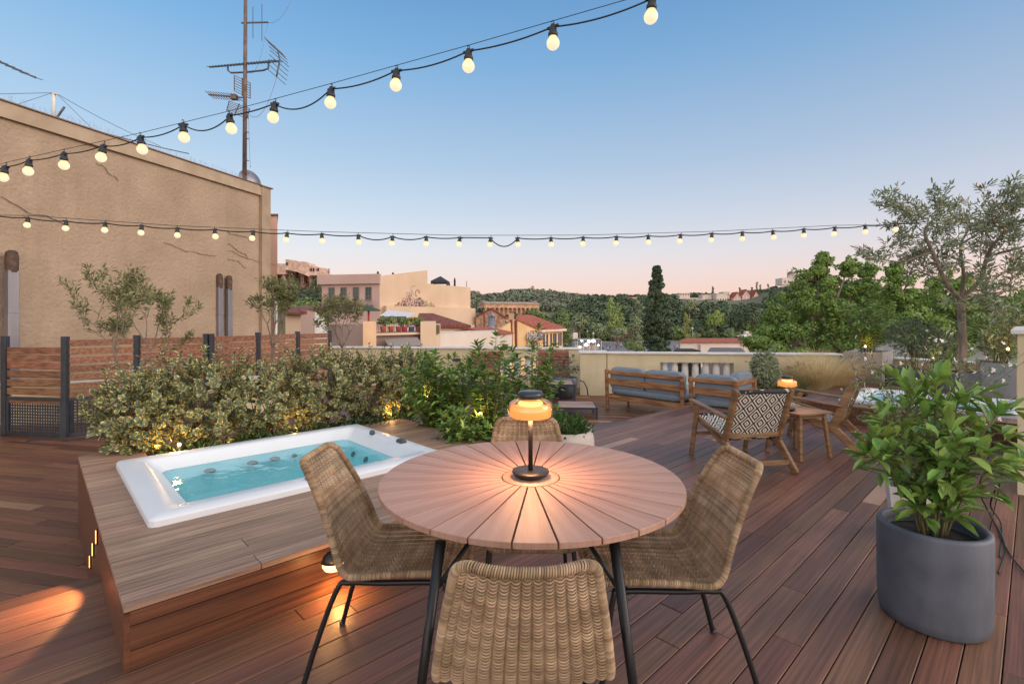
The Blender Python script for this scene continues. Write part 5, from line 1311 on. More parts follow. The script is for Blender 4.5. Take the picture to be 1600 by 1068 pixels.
# terrain: heights above the plain as a function of picture column and distance
def pxz(px, py, D): return EYE-(py-HY)/F*D
M_hill = mat('hill_scrub', '#4f553d', .95, '#6b6650', .01, detail=8)
sky1 = [(a_, b_+7) for a_, b_ in [(560, 470), (640, 466), (700, 462), (737, 457), (754, 463), (778, 460.5), (800, 456), (815, 454.5), (835, 455), (867, 457.5), (900, 462), (930, 464), (960, 465), (1000, 468), (1060, 472)]]
sky2 = [(a_, b_+8) for a_, b_ in [(880, 480), (905, 472), (930, 466), (959, 463.5), (1006, 463), (1030, 462), (1047, 461), (1074, 456), (1107, 456), (1141, 458), (1175, 454), (1197, 448), (1215, 443), (1225, 441), (1250, 441), (1290, 452), (1350, 458), (1420, 462), (1520, 466), (1640, 470), (1800, 478)]]
def hillmesh(name, prof_, D0, D1, D2, label=None):
    xs = np.linspace(prof_[0][0], prof_[-1][0], 90); pts = np.array(prof_); ys = np.interp(xs, pts[:, 0], pts[:, 1]); m_ = MB(); V = []; K = 14
    for x, y in zip(xs, ys):
        zt = pxz(x, y, D1); edge = 1
        for k in range(K+1):
            f = k/K; D = D0+(D1-D0)*min(f*1.25, 1)+(D2-D1)*max(0, f-.8)/.2; h = GZ+(zt-GZ)*(math.sin(min(f*1.25, 1)*PI/2)**1.3 if f <= .8 else max(0, 1-(f-.8)/.2*1.0))
            h += (math.sin(x*.09+k)*.6)*(0 < k < K) if k != 11 else 0
            V.append(((x-HX)/F*D, D, h-(.3 if k in (0, K) else 0)))
    m_.add(V, [(i*(K+1)+k, i*(K+1)+k+1, (i+1)*(K+1)+k+1, (i+1)*(K+1)+k) for i in range(len(xs)-1) for k in range(K)], 0, True)
    o = obj(name, m_, M_hill); o['kind'] = 'structure'
    def hz(x, D):
        f = (D-D0)/(D1-D0); y = np.interp(x, pts[:, 0], pts[:, 1]); zt = pxz(x, y, D1); return GZ+(zt-GZ)*math.sin(np.clip(f, 0, 1)*PI/2)**1.3
    return hz
hz1 = hillmesh('hill', sky1, 420, 900, 1400)
hz2 = hillmesh('hill', sky2, 235, 480, 900)
# tree crowns made of many leafy faces
def crown_faces(r, c, rx, rz, nf, fs, V, kind=0):
    """scatter small faces in lumps over an ellipsoid"""
    nl = 6; lumps = rvec(r, nl); lumps[:, 2] = np.abs(lumps[:, 2])*1.0-.25
    v = rvec(r, nf); v[:, 2] = np.where(v[:, 2] < -.5, -v[:, 2], v[:, 2]); q = r.uniform(.55, 1, nf)**.5
    bmp = np.clip((v@lumps.T).max(1), .3, 1); rr_ = q*(.72+.32*bmp**3)
    if kind == 1: rr_ = rr_*np.clip(1.05-.55*np.clip(v[:, 2], 0, 1), .3, 1)**0.0
    p = v*np.array([rx, rx, rz])*rr_[:, None]+np.array(c)
    d = np.cross(v, rvec(r, nf)); d /= np.linalg.norm(d, axis=1)[:, None]+1e-9; nn = v+rvec(r, nf)*.55; nn /= np.linalg.norm(nn, axis=1)[:, None]
    V.append((p, d, nn, np.full(nf, fs)*r.uniform(.6, 1.4, nf)))
def facemesh(name, V, m, wr=.7):
    p, d, n_, l = (np.concatenate([a[i] for a in V]) for i in range(4)); return leaf_mesh(name, p, d, n_, l, l*wr, m, simple=True)
def tmat(name, a, b_, sc=.15, rand=.3): return mat(name, a, .7, b_, sc, rand=rand, hue=.015, detail=3)
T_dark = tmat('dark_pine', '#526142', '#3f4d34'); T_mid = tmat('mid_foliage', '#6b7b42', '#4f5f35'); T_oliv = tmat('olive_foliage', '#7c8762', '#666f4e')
T_pop = tmat('poplar_foliage', '#93a352', '#788843'); T_yel = tmat('yellow_foliage', '#94923f', '#757a36'); T_far = tmat('hazed_far_foliage', '#747a64', '#5e644f', .02); T_cyp = tmat('cypress_foliage', '#48583a', '#33422b', .6)  # far wood greyed and paled: distance haze put into its colour
rt = np.random.default_rng(101)
# far woods (nobody could count them)
def wood(name, hz, x0, x1, D0, D1, n, rmin, rmax, nf, m, label, fs, seed, keep=None, top=None):
    r = np.random.default_rng(seed); V = []
    for i in range(n):
        D = (D0**1+(D1-D0)*r.uniform()**.9); x = r.uniform(x0, x1)
        if keep and not keep(x, D): continue
        z = hz(x, D); rx = r.uniform(rmin, rmax); rz = rx*r.uniform(.7, 1.25); 
        if top and HY-(z+rz*1.5-EYE)*F/D < top(x): continue
        crown_faces(r, ((x-HX)/F*D, D, z+rz*.55), rx, rz, nf, fs*r.uniform(.8, 1.2), V)
    o = obj(name, facemesh(name, V, m), None); tag(o, label, 'wood', kind='stuff'); return o
flat = lambda x, D: GZ
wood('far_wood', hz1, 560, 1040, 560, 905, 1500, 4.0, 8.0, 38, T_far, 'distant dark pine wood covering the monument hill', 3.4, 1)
wood('hill_wood', hz2, 890, 1300, 240, 484, 1300, 3.0, 5.2, 64, T_dark, 'dark wood on the slope below the white hill houses', 1.9, 2, keep=lambda x, D: not (D > 385 and x > 1040) or D > 425, top=lambda x: 469 if 1058 < x < 1145 else 477 if 1145 <= x < 1200 else 446 if x > 1205 else 457)
wood('park_wood', lambda x, D: GZ+max(0, (D-235)*.012), 740, 1260, 232, 330, 420, 3.2, 5.4, 120, T_mid, 'mixed green park trees massed beyond the plaza', 1.5, 3)
wood('hill_wood', hz2, 1250, 1640, 250, 480, 260, 4, 6, 50, T_dark, 'dark wood right of the domed observatory, behind the big trees', 2.2, 4)
# nearer single trees
def tree(px, pb, pt, D, w, m, label, kind='tree', shape='round', nf=900, fs=None, group=None, seed=0, zg=GZ, trunkm=None):
    r = np.random.default_rng(seed+int(px)); x = (px-HX)/F*D; zt = pxz(px, pt, D); zb = pxz(px, pb, D); W_ = w/F*D/2; root = thing(kind, (x, D, zg), label, 'tree', group=group); V = []
    fs = fs or W_*.16; H = zt-zb
    if shape == 'round':
        crown_faces(r, (x, D, zb+H*.5), W_*.8, H*.42, nf//2, fs, V)
        for i in range(9):
            v = rvec(r, 1)[0]; crown_faces(r, (x+v[0]*W_*.6, D+v[1]*W_*.6, zb+H*(.5+.33*v[2])), W_*r.uniform(.3, .48), H*r.uniform(.14, .22), nf//16, fs, V)
    elif shape == 'column':
        for i in range(12):
            f = (i+.5)/12; wv = W_*(.55+.5*math.sin(PI*min(f*.95+.12, 1)))*(1-.4*max(0, f-.7)/.3); crown_faces(r, (x+r.normal()*W_*.18, D+r.normal()*W_*.18, zb+H*f), wv*.8, H*.09, nf//12, fs, V)
    elif shape == 'cypress':
        for i in range(150):
            f = (i+.5)/150; wv = 1.2*W_*min(1, .8+f)*min(1, (1.02-f)*1.75)**.75+.1; a = r.uniform(0, 6.28); q = r.uniform(.1, .72)
            crown_faces(r, (x+math.cos(a)*wv*q, D+math.sin(a)*wv*q, zb+H*(f*.97)), max(wv*.30, .2), H*.035, nf//150, fs, V)
    obj('crown', facemesh('crown', V, m), None, root)
    b = MB(); b.tube([(x, D, zg-.2), (x+W_*.04, D, (zg+zb)/2), (x, D, zb+H*.45)], [max(W_*.1, .15), max(W_*.08, .12), max(W_*.03, .06)], 7)
    for i in range(5): v = rvec(r, 1)[0]; b.tube([(x, D, zb+H*.12), (x+v[0]*W_*.55, D+v[1]*W_*.55, zb+H*(.4+.2*abs(v[2])))], [max(W_*.05, .07), .03], 5)
    obj('trunk', b, M_barkd, root); return root
tree(1026, 560, 414, 45, 46, T_cyp, 'tall dark cypress standing against the sky in the middle distance', 'cypress', 'cypress', 24000, .20, seed=3)
cy = [(1, 0)]
for px, pb, pt, D, w, m, sh, lab in (
        (878, 530, 473, 190, 44, T_mid, 'round', 'broad green tree right of the red-roofed yellow house'),
        (905, 520, 482, 230, 40, T_oliv, 'round', 'grey-green olive-like tree in the park left of the poplars'),
        (838, 505, 482, 150, 50, T_mid, 'round', 'green tree in front of the columned temple'),
        (803, 505, 486, 140, 30, T_dark, 'round', 'dark small tree left before the columned temple'),
        (955, 522, 466, 225, 26, T_pop, 'column', 'taller light green poplar left of the cypress'),
        (968, 520, 474, 228, 18, T_pop, 'column', 'short light green poplar against the right flank of the tall one'),
        (998, 532, 470, 215, 34, T_oliv, 'column', 'wide grey-green poplar immediately left of the cypress'),
        (1073, 528, 489, 205, 16, T_yel, 'column', 'narrow yellowish poplar right of the cypress'),
        (1077, 492, 467, 280, 36, T_oliv, 'round', 'umbrella-shaped brownish pine above the yellowish poplar'),
        (1118, 520, 482, 240, 34, T_pop, 'round', 'bright light green tree between the cypress and the big green trees'),
        (1150, 525, 478, 235, 42, T_dark, 'round', 'dark broad tree right of the bright green one'),
        (1175, 520, 474, 225, 40, T_dark, 'round', 'dark tree beside the left edge of the big leafy green tree'),
        (1142, 532, 508, 200, 18, T_oliv, 'round', 'small grey-green tree above the long red tiled roof'),
        (935, 530, 504, 200, 34, T_oliv, 'round', 'low olive tree behind the lit kiosks in the plaza'),
        (965, 530, 508, 195, 36, T_oliv, 'round', 'low olive tree above the brown path in the plaza'),
        (982, 548, 524, 150, 22, T_mid, 'round', 'small round tree left beside the foot of the cypress'),
        (995, 552, 534, 130, 34, T_mid, 'round', 'low bushy tree touching the foot of the cypress'),
        (888, 550, 508, 110, 30, T_mid, 'round', 'green tree right behind the corner of the yellow house with blue shutters'),
        (1092, 528, 520, 180, 9, T_yel, 'round', 'tiny yellow-green clipped tree above the long tiled roof')):
    tree(px, pb, pt, D, w, m, lab, 'park_tree', sh, 1100, seed=7)
# big leafy trees right, near the terrace
def leafy_tree(px, D, clumps, label, sd_, n_per, ls, m=LF_tree):
    n_per = int(n_per*1.9); ls = ls*.74
    r = np.random.default_rng(sd_); x = (px-HX)/F*D; root = thing('broadleaf_tree', (x, D, GZ), label, 'tree'); V = []; b = MB(); b.tube([(x, D, GZ-.2), (x, D, -3), (x+.1, D, -.5)], [.4, .3, .2], 8)
    for (cx_, cy_, rp, dd) in clumps:
        c = P(cx_, cy_, D+dd); R_ = rp/F*D; b.tube([(x+.1, D, -1.5), tuple(Vector((x, D, -.8)).lerp(c, .55)+Vector((0, 0, .2))), tuple(c)], [.14, .08, .03], 5)
        for k in range(7):
            v = rvec(r, 1)[0]; crown_faces(r, c+Vector(v*R_*np.array([.55, .55, .5])), R_*.5, R_*.42, n_per//7, ls, V)
        # leafy twigs sticking out
        for k in range(9):
            v = rvec(r, 1)[0]; v[2] = abs(v[2])*.8+.1; e = np.array(c)+v*R_*r.uniform(.95, 1.25); b.tube([tuple(c), tuple(e)], [.03, .01], 4)
            for f in np.linspace(.55, 1, 6): pp = np.array(c)*(1-f)+e*f; crown_faces(r, pp, .16, .14, 14, ls, V)
    obj('crown', facemesh('crown', V, m, .55), None, root); obj('trunk', b, M_barkd, root)
leafy_tree(1275, 27, [(1215, 505, 36, 0), (1240, 470, 34, 1), (1275, 440, 32, 0), (1290, 500, 45, -1), (1335, 455, 36, 1), (1345, 510, 45, 0), (1285, 410, 14, 0), (1195, 535, 34, -1), (1240, 540, 42, -2), (1310, 550, 45, -2), (1325, 420, 17, 0), (1355, 425, 14, 1), (1265, 470, 30, -2), (1370, 480, 30, 0), (1300, 470, 42, 2), (1345, 470, 40, 2), (1255, 500, 40, 2), (1380, 520, 45, 1)],
           'big bright green leafy tree rising behind the parapet, left of the large olive', 91, 1500, .20)
leafy_tree(1440, 24, [(1410, 455, 30, 0), (1440, 480, 40, 0), (1420, 520, 40, -1), (1390, 500, 34, 0), (1480, 450, 34, 1), (1500, 500, 44, 0), (1560, 500, 40, 0), (1540, 540, 44, -1), (1400, 425, 14, 0), (1470, 540, 44, -2), (1600, 480, 36, 1)],
           'second big green leafy tree, seen through the branches of the large olive', 92, 1300, .18)

# ------------------------------------------------------------------ buildings
M_bpink = mat('dusky_pink_wall', '#bd9f95', .85, '#b3958b', .3); M_bpeach = mat('peach_wall', '#d0b69c', .85, '#c5aa8f', .25, detail=6); M_tile = mat('roof_tiles', '#a5583f', .8, '#86432f', .8, (6, 1, 1), bump=.3, bscale=8)
M_tiled = mat('old_roof_tiles', '#7d4436', .85, '#613127', .8, (6, 1, 1)); M_win = mat('window_glass', '#4c565c', .15, '#38424a', .5, spec=.8); M_frame = mat('window_frame', '#7b7064', .6); M_wwhite = mat('off_white_wall', '#d9cbbf', .8, '#cbbbad', .3)
M_yellow = mat('yellow_wall', '#d9b485', .85, '#cfa877', .4); M_shut = mat('blue_shutter', '#41587a', .6); M_stone = mat('rubble_stone', '#b8937a', .9, '#94705c', 1.8, bump=.8, bscale=3, detail=8, bdist=.1, contrast=(.45, .55)); M_marble = mat('old_marble', '#c9a184', .85, '#a88167', .5)
M_mauve = mat('mauve_wall', '#a79189', .9, '#9c867e', .5); M_awn = mat('grey_awning', '#8b8280', .9); M_gdark = mat('dark_canvas', '#33343a', .85)
def V2(px, D): return ((px-HX)/F*D, D)
def winrow(root, a, b_, fr, z0, z1, w, m=M_win, frame=M_frame, nm='window', out=.05):
    """windows on the wall a->b; fr positions 0..1"""
    a, b_ = Vector((a[0], a[1], 0)), Vector((b_[0], b_[1], 0)); d = (b_-a).normalized(); ln = (b_-a).length; n = Vector((d.y, -d.x, 0))
    if n.dot(-a) < 0: n = -n
    for f in fr:
        c = a+d*ln*f+n*out+Vector((0, 0, (z0+z1)/2)); g = MB(); t = .035*w+.03; H = z1-z0
        for s in (-1, 1): g.bar(c+d*s*w/2-Vector((0, 0, H/2)), c+d*s*w/2+Vector((0, 0, H/2)), t, .12, up=(n.x, n.y, 0)); g.bar(c-d*(w/2)+Vector((0, 0, s*H/2)), c+d*(w/2)+Vector((0, 0, s*H/2)), .12, t)
        g.bar(c-Vector((0, 0, H/2)), c+Vector((0, 0, H/2)), t*.6, .09, up=(n.x, n.y, 0))
        if nm == 'window':
            for k in (.33, .66): g.bar(c-d*w/2+Vector((0, 0, H*(k-.5))), c+d*w/2+Vector((0, 0, H*(k-.5))), .09, t*.6)
        fo = obj(nm, g, frame, root); q = MB(); q.bar(c-d*w/2-n*.02, c+d*w/2-n*.02, .04, H); obj('pane', q, m, fo)
# the large peach building with a pink facade
D_ = 67.5; A_ = V2(503, 69.5); B_ = V2(593, D_); C_ = V2(668, 76); E_ = V2(735, 85.5)
bp = thing('large_building', (B_[0], B_[1], GZ), 'large building with dusky pink facade and blank peach side wall with graffiti', 'building')
zt = pxz(0, 447-4, D_); zc = pxz(0, 428, D_)
b = MB(); b.prism([A_, B_, (B_[0]+.3, B_[1]+.5), (A_[0]+2, A_[1]+20)], GZ, zt); obj('facade', b, M_bpink, bp)
b = MB(); o_ = .5; b.prism([(A_[0]-o_, A_[1]-o_), (B_[0]+.1, B_[1]-o_), (B_[0]+.1, B_[1]+.5), (A_[0]+2, A_[1]+20)], zt, zc); obj('cornice', b, M_bpink, bp)
M1 = V2(605, 68.9)
z667 = pxz(0, 422, 76); z2 = pxz(0, 446, 80)
def rooft(p): return zc-.1 if p[1] < 72 else z667
b = MB(); b.prism([(B_[0]+.02, B_[1]-.02), C_, (C_[0]-14, C_[1]+8), (B_[0]-14+2, B_[1]+12)], GZ, lambda p: zc-.25 if p[1] < 72 else (z667 if p[0] > -14 else z667-1)); obj('side_wall', b, M_bpeach, bp)
b = MB(); b.prism([C_, E_, (E_[0]-12, E_[1]+8), (C_[0]-12, C_[1]+8)], GZ, pxz(0, 443, 76)); obj('rear_wing', b, M_bpeach, bp)
E2 = (E_[0]+.55, E_[1]+.2); b = MB(); b.prism([(C_[0]+.9-5, C_[1]-8.6), (E_[0]+.9, E_[1]-.6), (E_[0]+.3, E_[1]+2), (C_[0]-5, C_[1]-7)], GZ, pxz(0, 480, 78)); obj('lower_wall', b, M_bpeach, bp)
winrow(bp, A_, B_, (.175, .385, .60, .815), pxz(0, 469, 68), pxz(0, 448.5, 68), .85, m=mat('pale_window', '#3c464c', .45, '#565c5c', .6, spec=.3))
for f0, f1 in ((.085, .25), (.27, .5), (.53, .68), (.715, .89)):
    b = MB(); a, e = Vector((*A_, 0)).lerp(Vector((*B_, 0)), f0)+Vector((0, -.6, 0)), Vector((*A_, 0)).lerp(Vector((*B_, 0)), f1)+Vector((0, -.6, 0)); z0 = pxz(0, 476, 68)
    for zz in (z0, z0+.65): b.bar(a+Vector((0, 0, zz)), e+Vector((0, 0, zz)), .05, .06)
    k = int((e-a).length/.18)
    for i in range(k+1): q = a.lerp(e, i/k); b.bar(q+Vector((0, 0, z0)), q+Vector((0, 0, z0+.65)), .04, .04, up=(0, 1, 0))
    b.bar((a+e)/2+Vector((0, .3, z0-.1))-(e-a)/2, (a+e)/2+Vector((0, .3, z0-.1))+(e-a)/2, .7, .12); obj('balcony', b, M_frame, bp)
# graffiti on the side wall: loose letters-like strokes
def graffiti(root, c, d, w, h, cols, sd_, n=40, nz=(0, 0, 0)):
    rk = random.Random(sd_)
    for ci, col in enumerate(cols):
        b = MB()
        for i in range(n):
            x = rk.uniform(0, w); z = rk.gauss(0, .28)*h*(1-abs(x/w-.4)); p = Vector(c)+Vector(d)*x+Vector((0, 0, z)); pts = []
            a = rk.uniform(0, 6.28); R_ = rk.uniform(.12, .3)*h*.5
            for k in range(7): t = a+k*.7; pts.append(p+Vector(d)*math.cos(t)*R_+Vector((0, 0, math.sin(t)*R_*1.2)))
            b.tube([q+Vector(nz)*(.12+.03*ci) for q in pts], .05, 4)
        obj('graffiti', b, col, root)
M_gp = mat('pink_paint', '#c08a84', .8); M_gg = mat('green_paint', '#8fa878', .8); M_gb = mat('dark_paint', '#6b5f63', .8); M_gr = mat('red_paint', '#b34a4a', .7); M_gu = mat('blue_paint', '#4a4f8c', .7)
dd = (Vector((*C_, 0))-Vector((*B_, 0))).normalized(); nn = Vector((dd.y, -dd.x, 0))
def onwall(px, a, b_):
    k = (px-HX)/F; t_ = (a[0]-k*a[1])/(k*(b_[1]-a[1])-(b_[0]-a[0])); return (a[0]+(b_[0]-a[0])*t_, a[1]+(b_[1]-a[1])*t_)
def gpt(px, py, a, b_): q = onwall(px, a, b_); return Vector((q[0], q[1], pxz(0, py, q[1])))
graffiti(bp, gpt(630, 476, B_, C_), dd, 4.2, 3.6, (M_gp, M_gb, M_wwhite), 5, 26, nn); graffiti(bp, gpt(652, 482, B_, C_), dd, 5.0, 2.4, (M_gg, M_gp), 6, 20, nn)
graffiti(bp, gpt(614, 480, B_, C_), dd, 3, 1.6, (M_gb,), 7, 14, nn)
b = MB()
for x, y, D in ((590.5, 424, 67.8), (614, 425.5, 70)): b.lathe(P(x, y+3, D), [(.14, -.5), (.16, .1), (.1, .25), (0, .3)], 8)
obj('roof_vent', b, M_gdark, bp)
b = MB(); b.tube([P(513, 428, 69), P(513, 421, 69), P(515, 419, 69)], .05, 5); b.tube([P(729, 448, 84), P(729, 439, 84)], .05, 5); obj('lightning_rod', b, M_ant, bp)
# gazebo and closed parasols on its roof
gz = thing('roof_gazebo', P(686, 446, 80), 'dark canvas gazebo on the flat roof of the large peach building', 'gazebo')
zr = pxz(0, 443, 76)+.0
cx0, cx1, yb = (673-HX)/F*80, (699.5-HX)/F*80, 80
b = MB(); ze = pxz(0, 438.5, 80); zt_ = pxz(0, 430, 80); mid = ((cx0+cx1)/2, yb+1.4, zt_)
q = [(cx0, yb, ze), (cx1, yb, ze), (cx1, yb+2.8, ze), (cx0, yb+2.8, ze)]; b.add(q+[mid]+[(x, y, z-.35) for x, y, z in q], [(0, 1, 4), (1, 2, 4), (2, 3, 4), (3, 0, 4), (0, 5, 6, 1), (1, 6, 7, 2), (2, 7, 8, 3), (3, 8, 5, 0)]); obj('canopy', b, M_gdark, gz)
for x, y in ((cx0+.1, yb+.1), (cx1-.1, yb+.1), (cx1-.1, yb+2.7), (cx0+.1, yb+2.7)): b = MB(); b.tube([(x, y, zr), (x, y, ze)], .07, 6); b.lathe(Vector((x, y, zr)), [(.12, 0), (.16, .3), (.1, .55), (.07, .7)], 8); obj('leg', b, M_gdark, gz)
for px, lab in ((710.5, 'closed dark parasol on the roof right of the gazebo'),):
    q = thing('closed_parasol', (V2(px, 82)[0], 82, zr), lab, 'parasol'); x = V2(px, 82)[0]
    b = MB(); b.lathe(Vector((x, 82, zr)), [(.16, .0), (.18, .2), (.14, .5), (.18, .7), (.14, 1.1), (.04, 1.4), (0, 1.45)], 10); obj('canopy', b, M_gdark, q)

def gable(root, a, b_, depth, z0, ze, zr, mw, mr, over=.4, nm='roof'):
    """house with front a->b (eaves side), ridge parallel"""
    a, b_ = Vector((*a, 0)), Vector((*b_, 0)); d = (b_-a).normalized(); n = Vector((-d.y, d.x, 0))
    if n.dot(a) < 0: n = -n
    c, e = b_+n*depth, a+n*depth; w = MB(); vs = [a, b_, c, e]; V = [(p.x, p.y, z0) for p in vs]+[(p.x, p.y, ze) for p in vs]+[((a+e)/2+Vector((0, 0, zr)))[:], ((b_+c)/2+Vector((0, 0, zr)))[:]]
    w.add(V, [(0, 1, 5, 4), (1, 2, 6, 9, 5), (2, 3, 7, 6), (3, 0, 4, 8, 7), (3, 2, 1, 0)]); obj('wall', w, mw, root)
    r_ = MB(); sl_ = (zr-ze)/(depth/2); 
    for s in (0, 1):
        base = a if s == 0 else e; nn_ = n if s == 0 else -n
        p0 = base-d*over-nn_*over+Vector((0, 0, ze-sl_*over+.06)); p1 = p0+d*((b_-a).length+2*over); p2 = (a+e)/2+d*((b_-a).length+over)+Vector((0, 0, zr+.06)); p3 = (a+e)/2-d*over+Vector((0, 0, zr+.06))
        up = Vector((0, 0, .14)); r_.add([p0, p1, p2, p3, p0+up, p1+up, p2+up, p3+up], [(0, 1, 2, 3)[::-1], (4, 5, 6, 7), (0, 1, 5, 4), (1, 2, 6, 5), (2, 3, 7, 6), (3, 0, 4, 7)])
    obj(nm, r_, mr, root)
def hip(root, poly, z0, ze, zr, mw, mr, over=.4, inset=.35):
    w = MB(); w.prism(poly, z0, ze); obj('wall', w, mw, root); cx = sum(p[0] for p in poly)/4; cy = sum(p[1] for p in poly)/4
    o = [(p[0]+(p[0]-cx)*over*.1, p[1]+(p[1]-cy)*over*.1) for p in poly]; m1 = ((o[0][0]+o[3][0])/2, (o[0][1]+o[3][1])/2); m2 = ((o[1][0]+o[2][0])/2, (o[1][1]+o[2][1])/2)
    r1 = (m1[0]+(m2[0]-m1[0])*inset, m1[1]+(m2[1]-m1[1])*inset); r2 = (m2[0]+(m1[0]-m2[0])*inset, m2[1]+(m1[1]-m2[1])*inset); r_ = MB()
    r_.add([(p[0], p[1], ze+.01) for p in o]+[(p[0], p[1], ze+.16) for p in o]+[(*r1, zr), (*r2, zr)], [(0, 1, 5, 4), (1, 2, 6, 5), (2, 3, 7, 6), (3, 0, 4, 7), (4, 5, 9, 8), (5, 6, 9), (6, 7, 8, 9), (7, 4, 8), (3, 2, 1, 0)]); obj('roof', r_, mr, root)
# yellow house with blue shutters
yh = thing('yellow_house', (*V2(845, 72), GZ), 'yellow house with red tiled roof, blue shutters and graffiti on its gable side', 'house')
Pa, Pb, Pc = V2(770, 62), V2(846, 70), V2(879, 77)
w = MB(); zE = pxz(0, 514.5, 70); zR = pxz(0, 492, 72)
Pd = (Pc[0]-10.5, Pc[1]+2); 
w.add([(*Pa, GZ), (*Pb, GZ), (*Pc, GZ), (Pa[0]-1, Pa[1]+10, GZ), (*Pa, pxz(0, 522, 62)), (*Pb, zE), (*Pc, zE), (Pa[0]-1, Pa[1]+10, pxz(0, 520, 70)), (*V2(806, 66), pxz(0, 497.5, 66))], [(0, 1, 5, 8, 4), (1, 2, 6, 5), (2, 3, 7, 6), (3, 0, 4, 7), (4, 8, 7)]); obj('wall', w, M_yellow, yh)
r_ = MB(); k0 = (*V2(806, 65.8), pxz(0, 497.5, 65.8)+.15); k1 = (V2(846, 69.8)[0]-.1, 69.6, zE+.1); k2 = (V2(880, 77)[0]+.3, 76.8, zE+.12); k3 = (*V2(832, 80), pxz(0, 492, 80)); k4 = (*V2(810, 72), pxz(0, 491, 72))
r_.add([k0, k1, k2, k3, k4]+[(a_[0], a_[1], a_[2]-.25) for a_ in (k0, k1, k2, k3, k4)], [(0, 1, 2, 3, 4), (5, 6, 1, 0), (6, 7, 2, 1), (7, 8, 3, 2), (5, 9, 8, 7, 6)]); obj('roof', r_, M_tile, yh)
b = MB(); b.bar(Vector(k1)+Vector((0, 0, -.32)), Vector(k2)+Vector((0, 0, -.32)), .5, .3); obj('cornice', b, M_wwhite, yh)
winrow(yh, Pb, Pc, (.10, .24, .42, .55, .64, .80, .90), pxz(0, 541, 73), pxz(0, 521, 73), .30, m=M_shut, frame=M_shut, nm='shutter')
b = MB(); b.tube([(*V2(799, 65.2), GZ), (*V2(799, 65.2), pxz(0, 499, 65))], .2, 6); b.tube([(*V2(806.5, 65.7), GZ), (*V2(806.5, 65.7), pxz(0, 500, 65.5))], .18, 6); obj('drainpipe', b, M_tiled, yh)
b = MB(); b.box((*V2(799, 66), pxz(0, 496, 66)), (.7, .7, 1.2)); obj('chimney', b, M_marble, yh)
dg = (Vector((*Pb, 0))-Vector((*Pa, 0))).normalized(); ng = Vector((dg.y, -dg.x, 0)); 
if ng.dot(Vector((*Pa, 0))) > 0: ng = -ng
graffiti(yh, gpt(824, 527, Pa, Pb), dg, 3.2, 2.6, (M_gr, M_gu, M_wwhite), 11, 22, ng)
# rubble stone gable
sg = thing('stone_house', (*V2(765, 60), GZ), 'rough stone gable house with a steel flue, between the peach building and the temple', 'house')
a, e = V2(744, 84), V2(788, 84); b = MB(); b.add([(*a, GZ), (*e, GZ), (e[0], 95, GZ), (a[0], 95, GZ), (*a, pxz(0, 493, 84)), (*e, pxz(0, 494, 84)), (e[0], 95, pxz(0, 494, 84)), (a[0], 95, pxz(0, 493, 84)), (*V2(767, 84), pxz(0, 481, 84)), (V2(767, 84)[0], 95, pxz(0, 481, 84))], [(0, 1, 5, 8, 4), (1, 2, 6, 5), (2, 3, 7, 9, 6), (3, 0, 4, 7)]); obj('wall', b, M_stone, sg)
b = MB()
for u0, y0, u1, y1 in ((743, 493.5, 767, 480.4), (767, 480.4, 789.5, 494.5)): p0 = P(u0, y0, 83.8); p1 = P(u1, y1, 83.8); b.add([p0, p1, p1+Vector((0, 11.5, 0)), p0+Vector((0, 11.5, 0)), p0-Vector((0, 0, .3)), p1-Vector((0, 0, .3)), p1+Vector((0, 11.5, -.3)), p0+Vector((0, 11.5, -.3))], [(0, 1, 2, 3), (4, 5, 1, 0), (7, 6, 5, 4)[::-1], (2, 6, 7, 3), (1, 5, 6, 2), (3, 7, 4, 0)])
obj('roof', b, M_tiled, sg)
b = MB(); b.tube([(*V2(756.5, 83.7), GZ), (*V2(756.5, 83.7), pxz(0, 484, 84))], .12, 6); obj('drainpipe', b, M_tiled, sg)
b = MB(); b.tube([(*V2(768, 60), GZ), (*V2(768, 60), pxz(0, 493, 60))], .7*.6, 10); b.tube([P(766.5, 508, 59.9), P(767, 520, 59.9)], .55, 8); b.tube([P(767, 493, 60), P(771, 491, 60)], .5, 10); q = thing('steel_flue', (*V2(768, 60), GZ), 'fat grey steel flue standing before the rough stone gable', 'flue'); obj('duct', b, M_zinc, q)
# foreground low house left of it: roof and white wall
lw = thing('low_house', (*V2(720, 45), GZ), 'low cream house with dark red roof and long pale wall, before the peach building', 'house')
b = MB(); b.prism([V2(679, 36), V2(775, 44), (V2(775, 44)[0], 48), V2(679, 42)], GZ, pxz(0, 519, 40)); obj('boundary_wall', b, M_wwhite, lw)
b = MB(); b.prism([V2(660, 50), V2(735, 54), (V2(735, 54)[0], 60), V2(660, 58)], GZ, pxz(0, 509, 52)); obj('wall', b, M_bpeach, lw)
b = MB(); z_ = pxz(0, 508.5, 52); p0, p1, p2, p3 = P(648, 506, 49), P(736, 508, 53.5), P(676, 489, 57), P(655, 489, 57)
b.add([p0, p1, p2, p3]+[p-Vector((0, 0, .3)) for p in (p0, p1, p2, p3)], [(0, 1, 2, 3), (4, 5, 1, 0), (5, 6, 2, 1), (6, 7, 3, 2), (7, 4, 0, 3), (7, 6, 5, 4)]); obj('roof', b, M_tiled, lw)
p0, p1, p2, p3 = P(730, 514.6, 56), P(757, 514.5, 58), P(750, 511, 61), P(731, 510, 61); b = MB(); b.add([p0, p1, p2, p3]+[p-Vector((0, 0, .25)) for p in (p0, p1, p2, p3)], [(0, 1, 2, 3), (4, 5, 1, 0), (5, 6, 2, 1), (6, 7, 3, 2), (7, 4, 0, 3)]); obj('roof', b, M_tiled, lw)
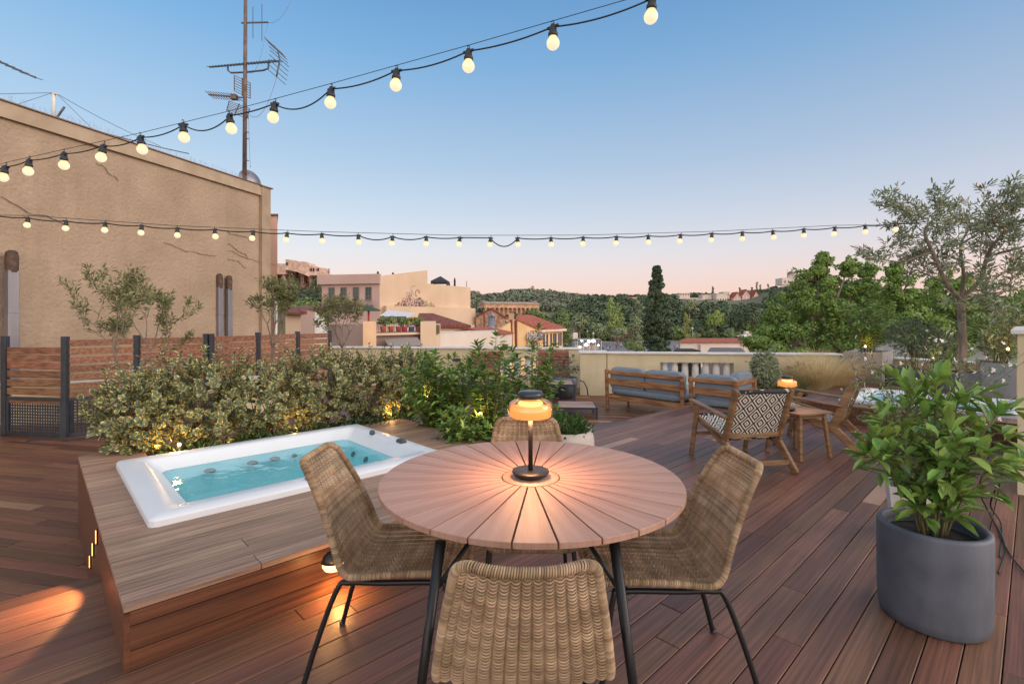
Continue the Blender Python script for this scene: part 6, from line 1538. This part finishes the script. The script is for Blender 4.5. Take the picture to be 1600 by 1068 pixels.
b = MB(); b.prism([V2(722, 56.3), V2(757, 58), (V2(757, 58)[0], 64), (V2(722, 56)[0], 62)], GZ, pxz(0, 515, 57)); obj('annex', b, M_bpeach, lw)
b = MB(); b.box((*V2(683.5, 37.5), pxz(0, 515, 37.5)), (.5, .3, .8)); 
winrow(lw, V2(680.2, 35.9), V2(687, 36.5), (.5,), pxz(0, 521, 36), pxz(0, 507.5, 36), .22)
b = MB(); b.prism([V2(679, 35.9), V2(688, 36.6), V2(688, 38), V2(679, 38)], GZ, pxz(0, 506, 36)); obj('stair_house', b, M_bpeach, lw)
wg = thing('white_gable_house', (*V2(785, 50), GZ), 'small whitewashed gable house before the yellow house', 'house')
gable(wg, V2(772, 46), V2(800, 52), 5, GZ, pxz(0, 523, 49), pxz(0, 514, 50), M_wwhite, M_tile, .15)
# terrace house with plants and awning
th_ = thing('terrace_house', (*V2(640, 38), GZ), 'peach house with a planted roof terrace and a grey awning below it', 'house')
b = MB(); b.prism([V2(567, 30), V2(588, 31), V2(588, 36), V2(567, 36)], GZ, pxz(0, 502, 30.5)); obj('stair_tower', b, mat('ribbed_peach_wall', '#dcb795', .85, '#cfa884', .6), th_)
b = MB(); b.prism([V2(500, 31), V2(567, 30.2), V2(567, 36), V2(500, 37)], GZ, pxz(0, 507, 30.5)); obj('mauve_wall', b, M_mauve, th_)
b = MB(); b.prism([V2(588, 32), V2(664, 35), V2(664, 40), V2(588, 39)], pxz(0, 523, 33.5), pxz(0, 519.5, 33.5)-.0); obj('terrace_slab', b, M_bpeach, th_)
b = MB(); b.prism([V2(588, 32.6), V2(664, 35.6), V2(664, 40), V2(588, 39)], GZ, pxz(0, 524, 33.5)); obj('lower_floor', b, M_mauve, th_)
b = MB(); b.prism([V2(657, 34.4), V2(681, 35.5), V2(681, 40), V2(657, 40)], GZ, pxz(0, 502, 35)); obj('side_tower', b, M_bpeach, th_)
b = MB()
fa, fb = Vector((*V2(588, 32.05), 0)), Vector((*V2(657, 34.7), 0))
for z in (pxz(0, 506.5, 33.4), pxz(0, 518, 33.4)): b.bar(fa+Vector((0, 0, z)), fb+Vector((0, 0, z)), .04, .04)
for i in range(26): q = fa.lerp(fb, i/25); b.bar(q+Vector((0, 0, pxz(0, 519, 33.4))), q+Vector((0, 0, pxz(0, 506.5, 33.4))), .025, .025, up=(0, 1, 0))
obj('railing', b, M_ant, th_)
b = MB(); p0, p1, p2, p3 = P(600, 529, 32.6), P(652, 526.5, 34.3), P(660, 537.5, 32.6), P(608, 541, 31.4); b.add([p0, p1, p2, p3]+[p-Vector((0, 0, .08)) for p in (p0, p1, p2, p3)], [(0, 1, 2, 3), (7, 6, 5, 4), (4, 5, 1, 0), (5, 6, 2, 1), (6, 7, 3, 2), (7, 4, 0, 3)]); obj('awning', b, M_awn, th_)
M_terra = mat('terracotta', '#b5613f', .8); M_redp = mat('red_pot', '#b03a38', .6)
rp_ = np.random.default_rng(7)
for i, (px, lab, mm) in enumerate(((599, 'terracotta pot plant at the left end of the terrace railing', M_terra), (611, 'second pot plant from the left behind the terrace railing', M_terra), (623, 'pot plant in a red pot at the middle of the terrace railing', M_redp), (632, 'pot plant in a red pot right of the middle of the terrace railing', M_redp), (643, 'yellow-green pot plant in a bluish pot on the terrace', M_gu), (654, 'wide drooping palm-like pot plant at the right end of the terrace', M_terra))):
    D = 33.3+(px-590)*.03; q = thing('potted_plant', (*V2(px, D), pxz(0, 519, D)), lab, 'potted plant', group='plants on the neighbouring terrace'); c = P(px, 519, D)
    b = MB(); b.lathe(c, [(0, 0), (.16, 0), (.22, .4), (.2, .4), (0, .38)], 12); obj('pot', b, mm, q); V = []
    for k in range(6): v = rvec(rp_, 1)[0]; crown_faces(rp_, c+Vector((v[0]*.28, v[1]*.2, .72+.2*v[2])), .26 if i < 5 else .45, .24 if i < 5 else .2, 60, .13, V)
    obj('foliage', facemesh('foliage', V, T_mid if i != 4 else T_yel), None, q)
gp = thing('garden_parasol', (*V2(576, 33), pxz(0, 505, 33)), 'open dark green parasol on a red pole above the neighbouring terrace', 'parasol'); c = P(576, 505, 33)
b = MB(); b.tube([c, P(576, 484, 33)], .07, 8); obj('pole', b, M_redp, gp); b = MB(); t_ = P(576, 478.5, 33); b.lathe(Vector((t_.x, t_.y, 0)), [(.0, t_.z), (.45, t_.z-.1), (.8, t_.z-.24), (.82, t_.z-.30), (.4, t_.z-.15), (0, t_.z-.05)], 8, sm=False, cap=False); obj('canopy', b, mat('green_canvas', '#2c4a38', .8), gp)
# white tents between
wt = thing('white_tent', (*V2(625, 45), pxz(0, 505, 45)), 'white tented roof between the green parasol and the graffiti wall', 'tent')
b = MB(); b.add([P(595, 492, 43), P(640, 494, 44), P(650, 489, 50), P(606, 484, 50), P(595, 505, 43), P(640, 505, 44)], [(0, 1, 2, 3), (4, 5, 1, 0)]); obj('canvas', b, mat('white_canvas', '#c9c6cc', .8), wt)
b = MB()
for x in (603, 612, 621, 630): b.bar(P(x, 494, 42.9), P(x, 503, 42.9), .5, .05, up=(0, 1, 0))
obj('dark_window', b, M_win, wt)
# left low roofs
lh = thing('left_house', (*V2(480, 26), GZ), 'grey-mauve house with a small red tiled roof, left of the young olive trees', 'house')
b = MB(); b.prism([V2(470, 24), V2(492, 24.6), V2(492, 29), V2(470, 29)], GZ, pxz(0, 485, 24)); obj('wall', b, M_mauve, lh)
b = MB(); b.prism([V2(492, 24.7), V2(512, 26), V2(512, 30), V2(492, 29)], GZ, pxz(0, 485.5, 25)); obj('white_wall', b, M_cap, lh)
b = MB(); p0, p1, p2, p3 = P(468, 485.5, 23.8), P(516, 486, 25.8), P(508, 477, 31), P(466, 478, 30); b.add([p0, p1, p2, p3]+[p-Vector((0, 0, .15)) for p in (p0, p1, p2, p3)], [(0, 1, 2, 3), (4, 5, 1, 0), (5, 6, 2, 1), (6, 7, 3, 2), (7, 4, 0, 3)]); obj('roof', b, M_tiled, lh)
l2 = thing('left_house', (*V2(455, 36), GZ), 'peach house with old red roof behind the corner of the tan building', 'house')
hip(l2, [V2(446, 34), V2(474, 34), V2(480, 42), V2(450, 42)], GZ, pxz(0, 492, 34), pxz(0, 478, 36), M_bpeach, M_tiled, 1.5)

# ------------------------------------------------------------------ acropolis rock and walls
M_rock = mat('cliff_rock', '#d0b2a2', .95, '#a18577', .045, bump=.8, bscale=.25, detail=9, contrast=(.40, .60), bdist=.7); M_rampart = mat('ancient_wall', '#d8baa9', .9, '#b3917f', .35, detail=8)
Da = 420; rk_ = np.random.default_rng(5)
ac_ = thing('citadel_rock', P(440, 470, Da), 'pink rocky citadel hill crowned by ancient walls, between the tan building and the peach house', 'citadel')
V = []; nx, nz = 90, 22
for i in range(nx+1):
    px = 330+(540-330)*i/nx; top = np.interp(px, [330, 395, 430, 436, 500, 508, 516, 530, 540], [410, 412, 417, 422, 426, 428, 432, 452, 470])
    for k in range(nz+1):
        f = k/nz; y = top+(478-top)*(1-f); dd_ = 30*(1-f)**1.6+5*math.sin(px*.45+3*f)+4*math.sin(px*.17+f*9)+rk_.normal()*1.6
        p = P(px, y, Da-dd_); V.append(tuple(p))
b = MB(); b.add(V, [(i*(nz+1)+k, (i+1)*(nz+1)+k, (i+1)*(nz+1)+k+1, i*(nz+1)+k+1) for i in range(nx) for k in range(nz)], 0, False)
# top and back close the rock
for i in range(nx):
    a = V[i*(nz+1)+nz]; e = V[(i+1)*(nz+1)+nz]; b.add([a, e, (e[0], e[1]+60, e[2]), (a[0], a[1]+60, a[2]), (e[0], e[1]+70, GZ), (a[0], a[1]+70, GZ)], [(0, 1, 2, 3), (3, 2, 4, 5)])
obj('cliff', b, M_rock, ac_)
def pb(x0, x1, yt, yb, D, dep, m, nm, root=None):
    b = MB(); a, e = P(x0, yb, D), P(x1, yb, D); b.prism([(a.x, D), (e.x, D), (e.x, D+dep), (a.x, D+dep)], a.z, P(x0, yt, D).z); return obj(nm, b, m, root or ac_)
pb(425, 447, 411.5, 428, 408, 20, M_rampart, 'rampart'); b = MB()
z_ = lambda y: P(0, y, 406).z
def poly_w(pts, D, dep, m, nm):
    b = MB(); n = len(pts); f_ = [P(x, y, D) for x, y in pts]; q = [p+Vector((0, dep, 0)) for p in f_]; b.add(f_+q, [tuple(range(n))[::-1], tuple(range(n, 2*n))]+[(i, (i+1) % n, n+(i+1) % n, n+i) for i in range(n)]); return obj(nm, b, m, ac_)
poly_w([(446, 406), (446, 404.8), (463, 407), (463, 408.5), (476, 408.5), (481, 410), (483, 416), (483, 432), (463, 424), (446, 421)], 404, 16, M_rampart, 'bastion')
poly_w([(483, 417), (483, 415), (494, 416), (494, 425), (483, 428)], 408, 14, M_rampart, 'bastion'); poly_w([(495, 418), (506, 418.5), (506, 426), (495, 425)], 408, 14, M_rampart, 'tower'); poly_w([(483, 423), (500, 423.5), (510, 427), (510, 430), (483, 430)], 405, 14, M_rampart, 'rampart')
b = MB()
for x in (448.5, 486, 490, 497): p = P(x, 412 if x < 450 else 421, 403.9 if x < 450 else 404.8 if x > 1 else 0); b.box(p, (1.1, .5, 2.6))
obj('opening', b, M_joist, ac_)
for i, (px, yt, yb_, w, D) in enumerate(((440, 436, 470, 7, 370), (448, 434, 466, 4, 372), (457, 434, 465, 4, 368), (464, 431, 470, 10, 360), (489, 435, 455, 8, 365), (493.5, 431, 452, 3.2, 368), (500, 440, 460, 8, 362), (477, 444, 470, 16, 355))):
    tree(px, yb_, yt, D, w, T_dark, 'dark cypress at the foot of the citadel cliff', 'cliff_cypress', 'column' if w < 9 else 'round', 420, .9, group='dark cypresses under the citadel cliff', seed=40, zg=pxz(0, yb_+4, D))
wood('slope_wood', lambda x, D: pxz(0, 478, D), 425, 540, 300, 345, 120, 3.2, 5.0, 90, T_dark, 'dark green wood on the slope below the citadel cliff', 1.4, 14)
wood('slope_wood', lambda x, D: pxz(0, 466, D), 425, 540, 350, 385, 50, 3, 4.6, 90, T_dark, 'dark trees higher on the slope right under the citadel cliff', 1.4, 15)
wood('street_trees', lambda x, D: pxz(0, 490, D), 435, 500, 120, 150, 14, 2.2, 3.2, 120, T_mid, 'green treetops behind the small red roofs at the left', .7, 16)
b = MB(); b.prism([((400-HX)/F*300, 300), ((560-HX)/F*300, 300), ((560-HX)/F*390, 395), ((400-HX)/F*390, 395)], GZ, lambda p: pxz(0, 482, 300) if p[1] < 350 else pxz(0, 470, 390)); tag(obj('hill', b, M_hill), kind='structure')

# ------------------------------------------------------------------ temple
Dt = 262; tm = thing('temple', P(805, 500, Dt), 'ancient peristyle temple with columns and low pediment rising above the trees', 'temple')
x0, x1 = P(757, 0, Dt).x, P(848, 0, Dt+3).x; zt1 = P(0, 474.5, Dt).z; ze = P(0, 480.5, Dt).z; zb = P(0, 499, Dt).z; dv = Vector((x1-x0, 10, 0)).normalized(); a = Vector((x0, Dt, 0)); sd2 = Vector((dv.y*-1, dv.x, 0)); ln_ = x1-x0
b = MB(); b.bar(a+dv*0+sd2*6+Vector((0, 0, (ze+zt1)/2)), a+dv*ln_+sd2*6+Vector((0, 0, (ze+zt1)/2)), 12, zt1-ze); obj('entablature', b, M_marble, tm)
b = MB(); b.bar(a-dv*.4+sd2*6+Vector((0, 0, zt1+.15)), a+dv*(ln_+.4)+sd2*6+Vector((0, 0, zt1+.15)), 13, .3)
e0 = a+dv*ln_; g_ = [e0-sd2*.4+Vector((0, 0, zt1+.3)), e0+sd2*12.4+Vector((0, 0, zt1+.3)), e0+sd2*6+Vector((0, 0, zt1+2.0))]; bk = [p-dv*1.2 for p in g_]; b.add(g_+bk, [(0, 1, 2), (5, 4, 3), (0, 2, 5, 3), (1, 4, 5, 2)])
g_ = [a-sd2*.4+Vector((0, 0, zt1+.3)), a+sd2*12.4+Vector((0, 0, zt1+.3)), a+sd2*6+Vector((0, 0, zt1+1.8))]; bk = [p+dv*1.2 for p in g_]; b.add(g_+bk, [(0, 1, 2)[::-1], (5, 4, 3)[::-1], (0, 2, 5, 3), (1, 4, 5, 2)])
rr0 = [a+dv*1.2-sd2*.2, e0-dv*1.2-sd2*.2, e0-dv*1.2+sd2*12.2, a+dv*1.2+sd2*12.2]; b.add([p+Vector((0, 0, zt1+.31)) for p in rr0]+[a+dv*1.2+sd2*6+Vector((0, 0, zt1+1.4)), e0-dv*1.2+sd2*6+Vector((0, 0, zt1+1.4))], [(0, 1, 5, 4), (3, 4, 5, 2)])
obj('roof', b, mat('worn_marble_roof', '#b39a8b', .9, '#8f7a6d', .4), tm)
for i in range(13): p = a+dv*(ln_*(i+.25)/12.5); b = MB(); b.lathe(Vector((p.x, p.y, zb)), [(.55, 0), (.52, (ze-zb)*.5), (.45, (ze-zb)*.93), (.62, (ze-zb)*.97), (.62, (ze-zb))], 12); obj('column', b, M_marble, tm)
for i in range(1, 6): p = e0+sd2*(12*i/5.2)-dv*.3; b = MB(); b.lathe(Vector((p.x, p.y, zb)), [(.55, 0), (.52, (ze-zb)*.5), (.45, (ze-zb)*.93), (.62, (ze-zb)*.97), (.62, (ze-zb))], 12); obj('column', b, M_marble, tm)
b = MB(); b.bar(a+dv*4+sd2*6+Vector((0, 0, (zb+ze)/2)), a+dv*(ln_-3)+sd2*6+Vector((0, 0, (zb+ze)/2)), 7, ze-zb); obj('cella', b, M_marble, tm)
b = MB(); b.bar(a-dv+sd2*6+Vector((0, 0, zb-.6)), a+dv*(ln_+1)+sd2*6+Vector((0, 0, zb-.6)), 15, 1.2); obj('steps', b, M_marble, tm)
b = MB(); c = a+dv*ln_*.5; b.prism([(x0-15, Dt-22), (x1+18, Dt-18), (x1+15, Dt+30), (x0-15, Dt+30)], GZ, zb-1.2); tag(obj('hill', b, M_hill), kind='structure')
wood('temple_grove', lambda x, D: zb-2.2+(D-250)*.05, 745, 872, 236, 252, 34, 2.0, 3.0, 140, T_mid, 'green bushes and small trees along the foot of the temple', 1.0, 17)
# monument on the hill
mo = thing('hill_monument', P(832, 457, 880), 'tiny stone monument on top of the far wooded hill', 'monument'); b = MB()
c = P(832, 456, 880); w_ = 3.8; b.prism([(c.x-w_, 878), (c.x+w_, 878), (c.x+w_, 884), (c.x-w_, 884)], c.z-2, c.z+6); b.prism([(c.x-w_*.75, 878.5), (c.x+w_*.8, 878.5), (c.x+w_*.8, 883), (c.x-w_*.75, 883)], c.z+6, c.z+9.5); b.prism([(c.x-w_*.3, 879), (c.x+w_*.5, 879), (c.x+w_*.5, 882), (c.x-w_*.3, 882)], c.z+9.5, c.z+11); obj('tower', b, M_marble, mo)
b = MB(); b.box((c.x, 877.8, c.z+4), (2.2, .4, 3)); obj('niche', b, M_tiled, mo)
# observatory
ob = thing('observatory', P(1236, 441, 470), 'white domed observatory on top of the hill at the right', 'observatory')
def blk(x0, x1, yt, yb, D, dep, m, nm, root):
    b = MB(); a, e = P(x0, yb, D), P(x1, yb, D); b.prism([(a.x, D), (e.x, D), (e.x, D+dep), (a.x, D+dep)], a.z, P(x0, yt, D).z); return obj(nm, b, m, root)
blk(1222, 1253, 434, 445, 470, 12, M_wwhite, 'wing', ob); blk(1243, 1252, 429.5, 436, 468, 10, M_wwhite, 'end_block', ob); b = MB(); c = P(1236, 434, 474)
b.lathe(c, [(3.3, 0), (3.3, 2.8), (3.6, 2.9), (3.5, 3.2)], 16, cap=False); obj('drum', b, M_wwhite, ob)
b = MB(); b.lathe(c, [(3.3, 3.1), (3.1, 4.3), (2.4, 5.4), (1.2, 6.2), (0, 6.4)], 16, cap=False); obj('dome', b, mat('dome_lead', '#6b5a55', .6), ob); b = MB(); b.tube([P(1230, 436, 472), P(1230, 421, 472)], .15, 4); obj('flagpole', b, M_ant, ob)
winrow(ob, (P(1224, 0, 469.8).x, 469.8), (P(1252, 0, 469.8).x, 469.8), (.1, .3, .5, .68, .85), P(0, 442, 470).z, P(0, 438, 470).z, 1.1)
# hillside houses
hr = random.Random(6)
for i, (x0, x1, yt, yb_, lab) in enumerate(((1062, 1078, 458.5, 462, 'flat white house left in the hillside row, near the cypress'), (1076, 1091, 466, 471, 'long white hillside house with a flat roof left of the two-part one'), (1098, 1112, 461, 471, 'pale two-storey hillside house in the middle of the row'),
        (1088, 1100, 468, 473, 'low white hillside house below the two-storey one'), (1120, 1136, 459, 470, 'large white hillside house left of the red church'), (1131, 1140, 456.5, 462, 'top white block behind the large hillside house'), (1116, 1130, 471, 478, 'lower white hillside house under the large one'),
        (970, 986, 474, 481, 'white house peeping out of the trees left of the cypress'), (978, 996, 464, 469, 'low ochre house on the ridge left of the cypress'), (1044, 1056, 474, 479, 'white house in the trees directly right of the cypress'), (1060, 1070, 472, 478, 'small white house behind the umbrella pine'), (1138, 1146, 470, 477, 'narrow white hillside house beside the red church'))):
    D = 400+hr.uniform(-8, 8); q = thing('hillside_house', P((x0+x1)/2, yb_, D), lab, 'house', group='white houses on the far hillside'); blk(x0, x1, yt, yb_+5, D, 9, M_wwhite, 'wall', q)
    a, e = P(x0, 0, D), P(x1, 0, D); n_ = max(2, int((x1-x0)/4)); winrow(q, (a.x, D), (e.x, D), [(j+.5)/n_ for j in range(n_)], P(0, yb_-.8, D).z, P(0, yb_-3.2, D).z, .9)
    b = MB(); z = P(0, yt, D).z; b.prism([(a.x-.4, D-.4), (e.x+.4, D-.4), (e.x+.4, D+9), (a.x-.4, D+9)], z+.01, z+.5); obj('roof', b, M_wwhite if i != 8 else M_tiled, q)
wood('hill_scrub_trees', hz2, 1040, 1300, 384, 470, 420, 1.3, 2.4, 40, T_dark, 'small dark trees between the hillside houses and the church', 1.2, 22, top=lambda x: 473 if 1058 < x < 1145 else 471 if 1145 <= x < 1200 else 447 if x > 1205 else 464)
wood('ridge_trees', hz2, 1040, 1215, 410, 478, 200, 1.6, 3.0, 44, T_dark, 'dark trees standing on the ridge behind the hillside houses and church', 1.4, 23, top=lambda x: 456 if x < 1150 else 450)
wood('hill_scrub_trees', hz2, 1140, 1215, 330, 397, 90, 1.4, 2.4, 44, T_dark, 'small dark trees on the slope right under the church', 1.2, 24, top=lambda x: 471)
M_chw = mat('pale_pink_wall', '#dcc0b4', .85, '#cfae a2'.replace(' ', ''), .4)
ch = thing('church', P(1172, 475, 400), 'pink and white church with red roofs and arched windows on the hillside', 'church')
for (x0, x1, yt, yb_, pk_) in ((1146, 1158, 462, 476, 456), (1160, 1172, 458, 478, 452), (1176, 1187, 461, 478, 454), (1186, 1195, 466, 478, 460)):
    D = 398; a, e = P(x0, 0, D), P(x1, 0, D); gable_pts = [P(x0, yb_+3, D), P(x1, yb_+3, D), P(x1, yt+3, D), P((x0+x1)/2, pk_, D), P(x0, yt+3, D)]
    b = MB(); f_ = gable_pts; q_ = [p+Vector((0, 10, 0)) for p in f_]; b.add(f_+q_, [(4, 3, 2, 1, 0), (0, 1, 6, 5), (1, 2, 7, 6), (4, 0, 5, 9)]); obj('wall', b, M_chw, ch)
    b = MB()
    for u, v in ((f_[4], f_[3]), (f_[3], f_[2])): b.add([u+Vector((0, -.6, .2)), v+Vector((0, -.6, .2)), v+Vector((0, 10, .2)), u+Vector((0, 10, .2)), u+Vector((0, -.6, -.35)), v+Vector((0, -.6, -.35))], [(0, 1, 2, 3), (4, 5, 1, 0)])
    obj('roof', b, M_tile, ch)
    c = P((x0+x1)/2, (yt+yb_)/2, D-.3); b = MB(); b.bar(c-Vector((0, 0, 2)), c+Vector((0, 0, 1.6)), 1.3, .3, up=(0, 1, 0)); b.sphere(c+Vector((0, 0, 1.6)), .66, 10, 6, sq=(1, .25, 1)); obj('arched_window', b, M_wwhite, ch)
for i, (px, yt, w) in enumerate(((1114, 448, 3), (1156, 450, 2.5), (1182.5, 441.5, 3), (1188, 445, 3), (1200, 444, 3.5), (1175, 449, 2.5))): tree(px, 462, yt, 440, w, T_dark, 'slim dark cypress poking above the ridge left of the observatory', 'ridge_cypress', 'column', 150, 1.0, group='slim cypresses on the ridge', seed=60, zg=pxz(0, 464, 440))
# long low building with tiled roof and small grey roof before it
lr = thing('low_tiled_building', (*V2(1112, 108), GZ), 'long low white building with a red hipped tile roof beyond the sofa parapet', 'building')
hip(lr, [V2(1063, 105), V2(1168, 105), V2(1164, 118), V2(1066, 118)], GZ, pxz(0, 535.5, 105), pxz(0, 528, 111), M_wwhite, M_tile, .6, .12)
b = MB(); b.prism([V2(1093, 104.5), V2(1094.5, 104.5), V2(1094.5, 105), V2(1093, 105)], GZ, pxz(0, 537, 105)); obj('pilaster', b, M_grey, lr)
gr_ = thing('grey_shed', (*V2(1135, 85), GZ), 'low dark grey shed roof in front of the long tiled building', 'shed'); p0, p1, p2, p3 = P(1105, 549, 80), P(1165, 549.5, 80), P(1158, 543, 90), P(1110, 542.5, 90); b = MB(); b.add([p0, p1, p2, p3]+[(p.x, p.y, GZ) for p in (p0, p1, p2, p3)], [(0, 1, 2, 3), (4, 5, 1, 0), (5, 6, 2, 1), (6, 7, 3, 2), (7, 4, 0, 3)]); obj('roof', b, mat('grey_sheet_roof', '#5e5557', .7), gr_)
g2 = thing('grey_shed', (*V2(1070, 85), GZ), 'small dark flat roof below the left end of the long tiled building', 'shed'); p0, p1, p2, p3 = P(1052, 548, 80), P(1095, 547.5, 80), P(1082, 544, 88), P(1056, 544, 88); b = MB(); b.add([p0, p1, p2, p3]+[(p.x, p.y, GZ) for p in (p0, p1, p2, p3)], [(0, 1, 2, 3), (4, 5, 1, 0), (5, 6, 2, 1), (6, 7, 3, 2), (7, 4, 0, 3)]); obj('roof', b, M_joist, g2)
kb = thing('kiosk', (*V2(1168, 140), GZ), 'small kiosk with white pyramid roof and red band, left of the big leafy tree', 'kiosk'); c = Vector((*V2(1168, 140), 0)); b = MB(); b.prism([(c.x-1.2, 139), (c.x+1.2, 139), (c.x+1.2, 141.5), (c.x-1.2, 141.5)], GZ, pxz(0, 526, 140)); obj('wall', b, M_wwhite, kb); b = MB(); b.prism([(c.x-1.25, 138.95), (c.x+1.25, 138.95), (c.x+1.25, 141.55), (c.x-1.25, 141.55)], pxz(0, 531, 140), pxz(0, 528.5, 140)); obj('red_band', b, M_redp, kb)
b = MB(); z = pxz(0, 525.5, 140); b.add([(c.x-2.2, 138, z), (c.x+2.2, 138, z), (c.x+2.2, 142.5, z), (c.x-2.2, 142.5, z), (c.x-.6, 140, z+.9), (c.x+.6, 140, z+.9)], [(0, 1, 5, 4), (1, 2, 5), (2, 3, 4, 5), (3, 0, 4), (3, 2, 1, 0)]); b.box((c.x, 140, z+1.2), (1.6, 1.2, .6)); obj('roof', b, M_wwhite, kb)
# lit stands in the plaza
M_flood = mat('flood_light', '#ffffff', .4, emit='#f4f6ff', estr=6)
ks = thing('market_stand', (*V2(925, 160), GZ), 'white metal stand structure with glaring floodlights in the plaza', 'market stand')
a0_ = V2(903, 158); a1_ = V2(939, 160); zt_ = pxz(0, 529.5, 160); b = MB(); b.prism([a0_, a1_, (a1_[0], 166), (a0_[0], 166)], zt_-.3, zt_); obj('canopy', b, M_grey, ks)
b = MB()
for f in (0, .25, .5, .75, 1):
    x = a0_[0]+(a1_[0]-a0_[0])*f
    for y in (159, 165): q = MB(); q.bar((x, y, GZ), (x, y, zt_-.31), .15, .15, up=(0, 1, 0)); obj('post', q, M_wwhite, ks)
b.prism([(a0_[0], 165.2), (a1_[0], 165.2), (a1_[0], 165.4), (a0_[0], 165.4)], GZ, GZ+1.6); obj('counter', b, M_wwhite, ks)
for x, y, s in ((906, 542, .5), (916, 538.5, .7), (920, 533, .6), (927, 532.5, .7), (909, 532, .4), (935, 539, .35)): b = MB(); b.sphere(P(x, y, 157), s*.85, 10, 6, sq=(1, .4, .8)); obj('floodlight', b, M_flood, ks)
for px, yt, D, lab in ((927, 520.5, 175, 'slim lamp post behind the lit market stand'), (1082, 513, 175, 'tall street lamp right of the cypress'), (918, 517, 200, 'street lamp with blue-white head left in the park')):
    q = thing('street_lamp', (*V2(px, D), GZ), lab, 'street lamp'); b = MB(); b.tube([(*V2(px, D), GZ), (*V2(px, D), pxz(0, yt, D))], .09, 6); obj('post', b, M_grey, q); b = MB(); b.sphere((*V2(px, D), pxz(0, yt, D)), .35, 8, 5); obj('lamp_head', b, M_wwhite, q)
pd = thing('pedestal_bust', (*V2(896, 185), GZ), 'small white pedestal with a dark bust beyond the yellow house', 'monument'); b = MB(); c = Vector((*V2(896, 185), pxz(0, 524.5, 185))); b.box(c, (3, 2, 2.4), bev=.1); obj('pedestal', b, M_wwhite, pd); b = MB(); b.lathe(c+Vector((0, 0, 1.2)), [(.5, 0), (.6, .6), (.25, .9), (.35, 1.4), (0, 1.7)], 8); obj('bust', b, M_ant, pd)
pr_ = thing('terraced_ruins', (*V2(975, 215), GZ), 'brownish stepped ruins climbing between the trees left of the cypress', 'ruins'); b = MB()
for k in range(6): a, e = V2(960+k*1.5, 218+k*5), V2(993-k*2.5, 218+k*5); b.prism([a, e, (e[0], 245), (a[0], 245)], GZ, pxz(0, 529-4.0*k, 218+k*5))
obj('steps', b, mat('brown_stone', '#6b4c42', .9, '#4c362f', .4), pr_)
# people in the plaza
def person_mesh(name, shirt, trous, pose):
    me = bpy.data.meshes.new(name); bmx = []
    V = [(0, 0, .95), (0, 0, 1.15), (0, 0, 1.38), (0, .01, 1.50), (0, .02, 1.62), (0, .02, 1.74), (.2, 0, 1.36), (.25, .03*pose, 1.1), (.24, .14*pose, .86), (-.2, 0, 1.36), (-.25, -.03*pose, 1.1), (-.24, -.14*pose, .86),
         (.1, 0, .88), (.11, .12*pose, .48), (.11, .10*pose, .06), (.11, .2+.1*pose, .03), (-.1, 0, .88), (-.11, -.06*pose, .48), (-.11, -.22*pose, .06), (-.11, .1-.22*pose, .03)]
    E = [(0, 1), (1, 2), (2, 3), (3, 4), (4, 5), (2, 6), (6, 7), (7, 8), (2, 9), (9, 10), (10, 11), (0, 12), (12, 13), (13, 14), (14, 15), (0, 16), (16, 17), (17, 18), (18, 19)]
    Rr = [.15, .14, .15, .055, .10, .09, .065, .045, .035, .065, .045, .035, .095, .07, .045, .035, .095, .07, .045, .035]
    me.from_pydata(V, E, []); o = bpy.data.objects.new('tmp', me); C.objects.link(o); sk = o.modifiers.new('s', 'SKIN'); o.modifiers.new('u', 'SUBSURF').levels = 1
    for v, r_ in zip(me.skin_vertices[0].data, Rr): v.radius = (r_, r_*.8)
    me.skin_vertices[0].data[0].use_root = True
    dg_ = bpy.context.evaluated_depsgraph_get(); out = bpy.data.meshes.new_from_object(o.evaluated_get(dg_)); bpy.data.objects.remove(o)
    out.materials.clear(); [out.materials.append(m) for m in (shirt, trous, M_skin, M_hair)]
    for p in out.polygons:
        z = p.center.z; x = abs(p.center.x); p.material_index = 1 if z < .93 and x < .21 else 2 if (z < 1.02 or (1.46 < z < 1.70)) else 3 if z >= 1.70 else 0; p.use_smooth = True
    return out
M_skin = mat('skin', '#b98a6d', .6); M_hair = mat('dark_hair', '#2b211c', .8)
cols = {k: mat('cloth_'+k, v, .9) for k, v in (('white', '#d8d5d0'), ('dark', '#23242a'), ('red', '#a83230'), ('blue', '#3c4f78'), ('grey', '#77777c'))}
for i, (px, py, s_, t_, lab) in enumerate(((942, 543.5, 'dark', 'dark', 'person in dark clothes walking right beside the lit stand'), (950, 544, 'white', 'blue', 'person in a white top, left of the middle of the plaza'), (952.5, 543, 'dark', 'grey', 'person in a dark top close behind the one in white'), (948.5, 538, 'red', 'dark', 'person in a red top farther back in the plaza'),
        (963, 540.5, 'dark', 'dark', 'dark-clothed person near the middle of the plaza'), (966, 540, 'blue', 'dark', 'person in a blue top standing right of the middle of the plaza'), (970.5, 539, 'white', 'dark', 'person in a white top and dark trousers nearest the low bushes'), (1054, 541.5, 'red', 'blue', 'person in a red top left of the long tiled building'), (1058, 541, 'white', 'dark', 'person in white left of the long tiled building'),
        (974, 536, 'grey', 'blue', 'person in grey at the far right end of the plaza'))):
    D = F*(EYE-GZ-.05)/(py+5-HY); x = (px-HX)/F*D; me = person_mesh('person', cols[s_], cols[t_], (-1)**i*(.6+.1*i)); o = bpy.data.objects.new('person', me); C.objects.link(o); o.location = (x, D, GZ+.05); o.rotation_euler = (0, 0, i*1.3); tag(o, lab, 'person', 'people in the plaza')
